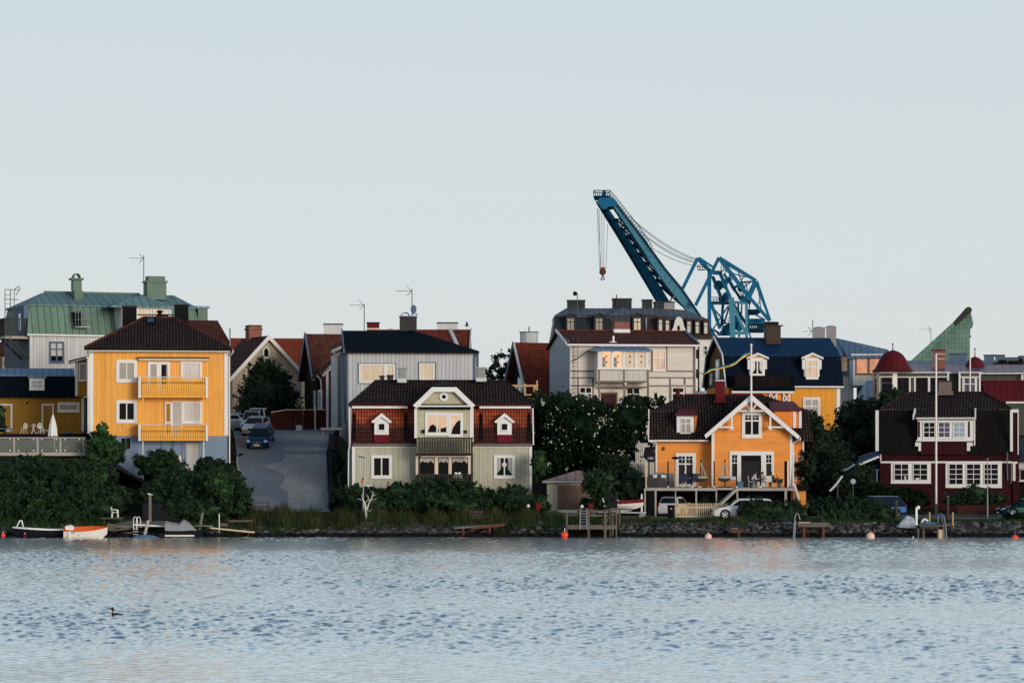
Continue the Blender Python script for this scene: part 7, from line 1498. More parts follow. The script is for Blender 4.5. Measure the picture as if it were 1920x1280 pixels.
# ================= fences, lamps, posts, bins =================
def picket(px0, px1, d, y0, y1, n, m, lab, rails=(.35, .85)):
    z0 = Z(y1, d); t = thing('picket_fence', lab, 'fence', (X((px0+px1)/2, d), d, z0)); w = (X(px1, d)-X(px0, d)); h = Z(y0, d)-z0; mb = MB()
    for i in range(n): a = -w/2+w*(i+.5)/n; mb.ext([(a-w/n*.27, 0, 0), (a+w/n*.27, 0, 0), (a+w/n*.27, 0, h*.93), (a, 0, h), (a-w/n*.27, 0, h*.93)], (0, .025, 0))
    mb.build('pickets', MT[m], t)
    for r in rails: MB().box(-w/2, w/2, .026, .07, h*r-.06, h*r+.06).build('rail', MT[m], t)
picket(1266.5, 1372, 217.4, 942, 969.5, 29, 'wood_pale', 'pale timber picket fence left of the white estate car', (.08, .68)); picket(1508, 1530, 219, 942, 966, 7, 'wood_pale', 'short length of pale picket fence right of the clipped hedge', (.25, .65))
picket(1795, 1872, 221.5, 946, 968, 30, 'door_red', 'dark red picket fence in front of the dark red house', (.7,))
def bin_():
    d = 217; t = thing('wheelie_bin', 'black wheeled bin at the left end of the pale picket fence', 'bin', (X(1258, d), d, 1.17)); s = d/F
    MB().ext([(-5.6*s, -.25, 0), (5.6*s, -.25, 0), (6.3*s, -.3, 24*s), (-6.3*s, -.3, 24*s)], (0, .55, 0)).build('body', MT['black'], t); MB().box(-6.8*s, 6.8*s, -.36, .3, 24*s, 26*s).build('lid', MT['dark'], t)
    for sx in (-.2, .2): MB().tube((sx-.03, .25, .1), (sx+.03, .25, .1), .1).build('wheel', MT['tyre'], t)
    MB().box(-.06, .06, -.30, -.27, .72, .80).build('sticker', MT['plastic_white'], t)
    MB().box(6.9*s, 8.2*s, -.05, .05, 0, 26*s).build('fence_post', MT['wood_beam'], t)
bin_()
def street_lamp(px, d, y0, lab, head='mush'):
    z = ground_z(X(px, d), d); t = thing('street_lamp', lab, 'street lamp', (X(px, d), d, z)); h = Z(y0, d)-z
    MB().tube((0, 0, 0), (0, 0, h*.4), .055, .05).tube((0, 0, h*.4), (0, 0, h-.1), .04, .035).build('mast', MT['steel'], t)
    MB().lathe((0, 0, h-.12), [(.06, 0), (.22, .05), (.30, .10), (.26, .17), (.08, .22)], 14).build('lamp_head', MT['dark'], t); return t
street_lamp(1266.5, 216.2, 858, 'street lamp with dark mushroom head in front of the glazed door'); street_lamp(1851.5, 217, 854.5, 'street lamp with mushroom head in front of the dark red house windows')
def side_lamp():
    d = 214.5; z = ground_z(X(681, d), d); t = thing('street_lamp', 'slim leaning street lamp with arm and red sign before the green house corner', 'street lamp', (X(681, d), d, z)); s = d/F; P = lambda px, py: ((px-681)*s, 0, Z(py, d)-z)
    MB().path([P(681, 960), P(681, 930), P(681.5, 900), P(683, 858)], .05, 8).build('mast', MT['steel'], t); MB().bar(P(671.5, 855), P(683.5, 857.5), .12, .1).build('lamp_head', MT['steel_dark'], t)
    MB().box(-3.5*s, .3*s, -.08, -.04, Z(905, d)-z, Z(900.5, d)-z).build('red_sign', MT['red'], t); MB().box(-2*s, 1*s, -.1, 0, Z(899.5, d)-z, Z(895.5, d)-z).build('dark_box', MT['cloth_navy'], t)
    MB().box(2.5*s, 19*s, -.02, .02, Z(911, d)-z, Z(908.5, d)-z).build('street_sign', MT['metal_light'], t)
side_lamp()
def post(px, d, y0, y1, r, m, lab, lean=0, z0=None):
    zb = Z(y1, d) if z0 is None else z0; t = thing('post', lab, 'post', (X(px, d), d, zb)); h = Z(y0, d)-zb
    MB().tube((0, 0, -.3), (lean, 0, h), r, r*.92, 10).build('shaft', MT[m], t); MB().tube((lean, 0, h), (lean, 0, h+.02), r*1.05, r*1.0, 10).build('top', MT['stone_pale'], t)
post(281, 211.5, 930, 972, .12, 'woodgrey', 'thick grey mooring post with a gull on top'); post(1680.5, 214.5, 939.5, 975, .12, 'wood_dark', 'dark wooden post beside the blue car'); post(1777, 214.5, 930, 972, .12, 'wood_dark', 'dark wooden post between the orange-and-white stakes')
post(374, 210.3, 962, 985, .11, 'woodgrey', 'grey mooring pile just right of the tarpaulin-covered boat', .22); post(411, 210, 963, 1005, .04, 'plastic_white', 'thin white stake by the long sloping plank'); post(265, 208.9, 975, 1005, .11, 'wood_beam', 'leaning weathered pile behind the bathing ladder', .5, -.5)
post(1743, 211, 960, 980, .06, 'wood_new', 'orange stake with white tip left of the dock ladder'); post(1786.5, 211, 960, 984, .06, 'wood_new', 'orange stake with white tip right of the dock ladder')
def globe(px, d, py, lab):
    z0 = ground_z(X(px, d), d); t = thing('garden_lamp', lab, 'garden lamp', (X(px, d), d, z0)); h = Z(py, d)-z0; MB().tube((0, 0, 0), (0, 0, h), .03).build('stem', MT['steel_dark'], t); MB().ball((0, 0, h), .13).build('globe', MT['plastic_white'], t)
globe(990.5, 214.5, 948, 'white globe garden lamp near the green house corner'); globe(1091, 214.5, 949, 'white globe garden lamp above the jetty ladder')
def postbox(px, d, y0, y1, lab):
    z0 = Z(y1, d); t = thing('post_box', lab, 'post box', (X(px, d), d, z0)); h = Z(y0, d)-z0; MB().box(-.17, .17, -.15, .15, h*.45, h).build('box', MT['chim_red'], t); MB().box(-.2, .2, -.18, .18, h, h+.04).build('lid', MT['metal_plum'], t); MB().box(-.05, .05, -.05, .05, -.4, h*.45).build('stand', MT['chim_red'], t)
postbox(1009.5, 214.2, 942, 965, 'dark red box post left of the shed'); postbox(1108, 214.2, 944, 962, 'dark red box post right of the shed')
def white_umbrella2():
    d = 218; t = thing('parasol', 'slim closed white parasol in a stone foot beside the deck post', 'parasol', (X(1203, d), d, 1.17)); s = d/F
    MB().box(-.18, .18, -.18, .18, 0, 9*s).build('base', MT['wood_beam'], t); MB().lathe((0, 0, 10*s), [(2*s, 0), (2.1*s, 20*s), (1.6*s, 34*s), (.4*s, 37*s)], 10).build('canopy', MT['sail_white'], t)
white_umbrella2()
def board_fence():
    f = Frame(1200, 230, 0, 1.3); f.root('board_fence', 'tall weathered grey-white board fence beside the orange house', 'fence')
    mb = MB(); picketrow(f, mb, 1191, 1214, 830, 893, 0, 7); picketrow(f, mb, 1181, 1191, 864, 893, 0, 3); picketrow(f, mb, 1209, 1227, 866, 910, -1, 6); f.B(mb, 'boards', MT['beige_v']); mb = MB(); f.bx(mb, 1181, 1214, 876, 878, .03, .06); f.bx(mb, 1191, 1214, 841, 843, .03, .06); f.B(mb, 'rail', MT['wood_beam'])
    mb = MB(); f.bx(mb, 1186, 1230, 893, 968, .5, .3); f.B(mb, 'dark_screen', MT['dark'])
board_fence()
def dark_trellis():
    f = Frame(1518, 232, 0, 1.3); f.root('trellis', 'dark slatted trellis screen right of the orange house', 'trellis'); mb = MB()
    for i in range(6): f.bx(mb, 1509+i*3, 1510.6+i*3, 858, 892, 0, .05)
    for y in (858, 874, 890): f.bx(mb, 1509, 1526, y, y+1.2, .06, .04)
    f.B(mb, 'slats', MT['steel_dark'])
dark_trellis()
def boathouse():
    f = Frame(1062, 220, 0, 1.1); f.root('shed', 'pale boat shed with brown plank door and pinkish hipped metal roof', 'shed'); D = 5
    x0, x1 = f.x(1025.5), f.x(1118); ze = f.z(901); mb = MB(); mb.box(x0, x1, 0, D, .6, ze); f.B(mb, 'wall', MT['green_v'])
    mb = MB(); roof(mb, (f.x(1017.5), f.x(1150), -.4, D+.4, ze), (f.x(1080, 2.5), f.x(1088, 2.5), 2.5, 2.52, f.z(882, 2.5)), .1); f.B(mb, 'roof', MT['metal_pink'])
    mb = MB(); mb.box(f.x(1017), f.x(1150), -.5, -.38, ze-.14, ze-.02); f.B(mb, 'gutter', MT['metal_grey'])
    mb = MB(); f.bx(mb, 1045, 1105, 909, 960, -.05, .04); dr = f.B(mb, 'door', MT['door_brown']); mb = MB(); f.bx(mb, 1042, 1045, 906, 960, -.08, .08); f.bx(mb, 1042, 1108, 906, 909, -.08, .08); f.B(mb, 'door_frame', MT['green_v'], dr)
    mb = MB(); f.bx(mb, 1045, 1083, 955.5, 960.5, -.9, .5); f.B(mb, 'sill_beam', MT['metal_light'])
    g = Frame(1150, 222, 0, 1.1); g.root('shed', 'small dark red hut roof peeping out behind the bushy tree', 'shed'); mb = MB(); g.bx(mb, 1132, 1150, 896, 960, 0, 2); g.B(mb, 'wall', MT['maroon_v']); mb = MB(); g.bx(mb, 1130, 1152, 893.5, 896, -.2, 2.4); g.B(mb, 'roof', MT['red'])
boathouse()

# ================= boats, docks, buoys =================
def hull(L, W, H, n=10, sheer=.25, bow=.9):
    rings = []
    for i in range(n+1):
        u = i/n; x = -L/2+L*u; k = 1-max(0, (u-.45)/.55)**2.2; k = max(k, .02)*(.9+.1*min(1, u*4)); zt = H*(1+sheer*max(0, u-.3)**1.5); zb = H*.0+H*.55*max(0, (u-.75)/.25)**2
        hw = W/2*k; rings.append([(x, -hw*.55, zb), (x, -hw*.92, zb+(zt-zb)*.45), (x, -hw, zt), (x, -hw*.9, zt), (x, -hw*.8, zt-(zt-zb)*.55), (x, hw*.8, zt-(zt-zb)*.55), (x, hw*.9, zt), (x, hw, zt), (x, hw*.92, zb+(zt-zb)*.45), (x, hw*.55, zb)])
    return rings
def rowboat():
    d = 207.4; t = thing('motorboat', 'small white clinker boat with orange interior and outboard motor, moored by the bank', 'boat', (X(160, d), d, -.1), .16); t.rotation_euler = (.19, 0, .16)
    r = hull(3.1, 1.45, .72, sheer=.35); m = MB(); n = len(r[0])
    # outer skin
    outer = [[q[k] for k in (0, 1, 2)] + [q[k] for k in (7, 8, 9)] for q in r]
    vs = []; fs = []
    for q in outer: vs += [q[0], q[1], q[2], q[3], q[4], q[5]]
    for k in range(len(outer)-1):
        for a, b in ((0, 1), (1, 2), (3, 4), (4, 5), (5, 0)): fs.append((k*6+a, k*6+b, k*6+6+b, k*6+6+a))
    fs.append((0, 1, 2, 3, 4, 5)); m.add(vs, fs); m.build('hull', MT['hull_white'], t)
    m = MB(); 
    for q, q2 in zip(r, r[1:]):
        for a, b in ((2, 3), (3, 4), (4, 5), (5, 6), (6, 7)): m.add([q[a], q[b], q2[b], q2[a]], [(0, 1, 2, 3)])
        for s in (2, 7): m.tube((q[s][0], q[s][1], q[s][2]+.02), (q2[s][0], q2[s][1], q2[s][2]+.02), .035, n=6)
    m.build('interior', MT['boat_orange'], t)
    for x in (-.6, .5): MB().box(x-.12, x+.12, -.55, .55, .30, .34).build('thwart', MT['cream'], t)
    o = thing('outboard_motor', 'white outboard motor tilted on the stern of the orange boat', 'outboard motor', (X(131, d-.9), d-.9, .0), .12)
    MB().box(-.30, .27, -.15, .15, .60, .88).ext([(-.22, -.15, .80), (.25, -.15, .80), (.15, -.15, .95), (-.1, -.15, .92)], (0, .3, 0)).build('cowling', MT['plastic_white'], o); MB().box(-.12, .16, -.1, .1, -.15, .55).build('leg', MT['hull_white'], o); MB().box(.1, .35, -.12, .12, .35, .5).build('bracket', MT['steel'], o)
    f_ = MB().tube((0, 0, 0), (0, 0, .34), .09, n=10).build('fender', MT['black']); f_.location = (X(147, d-.75), d-.75, .18); tag(f_, 'black fender hanging on the side of the orange boat', 'fender')
rowboat()
def blackboat():
    d = 208.3; t = thing('motorboat', 'long low black boat with white gunwale and bow rail, behind the orange boat', 'boat', (X(78, d), d, -.05), math.pi+.05)
    MB().loft(hull(4.1, 1.5, .62, sheer=.45)).build('hull', MT['hull_dark'], t); r = hull(4.1, 1.5, .62, sheer=.45); m = MB()
    for q, q2 in zip(r, r[1:]):
        for s in (2, 7): m.bar((q[s][0], q[s][1], q[s][2]), (q2[s][0], q2[s][1], q2[s][2]), .05, .09)
    m.build('gunwale', MT['plastic_white'], t)
    h = MB()
    for y in (-.22, .22): h.tube((1.75, y, .85), (1.55, y, 1.28), .025); h.tube((1.3, y, .82), (1.42, y, 1.28), .025); h.tube((1.55, y, 1.28), (1.42, y, 1.28), .025)
    h.tube((1.5, -.22, 1.28), (1.5, .22, 1.28), .025); h.build('bow_rail', MT['plastic_white'], t)
blackboat()
def buoy(px, d, py, r, m, lab, top=None, cat='buoy'):
    t = thing('buoy', lab, cat, (X(px, d), d, 0), 0, 'mooring buoys floating off the shore'); MB().ball((0, 0, Z(py, d)), r, 14, 10, (1, 1, .95)).build('float', MT[m], t, smooth=True)
    MB().tube((0, 0, Z(py, d)+r*.85), (.02, 0, Z(py, d)+r*.85+(top or .1)), .035, .02).build('eye', MT['plastic_white' if not top or top < .3 else 'metal_blue'], t)
buoy(1058.5, 207.5, 1002, .26, 'buoy_red', 'bright red round buoy with white eye near the timber jetty', .28); buoy(1328, 207, 1005.5, .25, 'buoy_pink', 'faded pink-and-white buoy off the stone shore'); buoy(1632, 207, 1005, .31, 'buoy_pink', 'pale cream buoy off the clipped hedge'); buoy(1903, 206.8, 1008, .24, 'buoy_red', 'red buoy with long blue-green rope at the right', .75); buoy(6, 207.5, 1003, .16, 'buoy_red', 'small red buoy at the left edge'); buoy(46.5, 207.5, 1004, .15, 'chim_red', 'small dark red buoy under the black boat\'s bow')
buoy(1712, 206.9, 1008, .05, 'plastic_white', 'tiny white float below the right-hand dock')
def covered_boat():
    d = 208.5; t = thing('motorboat', 'small boat under a peaked grey tarpaulin beside the bathing ladder', 'boat', (X(338, d), d, -.05)); s = d/F; P = lambda px, py, y: ((px-338)*s, y, Z(py, d)+.05)
    prof = [(311, 976, 994), (322, 978.5, 994.5), (336, 980.5, 994.5), (344, 973, 994.5), (352, 977, 994), (360, 984, 993.5), (368, 992, 993.5)]
    MB().loft([[P(a, c, -.55), P(a, b+4, -.5), P(a, b, -.05), P(a, b, .05), P(a, b+4, .5), P(a, c, .55)] for a, b, c in prof]).build('tarpaulin', MT['tarp'], t)
    MB().loft([[P(a, c, -.5), P(a, b, -.55), P(a, b, .55), P(a, c, .5)] for a, b, c in ((297, 1000, 1006), (315, 995.5, 1006.5), (350, 995, 1006.5), (372, 996, 1004), (378, 998, 1001))]).build('hull', MT['hull_dark'], t)
    MB().box((311-338)*s, (366-338)*s, -.62, -.56, Z(1003.5, d), Z(1001, d)+.02).build('rubbing_strake', MT['hull_white'], t)
    t = thing('dinghy', 'small blue-grey upturned dinghy at the foot of the bathing ladder', 'boat', (X(272, 207.8), 207.8, .02)); MB().ball((0, 0, 0), .9, 16, 8, (1, .4, .22)).build('hull', MT['hull_blue'], t)
covered_boat()
def left_dock():
    t = thing('dock', 'low grey plank dock with white edge board by the left boats', 'dock', (X(270, 210.5), 210.5, 0)); 
    def q(px, py, d): return (X(px, d)-X(270, 210.5), d-210.5, Z(py, d))
    MB().slab([q(200, 985, 209.3), q(316, 984, 209.3), q(316, 976, 212.3), q(238, 976, 212.3)], .15).build('planks', MT['woodgrey'], t)
    MB().bar(q(251, 983, 208.9), q(316, 986.5, 208.9), .08, .09).build('edge_board', MT['plastic_white'], t); MB().bar(q(218, 993, 209), q(245, 989.5, 209), .25, .14).bar(q(200, 986.5, 209.2), q(218, 990, 209.2), .1, .5).build('beam', MT['wood_old'], t)
    l = thing('bathing_ladder', 'white twin-hooped bathing ladder at the dock edge', 'ladder', (X(259, 208.8), 208.8, 0)); s = 208.8/F; m = MB()
    for o in (-5.2, 0.6):
        pts = [((o-3.6)*s, 0, Z(993, 208.8))]+[((o-3.6*math.cos(a))*s*1.0, 0, Z(973, 208.8)+4.5*s*math.sin(a)) for a in np.linspace(0, math.pi, 8)]+[((o+3.6)*s, .3, Z(988, 208.8))]
        m.path(pts, .028, 6)
    m.build('hoop', MT['plastic_white'], l)
    r = MB()
    for k in range(3): r.box(-9*s, 0, -.03, .03, .2+.2*k, .23+.2*k)
    r.build('rungs', MT['plastic_white'], l)
    c = thing('plastic_chair', 'white plastic garden chair standing on the left landing stage', 'chair', (X(215.5, 211.8), 211.8, Z(970, 211.8)), .3)
    MB().box(-.22, .22, -.2, .2, .38, .42).build('seat', MT['plastic_white'], c); MB().ext([(-.24, .16, .42), (-.24, -.16, .42), (-.33, -.2, .78), (-.33, .2, .78)], (.04, 0, 0)).build('backrest', MT['plastic_white'], c)
    for y in (-.22, .22): MB().bar((-.3, y, .62), (.22, y, .56), .06, .05).build('armrest', MT['plastic_white'], c)
    for a in (-.2, .2):
        for b in (-.2, .2): MB().tube((a, b, .56 if a > 0 else .4), (a*1.1, b, 0), .03).build('leg', MT['plastic_white'], c)
    g = thing('landing_stage', 'small plank landing stage under the white plastic chair', 'dock', (X(211, 211.8), 211.8, 0)); MB().box(-.75, .75, -.6, .6, Z(970, 211.8)-.08, Z(970, 211.8)).build('planks', MT['wood_old'], g)
    for a in (-.6, .6): MB().box(a-.06, a+.06, -.06, .06, -.2, Z(970, 211.8)-.08).build('leg', MT['wood_dark'], g)
    h = thing('landing_stage', 'narrow dock with long sloping sunlit plank right of the covered boat', 'dock', (X(400, 209.5), 209.5, 0))
    def w(px, py, y=0): return (X(px, 209.5)-X(400, 209.5), y, Z(py, 209.5))
    MB().bar(w(365, 985, .4), w(398, 985.5, .4), 1.2, .08).build('deck', MT['woodgrey'], h); MB().bar(w(394, 989), w(477, 997.5), .2, .1).build('sloping_plank', MT['wood_pale'], h); MB().bar(w(408, 983, .8), w(425, 984, .8), .1, .2).bar(w(426, 977, 1.5), w(470, 977, 1.5), .1, .12).build('edge', MT['wood_old'], h)
    for px in (398, 465): MB().tube(w(px, 990, .1), w(px, 1012, .1), .07).build('pile', MT['wood_dark'], h)
left_dock()
def gull():
    d = 211.5; o = thing('gull', 'white gull perched on the thick mooring post', 'bird', (X(281, d), d, Z(929, d)), .2)
    MB().ball((0, 0, .1), .09, 10, 8, (1.5, .8, .8)).ball((-.13, 0, .17), .05, 8, 6).tube((-.1, 0, .12), (-.13, 0, .17), .035).tube((-.17, 0, .165), (-.23, 0, .155), .012, .004).tube((.08, 0, .1), (.24, 0, .07), .04, .012).tube((0, -.02, .05), (0, -.02, 0), .008).tube((0, .02, .05), (0, .02, 0), .008).build('body', MT['feather_white'], o, smooth=True)
gull()
def grebe():
    py = 1153; d = CH*F/(py-HY); s = d/F; t = thing('grebe', 'dark crested grebe swimming left on the open water', 'bird', (X(218, d), d, 0))
    P = lambda px, p: ((px-218)*s, 0, (1153.2-p)*s)
    rings = []
    for px, c, r, ry in ((209, 1151.3, .6, 1.2), (211, 1151, 1.7, 3), (215, 1150.6, 2.2, 4.4), (220, 1150.5, 2.2, 4.6), (225, 1151, 1.6, 3.4), (228, 1151.3, 1.0, 1.8), (230.5, 1151.4, .9, .9)):
        cc = P(px, c); rings.append([(cc[0], ry*s*math.cos(a), cc[2]+r*s*math.sin(a)) for a in np.linspace(0, 2*math.pi, 12, endpoint=False)])
    MB().loft(rings).build('body', MT['feather_black'], t, smooth=True)
    def tubes(pts):
        rr = []
        for px, p, r in pts: c = P(px, p); rr.append([(c[0]+r*s*math.cos(a), r*s*math.sin(a), c[2]+.3*r*s*math.sin(a)*0) for a in np.linspace(0, 2*math.pi, 10, endpoint=False)])
        return rr
    MB().loft(tubes([(210.5, 1152.5, 2.0), (211, 1149.5, 1.6), (211.8, 1146.5, 1.1), (211.6, 1144, 1.6), (211.2, 1141.5, 2.0), (210.8, 1139, 2.1), (210.9, 1138, 1.5)])).build('neck', MT['feather_black'], t, smooth=True)
    MB().tube(P(211, 1139.6), P(206.8, 1139.9), 1.7*s, .7*s).tube(P(206.8, 1139.9), P(202.5, 1140.3), .6*s, .15*s).tube(P(210.5, 1139.5), P(212, 1136.8), 1.4*s, .3*s).build('head', MT['feather_black'], t)
grebe()
def jetty():
    d = 210; t = thing('jetty', 'weathered timber jetty with railings and posts standing in the water', 'jetty', (X(1115, d), d, 0)); x0 = X(1115, d)
    def q(px, py, dd=d): return (X(px, dd)-x0, dd-d, Z(py, dd))
    zt = Z(984.5, 208.6); MB().box(q(1063, 0)[0], q(1155, 0)[0], -1.4, 3, zt-.09, zt).build('planks', MT['woodgrey'], t)
    MB().box(q(1064, 0)[0], q(1154, 0)[0], -1.52, -1.4, zt-.28, zt-.02).build('edge_beam', MT['wood_old'], t)
    for px, y0, y1, dy, r in ((1062.5, 958, 1000, -1.45, .07), (1103.5, 955, 1010, -1.5, .09), (1134.5, 958, 1010, -1.5, .10), (1144, 955, 1010, -.9, .06), (1148.5, 956, 1010, -.5, .06), (1155.5, 952, 1002, -1.4, .06), (1161.5, 954, 985, 1.5, .07)):
        p = q(px, y0, d+dy); b = q(px, y1, d+dy); MB().tube((p[0], p[1], -.5), p, r, r, 8).build('post', MT['wood_old'], t)
    for a, b in (((1104, 957.5, d-1.4), (1135, 958, d-1.4)), ((1104, 966, d-1.4), (1135, 966, d-1.4)), ((1135, 957, d-1.4), (1161, 954, d+1.5)), ((1135, 966, d-1.4), (1161, 962, d+1.5)), ((1145, 953, d+2.5), (1185, 954.5, d+2.5))):
        MB().bar(q(*a), q(*b), .06, .12).build('rail', MT['wood_old'], t)
    MB().bar(q(1128, 972, d+1), q(1134, 984, d+1), .06, .1).bar(q(1141, 968, d+.5), q(1136, 982, d+.5), .06, .1).build('brace', MT['wood_old'], t)
    l = thing('bathing_ladder', 'grey metal bathing ladder leaning on the timber jetty', 'ladder', (X(1094, 208.3), 208.3, 0)); s = 208.3/F; m = MB()
    for o in (-6.5, 6.5): m.tube((o*s, 0, Z(992, 208.3)), (o*s*.95, .1, Z(953, 208.3)), .03)
    m.build('stile', MT['steel'], l)
    for k, py in enumerate((958, 963, 968, 973, 978, 985)): MB().tube((-6.3*s, .05, Z(py, 208.3)), (6.3*s, .05, Z(py, 208.3)), .022).build('rung', MT['steel'], l)
jetty()
def small_docks():
    # centre bench and platform
    d = 211; z = Z(986, d); t = thing('landing_stage', 'rusty-edged landing stage below the dark bench', 'dock', (X(910, d), d, 0)); q = lambda px, py: (X(px, d)-X(910, d), 0, Z(py, d))
    MB().slab([(q(852, 0)[0], -1, z-.05), (q(935, 0)[0], -1, z+.12), (q(950, 0)[0], 1.2, z+.2), (q(860, 0)[0], 1.2, z+.05)], .12).build('planks', MT['woodgrey'], t); MB().bar((q(885, 0)[0], -1.05, z-.12), (q(945, 0)[0], -1.05, z+.1), .06, .16).build('edge', MT['rust'], t)
    for px in (918, 869): MB().tube((q(px, 0)[0], -.9, -.3), (q(px, 0)[0], -.9, z-.1), .1).build('pile', MT['rust'], t)
    b = thing('bench', 'dark slatted bench facing away above the rusty landing stage', 'bench', (X(894, 212), 212, Z(984, 212))); s = 212/F
    for k in range(3): MB().box(-14*s, 12*s, -.05, -.01, (13+k*5)*s, (16.5+k*5)*s).build('slat', MT['wood_dark'], b)
    MB().box(-14*s, 12*s, 0, .45, 11*s, 12.5*s).build('seat', MT['wood_dark'], b)
    for a in (-12, -2, 10): MB().box(a*s-.05, a*s+.05, 0, .3, 0, 28*s).build('leg', MT['wood_dark'], b)
    t = thing('garden_table', 'small rusty table right of the dark slatted bench', 'table', (X(915, 212), 212, Z(982, 212))); MB().box(-.3, .3, -.3, .3, .55, .6).build('tabletop', MT['wood_dark'], t)
    for a in (-.25, .25): MB().box(a-.03, a+.03, -.03, .03, 0, .55).build('leg', MT['rust'], t)
    # low dock before white car
    d = 210; t = thing('landing_stage', 'low dark landing stage on the stones below the white estate car', 'dock', (X(1375, d), d, 0)); q = lambda px: X(px, d)-X(1375, d)
    MB().slab([(q(1358), -1, Z(990, d)), (q(1392), -1, Z(990, d)), (q(1388), 1.3, Z(982, 211.3)), (q(1366), 1.3, Z(982, 211.3))], .12).build('planks', MT['wood_dark'], t); MB().box(q(1368), q(1381), -1.1, -1.02, Z(992, d), Z(988, d)).build('white_board', MT['wood_old'], t); MB().box(q(1366), q(1390), -1.15, -1.05, Z(997, d), Z(993.5, d)).build('rusty_board', MT['rust'], t); MB().tube((q(1383), -1, -.3), (q(1383), -1, Z(993, d)), .12).build('pile', MT['wood_dark'], t)
    # dock with hooped ladder
    d = 209.3; t = thing('dock', 'grey bathing dock on rust-stained piles before the hedge', 'dock', (X(1520, d), d, 0)); q = lambda px: X(px, d)-X(1520, d)
    MB().box(q(1495), q(1549), -.6, 1.6, Z(981, d), Z(979.5, d)).build('planks', MT['woodgrey'], t); MB().box(q(1494.5), q(1549), -.7, -.6, Z(987, d), Z(980, d)).build('edge_beam', MT['wood_old'], t); MB().bar((q(1549), -.6, Z(981.5, d)), (q(1562), .5, Z(990, d)), .1, .22).build('side_beam', MT['wood_old'], t)
    for px in (1506, 1542): MB().tube((q(px), -.5, -.4), (q(px), -.5, Z(987, d)), .10).build('pile', MT['rust'], t)
    MB().box(q(1496), q(1518), -.4, -.1, Z(979.4, d), Z(978, d)).build('plank_on_top', MT['buoy_pink'], t)
    o = MB().box(-.5, .5, -.3, .3, .42, .47).box(-.5, -.44, -.3, .3, 0, .42).box(.44, .5, -.3, .3, 0, .42).build('bench', MT['wood_dark']); o.location = (X(1530, 211.2), 211.2, Z(980, 211.2)); tag(o, 'low grey bench on the bathing dock before the hedge', 'bench')
    l = thing('bathing_ladder', 'single-hooped metal ladder at the dock before the hedge', 'ladder', (X(1495, 208.4), 208.4, 0)); s = 208.4/F; m = MB()
    m.path([(-7.5*s, 0, -.05), (-5*s, 0, Z(972, 208.4)), (-3.5*s, 0, Z(965, 208.4)), (0, .1, Z(961.5, 208.4)), (3*s, .2, Z(965, 208.4)), (6*s, .3, Z(975, 208.4))], .04); m.path([(-4.5*s, .2, -.05), (-2.5*s, .2, Z(976, 208.4))], .04); m.build('rail', MT['steel'], l)
    for z in (.15, .4, .65): MB().tube((-7*s, 0, z), (-4*s, .2, z), .03).build('rung', MT['steel'], l)
    # right dock
    d = 209.3; t = thing('dock', 'right-hand dock carrying a blue dinghy and a hooped ladder', 'dock', (X(1742, d), d, 0)); q = lambda px: X(px, d)-X(1742, d)
    MB().box(q(1722), q(1768), -.8, 1.8, Z(985.5, d), Z(984, d)).build('planks', MT['woodgrey'], t); MB().box(q(1722), q(1757), -.9, -.8, Z(989.5, d), Z(985, d)).build('edge_beam', MT['chim_brown'], t); MB().box(q(1765), q(1778), -.9, -.6, Z(983.5, d), Z(981, d)).build('step', MT['wood_old'], t)
    for px in (1719, 1729, 1756): MB().tube((q(px), -.7, -.4), (q(px), -.7, Z(988, d)), .07).build('pile', MT['wood_old'], t)
    MB().box(q(1758), q(1767), -.5, 0, -.1, Z(992, d)).build('stone_block', MT['wood_pale'], t)
    o = thing('dinghy', 'blue upturned dinghy lying on the right-hand dock', 'boat', (X(1741, 208.9), 208.9, Z(984, 208.9)), 0); MB().ball((0, 0, .12), .62, 16, 8, (1, .4, .18)).build('hull', MT['hull_blue'], o)
    o = thing('life_ring', 'white curved ring leaning on the right-hand dock behind the dinghy', 'life ring', (X(1734, 209.4), 209.4, Z(984, 209.4))); m = MB(); s = d/F
    pts = [(-6*s*math.cos(a)-1*s*0, 0, 2*s+9*s*math.sin(a)) for a in np.linspace(-.2, 2.6, 12)]; m.path(pts, .08, 8); m.tube((6*s, 0, 5*s), (7.5*s, 0, 0), .1); m.build('ring', MT['plastic_white'], o)
    o = thing('dock_lamp', 'white post with camera-like round head at the left corner of the right-hand dock', 'lamp', (X(1718.5, 209), 209, Z(984, 209))); MB().box(-.07, .07, -.07, .07, 0, 33*s).build('post', MT['plastic_white'], o); MB().ball((.12, 0, 33*s), .14).build('head', MT['plastic_white'], o)
    l = thing('bathing_ladder', 'hooped metal ladder with blue handles on the right-hand dock', 'ladder', (X(1768, 208.6), 208.6, 0)); m = MB()
    m.path([(-7*s, .6, Z(981, 208.6)), (-6.5*s, .6, Z(966, 208.6)), (-4*s, .5, Z(962, 208.6)), (0, .2, Z(964, 208.6)), (3*s, 0, Z(972, 208.6)), (7*s, -.1, -.05)], .035); m.path([(-3*s, .6, Z(968, 208.6)), (-1*s, .3, Z(967, 208.6)), (3*s, 0, -.05)], .03); m.build('rail', MT['steel'], l)
    for z in (.1, .35, .6, .85): MB().tube((4*s, 0, z), (6*s, -.1, z), .03).build('rung', MT['steel'], l)
    # covered boat at right
    d = 211; t = thing('motorboat', 'boat under a pale folded tarpaulin left of the right-hand dock', 'boat', (X(1698, d), d, Z(989, d))); P = lambda px, py, y: ((px-1698)*s, y, Z(py, d)-Z(989, d))
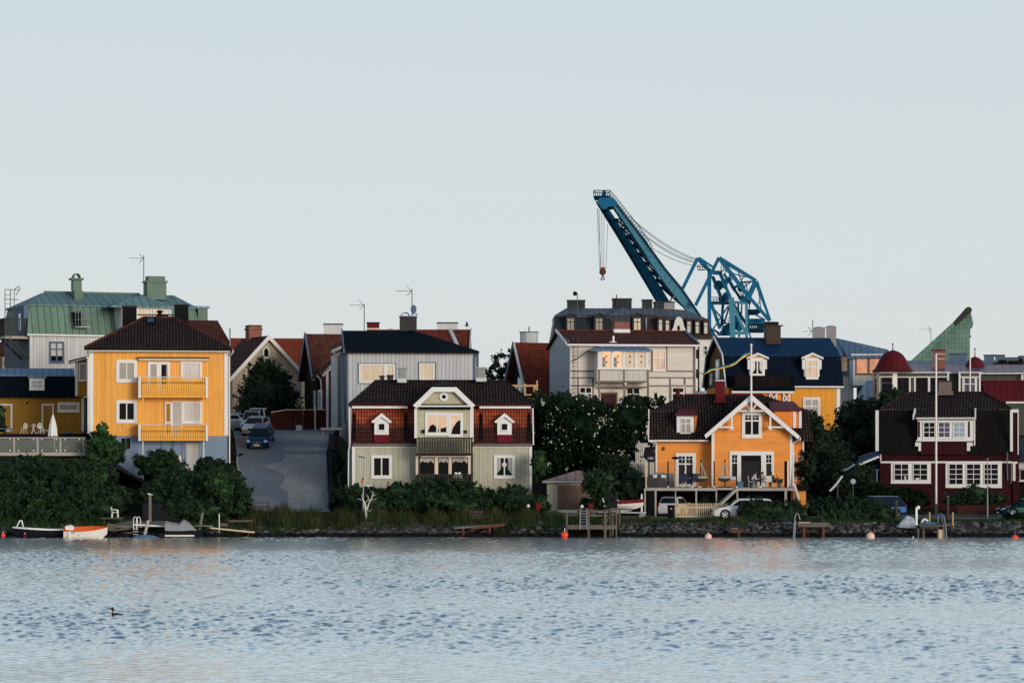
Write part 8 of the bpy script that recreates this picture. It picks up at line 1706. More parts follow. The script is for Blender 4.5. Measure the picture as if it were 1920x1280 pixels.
    MB().loft([[P(1679, 987, -.1), P(1681, 986, -.1), P(1692, 987, .2), P(1690, 988, .2)], [P(1684, 988, -.6), P(1688, 978, -.5), P(1694, 974, .5), P(1692, 988, .8)], [P(1700, 989, -.8), P(1697, 975, -.5), P(1702, 966, .4), P(1702, 988, .9)], [P(1716, 989, -.6), P(1708, 976, -.4), P(1716, 971, .5), P(1714, 988, .8)], [P(1719, 987, -.2), P(1717, 983, -.1), P(1718, 980, .4), P(1718, 988, .5)]]).build('tarpaulin', MT['tarp_pale'], t)
    MB().box(-14*s, 19*s, -.3, .6, -.35, -.02).build('cradle', MT['wood_dark'], t)
small_docks()
def red_boat():
    d = 217; t = thing('motorboat', 'red and white motorboat standing on a trailer beside the deck', 'boat', (X(1162, d), d, 1.17+.72), .12)
    r = hull(3.6, 1.5, .55, sheer=.4); MB().loft([[p for p in q] for q in r]).build('hull', MT['hull_white'], t); m = MB()
    for q, q2 in zip(r, r[1:]):
        for k in (2, 7): m.bar((q[k][0], q[k][1]*1.01, q[k][2]-.05), (q2[k][0], q2[k][1]*1.01, q2[k][2]-.05), .05, .24)
    m.build('red_band', MT['chim_red'], t); MB().ext([(-.6, -.5, .6), (-.1, -.5, .6), (-.35, -.45, 1.0), (-.6, -.45, 1.0)], (0, 1.0, 0)).build('windscreen', MT['glass_blue'], t); MB().box(-1.0, -.1, -.55, .55, .56, .66).build('seat', MT['plastic_white'], t)
    t = thing('boat_trailer', 'low boat trailer under the red motorboat', 'trailer', (X(1162, d), d, 1.17), .12); MB().bar((-1.7, 0, .5), (2.0, 0, .45), .12, .1).bar((-1.2, -.7, .42), (-1.2, .7, .42), .1).bar((-.8, 0, .5), (.9, 0, .68), .3, .16).build('chassis', MT['steel'], t)
    for y in (-.75, .75): MB().tube((-.6, y-.08, .28), (-.6, y+.08, .28), .28, n=16).build('wheel', MT['tyre'], t)
    d = 215.5; t = thing('outboard_motor', 'white-legged outboard motor on a black-covered stand beside the red boat', 'outboard motor', (X(1131, d), d, 1.15)); s = d/F; P = lambda px, py: ((px-1131)*s, 0, Z(py, d)-1.15)
    MB().path([P(1130, 927), P(1131, 936), P(1134, 949)], .09, 8).build('leg', MT['plastic_white'], t); MB().ext([P(1136, 930), P(1156, 928), P(1158, 952), P(1137, 954)], (0, .8, 0)).build('cover', MT['cloth_black'], t)
red_boat()
def slide():
    d = 219.5; t = thing('water_slide', 'curved pale blue slide chute standing among the shrubs', 'slide', (X(1567, d), d, 1.2)); z0 = 1.2; s = d/F; P = lambda px, py, y=0: ((px-1567)*s, y, Z(py, d)-z0)
    c = [(1555.5, 920), (1561, 915), (1568, 907), (1574, 899), (1579, 892)]; m = MB()
    for (a, b), (c_, e) in zip(c, c[1:]): m.bar(P(a, b), P(c_, e), .5, .13)
    m.build('chute', MT['tarp_pale'], t); MB().tube(P(1571, 902, .2), P(1571, 968, .2), .08).build('post', MT['wood_dark'], t)
    c = [(1581, 882), (1590, 878), (1602, 870)]; m = MB()
    for (a, b), (c_, e) in zip(c, c[1:]): m.bar(P(a, b), P(c_, e), .5, .1)
    m.build('upper_chute', MT['metal_blue'], t)
    g = thing('mirror_ball', 'shiny round traffic mirror below the blue lean-to roof', 'mirror', (X(1599.5, 221), 221, 1.2)); h = Z(902, 221)-1.2; MB().tube((0, 0, 0), (0, 0, h-.2), .03).build('post', MT['steel_dark'], g); MB().tube((0, -.05, h), (0, .03, h), .2, .2, 16).build('mirror', MT['glass_sky'], g)
slide()
def picnic():
    d = 213.5; z = Z(958, d); t = thing('picnic_table', 'dark picnic table in the grass at the foot of the street', 'table', (X(487, d), d, z)); MB().box(-.8, .8, -.35, .35, .6, .66).build('tabletop', MT['wood_dark'], t)
    for a in (-.7, .7): MB().box(-.8, .8, a-.12, a+.12, .3, .34).build('bench', MT['wood_dark'], t)
    for a in (-.55, .55): MB().bar((a, -.5, 0), (a, .1, .6), .06, .08).bar((a, .5, 0), (a, -.1, .6), .06, .08).build('leg', MT['wood_dark'], t)
picnic()
def bank_steps():
    t = thing('stone_steps', 'worn stone steps descending along the grey-blue basement', 'steps', (X(210, 226), 226, 4)); m = MB()
    for k in range(12): px, py = 205+k*5.0, 868+k*2.6+(k*.9 if k < 5 else 5); x = X(px, 227)-X(210, 226); z = Z(py, 227)-4; m.box(x, x+.5, .4, 2.2, z-1.2, z)
    m.build('treads', MT['rock_dark'], t)
    m = MB(); m.loft([[(X(a, 214)-X(a*0+300, 214), -1+k, Z(b, 214)-1+0*k) for (a, b, k) in ((270, 945, 0), (350, 943, 0), (350, 985, 0), (270, 985, 0))], [(X(a, 216)-X(300, 214), 1, Z(b, 216)-1) for (a, b) in ((270, 940), (350, 938), (350, 985), (270, 985))]])
    o = m.build('stone_wall', MT['rock_dark']); o.location = (X(300, 214), 214, 1); tag(o, 'low dark stone wall behind the grey mooring post', 'wall')
bank_steps()
# ================= harbour crane =================
def crane():
    f = Frame(1290, 600, 0, 8); t = f.root('harbour_crane', 'tall blue harbour crane with long slanting boom above the rooftops', 'crane'); P = f.p
    def poly(name, pts, y, th, m, parent=None): mb = MB(); mb.ext([P(a, b, y) for a, b in pts], (0, th, 0)); return f.B(mb, name, MT[m], parent)
    def beams(name, L, m, parent=None):
        mb = MB()
        for a, b, y, w in L: mb.bar(P(*a, y), P(*b, y), w*.066, w*.077)
        return f.B(mb, name, MT[m], parent)
    gl = [(1119, 379), (1137, 409), (1157, 440), (1180, 479), (1214, 535), (1232, 566), (1275, 640), (1300, 640), (1256, 566), (1239, 538), (1220.6, 509), (1199, 475), (1177, 443), (1155, 411), (1136, 384)]
    boom = poly('boom_girder', gl, 5, 1.6, 'crane_blue')
    poly('girder_flange', [(1117.5, 380), (1156, 442), (1213, 536.5), (1231, 567), (1274, 641), (1278, 640), (1234, 566), (1216, 535), (1159, 440), (1121, 379)], 4.4, 2.6, 'crane_dark', boom)
    gr = [(1143, 381), (1189, 449), (1220.6, 496), (1250, 538), (1289, 585), (1326, 640), (1352, 640), (1317.5, 596), (1280, 541), (1249, 504), (1220.6, 465), (1196, 432), (1154, 378)]
    b2 = poly('boom_girder', gr, 0, 1.6, 'crane_light')
    poly('girder_flange', [(1154, 377.5), (1196, 431.5), (1220.6, 464.5), (1249, 503.5), (1280, 540.5), (1317.5, 595.5), (1352, 640), (1350, 641), (1316, 597.3), (1278, 542), (1247, 505), (1219, 466.3), (1194.5, 433), (1153, 379)], -.4, 2.4, 'crane_dark', b2)
    poly('girder_flange', [(1142.5, 381), (1188.5, 449.5), (1220, 496.5), (1249.5, 538.5), (1288.5, 585.5), (1325, 640), (1327.5, 640), (1290.5, 585), (1251.5, 537.5), (1222, 495.5), (1190.5, 448.5), (1144.5, 381)], -.4, 2.4, 'crane_dark', b2)
    L = []
    pts_l = [(1155, 411), (1167, 429), (1177, 443), (1188, 459), (1199, 475), (1210, 492), (1220.6, 509), (1230, 524), (1239, 538), (1256, 566)]; pts_r = [(1163, 411), (1176, 430), (1189, 449), (1199, 464), (1210, 480), (1220.6, 496), (1235, 517), (1250, 538), (1262, 553), (1280, 574)]
    for i in range(len(pts_l)-1): L += [(pts_l[i], pts_r[i], 2.5, 5), (pts_l[i], pts_r[i+1], 2.5, 4), (pts_l[i+1], pts_r[i], 2.8, 3)]
    mb = MB()
    for a, b, y, w in L: mb.bar(P(*a, 5), P(*b, 1.2), w*.07)
    f.B(mb, 'lattice', MT['crane_dark'], boom)
    mb = MB()   # stiffeners and upper walkway cable trays
    for k in range(14):
        u = k/13; a = (1146+u*120, 385+u*158); b = (1158+u*113, 380+u*153); mb.bar(P(*a, -.15), P(*b, -.15), .12, .18)
    mb.bar(P(1147, 379, -.2), P(1215, 480, -.2), .3, .28); f.B(mb, 'stiffener', MT['crane_light'], b2)
    mb = MB()
    rail = [(1144, 357), (1158, 374), (1182, 404), (1205, 434), (1223, 462)]
    for a, b in zip(rail, rail[1:]): mb.tube(P(*a, -.5), P(*b, -.5), .08); mb.tube(P(a[0]-2.5, a[1]+4, -.5), P(b[0]-2.5, b[1]+4, -.5), .06)
    for k in range(22): u = k/21; px = 1144+79*u; py = np.interp(px, [a for a, _ in rail], [b for _, b in rail]); mb.tube(P(px, py, -.5), P(px-5, py+9, -.5), .06)
    f.B(mb, 'walkway_rail', MT['crane_dark'], b2)
    # head
    hd = poly('boom_head', [(1118.5, 379), (1125, 369), (1129, 366), (1130, 357), (1134.5, 357), (1135, 367), (1146, 369), (1156, 377), (1158, 385), (1140, 388), (1137, 392), (1130, 392)], -.6, 7.5, 'crane_blue')
    mb = MB(); a, b = P(1112.5, 368.8, -1), P(1143.5, 366.6, -1); mb.box(a[0], b[0], -1.2, 7.5, a[2], b[2]-.02)
    mb.bar(P(1113, 369, -1), P(1119, 381, -1), .15); mb.bar(P(1113, 369, -1), P(1123, 371, -1), .15)
    for y in (-1.1, 7.4):
        for py in (357, 362): mb.tube(P(1113, py, y), P(1144, py, y), .08)
        for k in range(9): mb.tube(P(1113+k*3.8, 357, y), P(1113+k*3.8, 367, y), .07)
    mb.box(P(1112.7, 0, -1)[0], P(1115, 0, -1)[0], -1.2, -.8, f.z(362), f.z(357)); f.B(mb, 'head_platform', MT['crane_dark'], hd)
    # hoist ropes and hook
    mb = MB()
    for a, b in (((1119.5, 391), (1124, 505)), ((1124, 394), (1125.5, 503)), ((1128, 398), (1129, 503)), ((1132.5, 402), (1132, 503)), ((1139.5, 420), (1136, 505)), ((1121, 392), (1127, 503))): mb.tube(P(*a, 2), P(*b, 2), .045)
    f.B(mb, 'hoist_rope', MT['steel_dark'])
    c = P(1130, 509.5, 2); mb = MB(); mb.ball(c, .72, 14, 10, (1, .6, 1)); mb.box(c[0]-.5, c[0]+.5, 1.6, 2.4, c[2]+.1, c[2]+.9); hk = f.B(mb, 'hook_block', MT['rust'])
    mb = MB(); mb.tube((c[0], 2, c[2]-.6), (c[0], 2, c[2]-1.05), .16); mb.path([(c[0]-.02+.38*math.sin(a), 2, c[2]-1.35+.38*math.cos(a)*.8) for a in np.linspace(0, 4.6, 12)], .12); mb.path([(c[0]+.02+.3*math.sin(a), 2, c[2]-1.3+.3*math.cos(a)*.8) for a in np.linspace(-.2, -2.2, 6)], .09); f.B(mb, 'hook', MT['black'], hk)
    # luffing ropes
    mb = MB()
    for (x0, y0), (x1, y1), sag in (((1180, 405), (1306, 486), 10), ((1186, 412), (1306, 488), 11), ((1200, 433), (1308, 492), 9), ((1206, 440), (1308, 494), 9), ((1222, 465), (1312, 500), 6)):
        n = 14; pts = []
        for k in range(n+1): u = k/n; pts.append(P(x0+(x1-x0)*u, y0+(y1-y0)*u+sag*4*u*(1-u)*.9+(0), 2))
        mb.path(pts, .06, 5)
    f.B(mb, 'luffing_rope', MT['steel_dark'])
    # A-frame
    beams('strut', [((1308, 484), (1280, 541), 0, 9), ((1348, 483), (1304, 572.5), -2, 9)], 'crane_blue')
    af = beams('a_frame', [((1308, 484), (1332, 509), 5, 11), ((1312, 484), (1340, 503), 6, 6), ((1348, 483), (1403, 555), -2, 11), ((1349, 483), (1418, 526), -2, 8), ((1352, 489), (1412, 524), 5, 6), ((1417.5, 527), (1401, 562), -2, 14), ((1419, 527), (1444, 601), -2, 7), ((1418, 534), (1436, 580), 4, 5), ((1404, 556), (1443, 601), -2, 9), ((1327, 510), (1354, 512), 0, 11), ((1330, 512), (1330, 616), 0, 12), ((1330, 612), (1342, 636), 0, 9), ((1349.5, 511), (1371, 562), 0, 9), ((1357, 513), (1390, 562), 3, 7), ((1388, 560), (1408, 560), 2, 12), ((1386, 530), (1417, 527), 1, 5)], 'crane_blue')
    beams('tower_leg', [((1371.5, 558), (1374, 640), -1, 17), ((1399.5, 567), (1400, 640), -1, 9), ((1371, 567), (1408, 567), -1, 8), ((1374, 624), (1401, 624), -1, 9), ((1376, 576), (1398, 624), -1, 8)], 'crane_light')
    beams('bracing', [((1332, 568), (1368, 568), 1, 9), ((1334, 570), (1350, 616), 1, 9), ((1336, 518), (1354, 563), 2, 9), ((1356, 563), (1353, 612), 4, 9), ((1366, 573), (1336, 618), 0, 4), ((1336, 576), (1365, 610), 2, 4), ((1367, 576), (1357, 608), 3, 6), ((1345, 626), (1372, 626), 2, 9), ((1348, 628), (1368, 606), 1, 8), ((1338, 618), (1350, 626), 2, 6), ((1375, 570), (1402, 612), 4, 8), ((1384, 566), (1386, 632), 5, 6), ((1392, 552), (1388, 620), 6, 5), ((1343, 470+60), (1362, 540), 5, 8), ((1364, 520), (1378, 545), 6, 9), ((1376, 540), (1392, 530), 6, 7), ((1368, 514), (1372, 540), 5, 5), ((1372, 512), (1400, 520), 2, 3), ((1383, 506), (1396, 545), 2, 3), ((1378, 513), (1368, 530), 2, 3), ((1396, 514), (1384, 540), 1, 3), ((1366, 500), (1360, 512), 2, 3), ((1398, 530), (1404, 556), 1, 3), ((1410, 527), (1392, 540), 1, 3), ((1405, 564), (1405, 578), 1, 4), ((1422, 545), (1428, 585), 1, 3), ((1426, 560), (1420, 575), 1, 3), ((1430, 565), (1436, 578), 1, 3), ((1417, 590), (1435, 600), 1, 4), ((1404, 590), (1402, 606), 1, 5), ((1400, 610), (1410, 640), 1, 4)], 'crane_blue', af)
    mb = MB()
    for a, b, r in ((1347, 535, 1.0), (1358, 530, .8), (1362, 556, .9), (1352, 560, .6), (1378, 600, 1.1), (1386, 612, .9), (1362, 618, 1.0), (1390, 540, .8), (1376, 612, .8)):
        c = P(a, b, 3); mb.tube((c[0], 2, c[2]), (c[0], 4.5, c[2]), r, n=14)
    f.B(mb, 'winch', MT['crane_blue'], af)
    mb = MB(); mb.ext([P(a, b, 2) for a, b in ((1398, 584), (1402, 578.5), (1410, 580), (1425, 578.5), (1427, 584), (1420, 589), (1404, 589))], (0, 4, 0)); f.B(mb, 'counterweight', MT['crane_dark'])
    mb = MB(); a, b = P(1404, 607, 1), P(1434, 597, 1); mb.box(a[0], b[0], 1, 7, a[2], b[2]); mh = f.B(mb, 'machine_house', MT['crane_blue'])
    mb = MB(); a, b = P(1402, 622, 1.5), P(1432, 607, 1.5); mb.box(a[0], b[0], 1.5, 6.5, a[2], b[2]-.01); f.B(mb, 'cab', MT['crane_dark'], mh)
    mb = MB()
    for k in range(4): a, b = P(1405.5+k*3.8, 615, 1.4), P(1408+k*3.8, 610.5, 1.4); mb.box(a[0], b[0], 1.4, 1.5, a[2], b[2])
    f.B(mb, 'pane', MT['glass_sky'], mh)
    mb = MB()
    for (x0, x1, y0, y1, y) in ((1308, 1322, 497, 505, 0), (1352, 1367, 497, 506, -1), (1333, 1349, 557, 566, 0), (1385, 1398, 550, 560, 2), (1365, 1380, 596, 606, 3)):
        for k in range(4): px = x0+(x1-x0)*k/3; mb.tube(P(px, y0, y), P(px, y1, y), .07)
        for py in (y0, (y0+y1)/2): mb.tube(P(x0, py, y), P(x1, py, y), .06)
        a, b = P(x0, y1+.8, y), P(x1, y1, y); mb.box(a[0], b[0], y, y+2, a[2], b[2])
    f.B(mb, 'platform', MT['crane_dark'], af)
crane()

# ================= vegetation =================
def mesh_np(name, verts, quads, m):
    me = bpy.data.meshes.new(name); n = len(verts); q = len(quads)
    me.vertices.add(n); me.vertices.foreach_set('co', np.asarray(verts, np.float32).ravel()); me.loops.add(q*4); me.loops.foreach_set('vertex_index', np.asarray(quads, np.int32).ravel())
    me.polygons.add(q); me.polygons.foreach_set('loop_start', np.arange(q)*4); me.materials.append(MT[m]); me.update(calc_edges=True); me.validate(); return me
def leaves(blobs, n, size, clump=.34, up=.25, core=True):
    """leaf-sized quads gathered in clumps through the volume of the blobs [(cx,cy,cz,rx,ry,rz)]"""
    vol = np.array([b[3]*b[5]+.1 for b in blobs]); cnt = (n*vol/vol.sum()).astype(int); V_ = []
    for b, c in zip(blobs, cnt):
        nc = max(7, int(c/45)); d = rng.normal(size=(nc, 3)); d /= np.linalg.norm(d, axis=1)[:, None]; r = rng.uniform(.35, 1.0, nc)**.45
        cc = d*r[:, None]*np.array(b[3:6])+np.array(b[:3]); k = rng.integers(0, nc, c); cs = clump*rng.uniform(.45, 1.1, nc)*min(b[3], b[5])
        p = cc[k]+rng.normal(size=(c, 3))*cs[k][:, None]*.5; V_.append(p)
    for b, c in zip(blobs, cnt):    # loose sprays that break up the outline
        nt_ = max(4, c//130); d = rng.normal(size=(nt_, 3)); d /= np.linalg.norm(d, axis=1)[:, None]; R_ = np.array(b[3:6]); o_ = d*R_*.9+np.array(b[:3]); dr = d*rng.uniform(.12, .42, nt_)[:, None]*min(b[3], b[5], 1.6); dr[:, 2] += rng.uniform(-.1, .25, nt_)
        k = np.repeat(np.arange(nt_), 11); t_ = rng.random(len(k))[:, None]; V_.append(o_[k]+dr[k]*t_+rng.normal(size=(len(k), 3))*.055)
    p = np.concatenate(V_); m = len(p); a = rng.normal(size=(m, 3)); a /= np.linalg.norm(a, axis=1)[:, None]; bb = np.cross(a, rng.normal(size=(m, 3))); bb /= np.linalg.norm(bb, axis=1)[:, None]
    s = size*rng.uniform(.6, 1.3, m)[:, None]; q = np.stack([p-a*s, p-bb*s*.55, p+a*s, p+bb*s*.55], 1).reshape(-1, 3); idx = np.arange(4*m).reshape(-1, 4)
    if core:
        for b in blobs:
            A = 10; Bn = 7; vs = []; 
            for j in range(Bn+1):
                for i in range(A):
                    t, ph = math.pi*j/Bn, 2*math.pi*i/A; k = .66*(1+.25*math.sin(3*ph+j)+rng.uniform(-.12, .12)); vs.append((b[0]+b[3]*k*math.sin(t)*math.cos(ph), b[1]+b[4]*k*math.sin(t)*math.sin(ph), b[2]+b[5]*k*math.cos(t)))
            n0 = len(q); q = np.concatenate([q, np.array(vs)]); idx = np.concatenate([idx, np.array([(n0+j*A+i, n0+(j+1)*A+i, n0+(j+1)*A+(i+1) % A, n0+j*A+(i+1) % A) for j in range(Bn) for i in range(A)])])
    return q, idx
def blobs_px(L, o):     # (px, py, rpx, rpy, depth, depth radius)
    return [(X(a, d)-o[0], d-o[1], Z(b, d)-o[2], r*d/F, dr, s*d/F) for a, b, r, s, d, dr in L]
def bush(name, lab, cat, L, n, size, m, group=None, clump=.34, core=True):
    o = (X(L[0][0], L[0][4]), L[0][4], ground_z(X(L[0][0], L[0][4]), L[0][4])); q, i = leaves(blobs_px(L, o), n, size, clump, core=core)
    ob = addobj(name, mesh_np(name, q, i, m)); ob.location = o; return tag(ob, lab, cat, group)
def tree(name, lab, px, d, L, n, size, m, tr=.18, flowers=0, clump=.34, core=True, group=None):
    x = X(px, d); z = ground_z(x, d); o = (x, d, z); t = thing(name, lab, 'tree', o, 0, group); bl = blobs_px(L, o); q, i = leaves(bl, n, size, clump, core=core); c = addobj('crown', mesh_np('crown', q, i, m), t)
    top = max(b[2] for b in bl); mb = MB(); mb.tube((0, 0, -.4), (0.1, 0, top*.6), tr, tr*.6, 8)
    for b in bl: mb.tube((.05, 0, top*.3), (b[0]*.8, b[1]*.8, b[2]), tr*.5, tr*.12, 6)
    mb.build('trunk', MT['bark'], t)
    if flowers:
        q, i = leaves([(b[0], b[1]-b[4]*.35, b[2], b[3]*.95, b[4]*.8, b[5]*.9) for b in bl], flowers, .10, .6, core=False); addobj('blossom', mesh_np('blossom', q, i, 'petal'), t)['kind'] = 'stuff'
    return t
tree('dark_tree', 'dense dark round tree in front of the tan gable', 500, 262, [(500, 730, 50, 52, 262, 3), (470, 760, 30, 30, 262, 2.5), (535, 755, 33, 34, 262, 2.5), (490, 697, 26, 24, 262, 2), (525, 712, 26, 20, 262, 2), (500, 775, 55, 25, 262, 2.5)], 9000, .17, 'leaf_dark', .3)
tree('airy_tree', 'loose airy tree against the sky left of the steep red roof', 940, 285, [(945, 680, 22, 20, 285, 1.5), (925, 700, 18, 16, 285, 1.3), (955, 664, 12, 8, 285, 1), (950, 705, 20, 16, 285, 1.5), (915, 708, 10, 9, 285, 1)], 1500, .17, 'leaf_dark', .14, clump=.4, core=False)
tree('flowering_tree', 'big dark elder tree covered with white blossom between the green and orange houses', 1100, 232, [(1100, 800, 75, 45, 232, 3.5), (1050, 830, 50, 60, 232, 3), (1160, 830, 55, 50, 232, 3), (1110, 850, 60, 60, 232, 3), (1030, 780, 35, 38, 232, 2.5), (1175, 790, 40, 35, 232, 2.5), (1020, 850, 25, 50, 232, 2)], 22000, .17, 'leaf_flower', .3, flowers=700)
tree('round_tree', 'leafy green tree rising before the beige house gable', 1085, 240, [(1070, 765, 40, 28, 240, 2.5), (1110, 772, 36, 26, 240, 2.5), (1040, 762, 24, 26, 240, 2), (1135, 790, 22, 22, 240, 2), (1010, 765, 20, 30, 240, 2)], 9000, .16, 'leaf_mid', .25)
tree('round_tree', 'dark rounded tree right of the brown door of the beige house', 1190, 238, [(1192, 775, 33, 32, 238, 2.3), (1205, 760, 18, 18, 238, 1.6), (1175, 795, 20, 22, 238, 2)], 5000, .16, 'leaf_dark', .2, flowers=30)
bush('shrub', 'tuft of leafy twigs above the left end of the orange house roof', 'shrub', [(1234, 748, 9, 9, 236, .7), (1237, 762, 7, 8, 236, .6)], 220, .17, 'leaf_mid', core=False, clump=.6)
tree('bushy_tree', 'large bushy tree filling the gap between the amber and dark red houses', 1610, 245, [(1600, 790, 35, 32, 245, 3), (1625, 770, 28, 26, 245, 2.5), (1590, 830, 45, 38, 245, 3), (1620, 830, 35, 45, 243, 3), (1645, 800, 16, 40, 240, 1.5), (1560, 860, 50, 45, 240, 3)], 14000, .17, 'leaf_dark', .3)
tree('bushy_tree', 'small green tree against the glazed corner tower', 1665, 256, [(1668, 752, 20, 20, 256, 1.8), (1680, 740, 10, 12, 256, 1)], 2200, .16, 'leaf_mid', .15)
tree('bushy_tree', 'spreading tree right of the orange house beside the trellis', 1540, 232, [(1530, 850, 32, 50, 234, 3), (1560, 890, 45, 45, 232, 3), (1525, 800, 18, 30, 236, 2), (1600, 905, 40, 35, 228, 2.5), (1515, 880, 22, 35, 231, 1.5)], 12000, .16, 'leaf_dark', .25)
tree('small_tree', 'young leafy tree in front of the pale boat shed', 1118, 216, [(1117, 905, 25, 24, 216, 1.2), (1130, 925, 22, 24, 216, 1.1), (1108, 892, 14, 12, 216, .8), (1140, 897, 16, 9, 216, .8), (1120, 940, 18, 15, 216, .9)], 4500, .12, 'leaf_mid', .1)
tree('garden_tree', 'bright green garden tree hiding the left corner of the yellow house basement', 195, 231, [(193, 808, 11, 16, 231, .8), (186, 830, 24, 22, 231, 1.4), (205, 840, 28, 22, 231, 1.4), (178, 855, 22, 22, 231, 1.4), (215, 858, 18, 14, 231, 1), (190, 880, 25, 20, 229, 1.4)], 6500, .15, 'leaf_light', .12)
tree('garden_tree', 'low spreading tree under the lower yellow balcony', 300, 229, [(275, 868, 28, 16, 229, 1.3), (305, 862, 28, 18, 229, 1.3), (325, 872, 20, 14, 229, 1.2), (300, 885, 40, 16, 229, 1.6)], 6500, .14, 'leaf_mid', .12)
tree('garden_tree', 'dark spreading tree at the right corner of the yellow house basement', 400, 228, [(390, 872, 24, 16, 228, 1.2), (415, 880, 24, 18, 228, 1.2), (400, 890, 38, 20, 228, 1.5)], 6000, .14, 'leaf_dark', .12)
bush('conifer', 'small conifer cut off by the left edge, in front of the ochre door', 'tree', [(3, 778, 8, 18, 240, .6), (2, 798, 12, 14, 240, .8)], 800, .13, 'leaf_mid')
bush('shrub_mass', 'overgrown green shrubs covering the bank below the glass deck', 'shrub', [(30, 900, 55, 35, 222, 3), (100, 895, 55, 32, 222, 3), (20, 945, 60, 40, 216, 2.5), (90, 945, 60, 40, 216, 2.5), (150, 930, 50, 42, 217, 2.5), (180, 895, 40, 30, 222, 2.5), (210, 945, 35, 30, 216, 2), (60, 875, 50, 20, 226, 2), (150, 880, 30, 18, 226, 2), (-20, 920, 30, 60, 218, 2), (60, 968, 60, 22, 213.4, 1.3), (130, 965, 50, 20, 213.4, 1.3), (185, 955, 40, 20, 214, 1.3), (5, 965, 40, 25, 213.4, 1.3)], 44000, .14, 'leaf_mid', clump=.28)
bush('shrub_mass', 'dark shrubs tumbling down the bank below the yellow house', 'shrub', [(350, 925, 50, 32, 217, 2.5), (400, 920, 45, 38, 216, 2.2), (440, 930, 32, 38, 216, 2), (330, 900, 40, 24, 221, 2.5), (420, 900, 40, 22, 221, 2), (290, 935, 30, 30, 217, 2), (370, 955, 70, 22, 213.5, 1.5), (455, 950, 20, 24, 214.5, 1.3)], 24000, .14, 'leaf_mid', clump=.28)
bush('shrub', 'lighter green twiggy growth over the middle of the bank under the glass deck', 'shrub', [(60, 925, 60, 34, 219, 3.0), (140, 915, 55, 30, 219.5, 3.0), (95, 955, 70, 22, 213.6, 1.4), (185, 945, 35, 22, 214.5, 1.4)], 4200, .13, 'leaf_light', clump=.16, core=False)
bush('shrub', 'bright green shrub lit up below the louvred door', 'shrub', [(408, 910, 20, 22, 213.8, .8), (420, 922, 16, 18, 213.6, .7)], 2600, .13, 'leaf_light')
bush('hedge', 'long low hedge along the front of the green house', 'hedge', [(690, 930, 40, 18, 218, 1.4), (750, 928, 45, 22, 218, 1.5), (810, 922, 50, 26, 218, 1.5), (860, 925, 45, 26, 218, 1.5), (905, 938, 40, 22, 218, 1.4), (960, 942, 45, 26, 217, 1.4), (780, 945, 60, 22, 216, 1.2), (860, 948, 60, 22, 216, 1.2), (700, 945, 40, 16, 216, 1.2), (660, 925, 22, 18, 218, 1.2), (1010, 948, 22, 20, 217, 1.2), (965, 925, 28, 18, 218.5, 1.2)], 30000, .12, 'leaf_mid', clump=.25)
bush('shrub', 'light green shrub in the middle of the bank before the green house', 'shrub', [(815, 940, 22, 9, 214.2, .7), (840, 944, 18, 8, 214.2, .6), (868, 955, 16, 8, 213.8, .6)], 2200, .11, 'leaf_light')
bush('hedge', 'clipped hedge in front of the white estate car', 'hedge', [(1404, 960, 22, 20, 214.8, .55), (1430, 960, 28, 24, 214.8, .6), (1460, 962, 28, 24, 214.8, .6), (1488, 962, 25, 24, 214.8, .6), (1420, 975, 40, 14, 213.6, .8), (1475, 975, 45, 14, 213.6, .8), (1408, 945, 12, 9, 214.9, .45)], 12000, .10, 'leaf_mid', clump=.25)
bush('hedge', 'wide bushy hedge right of the picket fence end', 'hedge', [(1535, 955, 22, 22, 216.5, .9), (1565, 955, 30, 22, 216.3, 1), (1600, 952, 30, 22, 216, 1), (1635, 958, 28, 22, 215.6, 1), (1660, 965, 25, 20, 215.2, .9), (1590, 970, 60, 18, 214.6, .9), (1545, 975, 30, 12, 214.6, .8)], 17000, .11, 'leaf_mid', clump=.25)
bush('rambling_shrub', 'pale-flowered rambling shrub between the lean-to and the dark red house', 'shrub', [(1645, 922, 28, 16, 222.5, .9), (1675, 925, 25, 14, 222.3, .9), (1700, 928, 26, 15, 222, .9), (1720, 940, 22, 18, 222, .8), (1615, 915, 20, 12, 223, .8)], 6500, .11, 'leaf_flower')
bush('rambling_shrub', 'leafy climber under the right-hand windows of the dark red house', 'shrub', [(1790, 935, 30, 14, 224, .8), (1830, 922, 35, 13, 224, .8), (1825, 935, 40, 14, 224, .8), (1865, 935, 25, 10, 224, .7)], 5000, .11, 'leaf_mid')
bush('shrub', 'yellow-green shrub against the right corner of the green house', 'shrub', [(1010, 862, 14, 18, 224, .8), (1012, 880, 16, 16, 224, .8)], 1300, .12, 'leaf_light')
bush('shrub', 'dark bushes at the far right below the green car', 'shrub', [(1905, 972, 22, 10, 214, .8), (1935, 970, 20, 12, 214, .8)], 1800, .11, 'leaf_flower')
bush('shrub', 'low dark bush beside the boat shed door', 'shrub', [(1095, 942, 12, 9, 216.5, .6), (1155, 905, 10, 6, 218, .5)], 900, .11, 'leaf_dark')
bush('shrub', 'dark undergrowth between the street and the green house corner', 'shrub', [(634, 872, 11, 22, 231, 1.6), (640, 905, 12, 22, 228, 1.6), (636, 930, 14, 14, 224, 1.4), (628, 850, 6, 14, 235, 1.2)], 3500, .13, 'leaf_dark')
bush('ivy', 'dark ivy mass under the deck of the orange house', 'shrub', [(1320, 940, 14, 18, 226, .8), (1345, 935, 14, 16, 226, .8)], 1500, .12, 'leaf_dark')
bush('far_trees', 'row of dark treetops on the roof terrace far right', 'tree', [(1885, 684, 22, 6, 425, 2), (1905, 680, 16, 6, 425, 2)], 900, .4, 'leaf_dark')
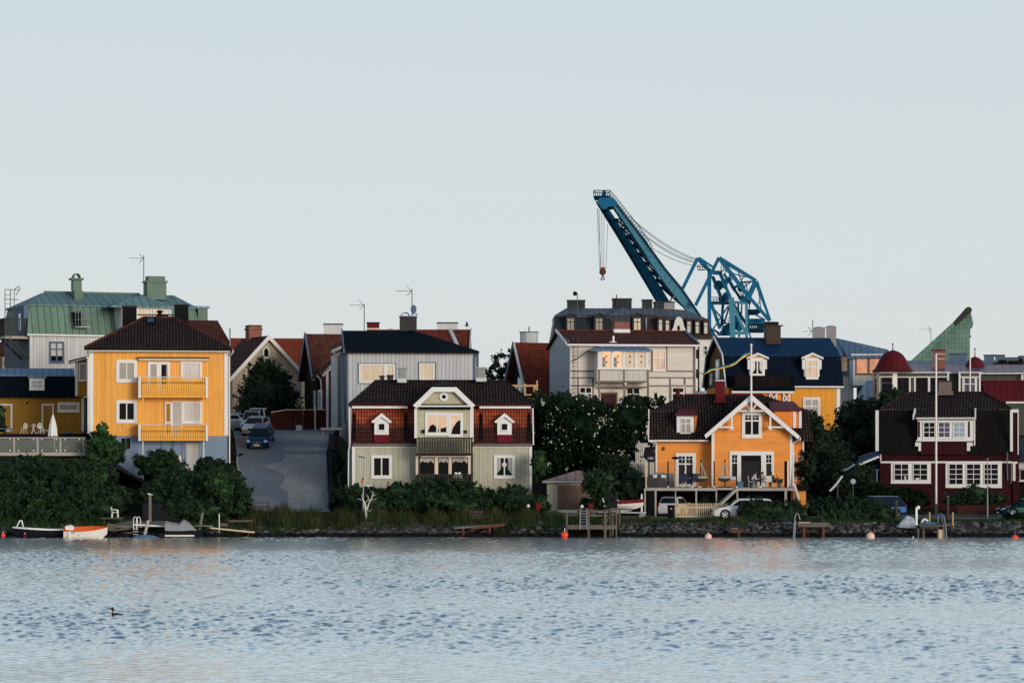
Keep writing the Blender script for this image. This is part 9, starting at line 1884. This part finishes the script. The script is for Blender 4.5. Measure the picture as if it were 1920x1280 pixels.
# rest of the leafy slope behind the gardens
bush('shrub', 'dark undergrowth behind the board fence and red boat', 'shrub', [(1180, 910, 30, 40, 226, 1.5), (1150, 880, 30, 30, 227, 1.5)], 5000, .14, 'leaf_dark')
def grass(name, px0, px1, d0, d1, n, h0, h1, m, lab=None):
    V_ = []; 
    k = np.arange(n); d = rng.uniform(d0, d1, n); px = rng.uniform(px0, px1, n); x = (px-960)*d/F; z = np.array([ground_z(a, b) for a, b in zip(x, d)]); dens = np.sin(px*.11)+np.sin(px*.037+1)+rng.normal(size=n)*.7
    h = rng.uniform(h0, h1, n)*np.clip(.75+.25*dens, .3, 1.5); w = rng.uniform(.012, .03, n); lx = rng.normal(size=n)*.16*h; ly = rng.normal(size=n)*.16*h; ph = rng.uniform(0, math.pi, n); cx, sx = np.cos(ph)*w, np.sin(ph)*w
    p = np.stack([np.stack([x-cx, d-sx, z], 1), np.stack([x+cx, d+sx, z], 1), np.stack([x+lx+cx*.3, d+ly+sx*.3, z+h], 1), np.stack([x+lx-cx*.3, d+ly-sx*.3, z+h], 1)], 1).reshape(-1, 3)
    o = (X((px0+px1)/2, d0), d0, 0); ob = addobj(name, mesh_np(name, p-np.array(o), np.arange(4*n).reshape(-1, 4), m)); ob.location = o; tag(ob, kind='stuff')
grass('reeds', 420, 1010, 211.2, 217, 17000, .3, 1.0, 'grass'); grass('grass', 430, 1160, 210.6, 218, 17000, .15, .55, 'grass_green'); grass('grass', 1150, 1420, 211.6, 214.8, 9000, .08, .28, 'grass_green'); grass('reeds', 1150, 1400, 212.0, 213.5, 2500, .15, .45, 'grass')
grass('grass', 1500, 1960, 211.6, 214.8, 9000, .08, .25, 'grass_green'); grass('grass', 0, 460, 210.6, 213.5, 7000, .15, .5, 'grass_green'); grass('reeds', 990, 1160, 212, 214.5, 4500, .2, .6, 'grass')
# shore stones
mat('riprap', (.012, .012, .013), .9, pat='leaf', col2=(.19, .18, .172), nsc=2.2, spec=.2, stain=.12)
def stones(px0, px1, n, r0, r1, d0=209.4, d1=212.2, zadd=0):
    V_ = []; Q = []; c = 0; A, Bn = 6, 4
    for k in range(n):
        u = random.random(); d = d0+(d1-d0)*u; px = random.uniform(px0, px1); x = X(px, d); z = max(-.05, ground_z(x, d)); r = random.uniform(r0, r1)*(1.25-.4*u); sx, sy, sz = random.uniform(.8, 1.5), random.uniform(.7, 1.2), random.uniform(.5, .85); an = random.random()*3; ti = random.uniform(-.5, .5)
        vs = []
        for j in range(Bn+1):
            for i in range(A):
                t, ph = math.pi*j/Bn, 2*math.pi*i/A+an; kk = random.uniform(.72, 1.15); a_, b_, c_ = r*sx*math.sin(t)*math.cos(ph)*kk, r*sy*math.sin(t)*math.sin(ph)*kk, r*sz*math.cos(t)*kk; vs.append((x+a_+c_*ti, d+b_, z+c_-a_*ti+r*.2+zadd))
        V_ += vs; Q += [(c+j*A+i, c+(j+1)*A+i, c+(j+1)*A+(i+1) % A, c+j*A+(i+1) % A) for j in range(Bn) for i in range(A)]; c += len(vs)
    return V_, Q
SV = []; SQ = []
for a in ((640, 860, 1000, .08, .24), (480, 640, 90, .10, .36), (860, 1060, 110, .10, .26), (1160, 1350, 620, .08, .22), (1350, 1500, 240, .08, .22), (1500, 1700, 480, .08, .25), (1780, 1960, 400, .10, .36), (1700, 1790, 110, .10, .28), (-40, 480, 160, .10, .38)):
    v, q = stones(*a); SQ += [tuple(i+len(SV) for i in f_) for f_ in q]; SV += v
for a in ((-40, 1960, 900, .07, .15, 209.0, 209.5, -.02),):
    v, q = stones(*a[:5], d0=a[5], d1=a[6], zadd=a[7]); SQ += [tuple(i+len(SV) for i in f_) for f_ in q]; SV += v
o = addobj('shore_stones', mesh_np('shore_stones', np.array(SV), np.array(SQ), 'riprap')); tag(o, kind='stuff')
def dead_tree():
    d = 212.2; z = Z(977, d); t = thing('dead_tree', 'bleached leafless little tree with forked white branches on the stony shore', 'tree', (X(687, d), d, z)); s = d/F; m = MB(); b = MB()
    P = lambda px, py, y=0: ((px-687)*s, y, Z(py, d)-z)
    def seg(mm, L, r0, r1):
        for k in range(len(L)-1): mm.tube(P(*L[k]), P(*L[k+1]), r0+(r1-r0)*k/(len(L)-1), r0+(r1-r0)*(k+1)/(len(L)-1), 8)
    seg(m, [(685.5, 979), (687, 966), (685, 950), (684, 943), (681, 937)], .10, .05); seg(m, [(686, 962), (690, 948), (693, 940), (697, 933)], .055, .03); m.build('trunk', MT['dead_wood'], t)
    for L in ([(681, 937), (676, 936), (670, 934)], [(697, 933), (700, 929), (705, 927)], [(693, 940), (690, 932), (687, 926)], [(695, 937), (702, 936), (707, 933)], [(697, 933), (698, 926), (702, 923)], [(688, 955), (693, 958), (697, 954)], [(684, 943), (690, 937), (691, 930)], [(700, 929), (699, 922), (695, 920)], [(681, 937), (678, 930), (679, 925)]): seg(b, L, .020, .009)
    b.build('branches', MT['dead_wood'], t)
    MB().box(X(676, 211.6)-X(688, 211.6), X(701, 211.6)-X(688, 211.6), -.3, .3, 0, .3).build('plank_pile', MT['wood_dark']).location = (X(688, 211.6), 211.6, Z(986, 211.6)); o = bpy.data.objects['plank_pile']; tag(o, 'old brown timber baulk lying on the stones under the bleached tree', 'timber')
dead_tree()
# plant in the grey pot on the deck
q, i = leaves([(0, 0, .48, .22, .2, .16)], 160, .09, .5, core=False); p = addobj('foliage', mesh_np('foliage', q, i, 'leaf_mid'), POT)
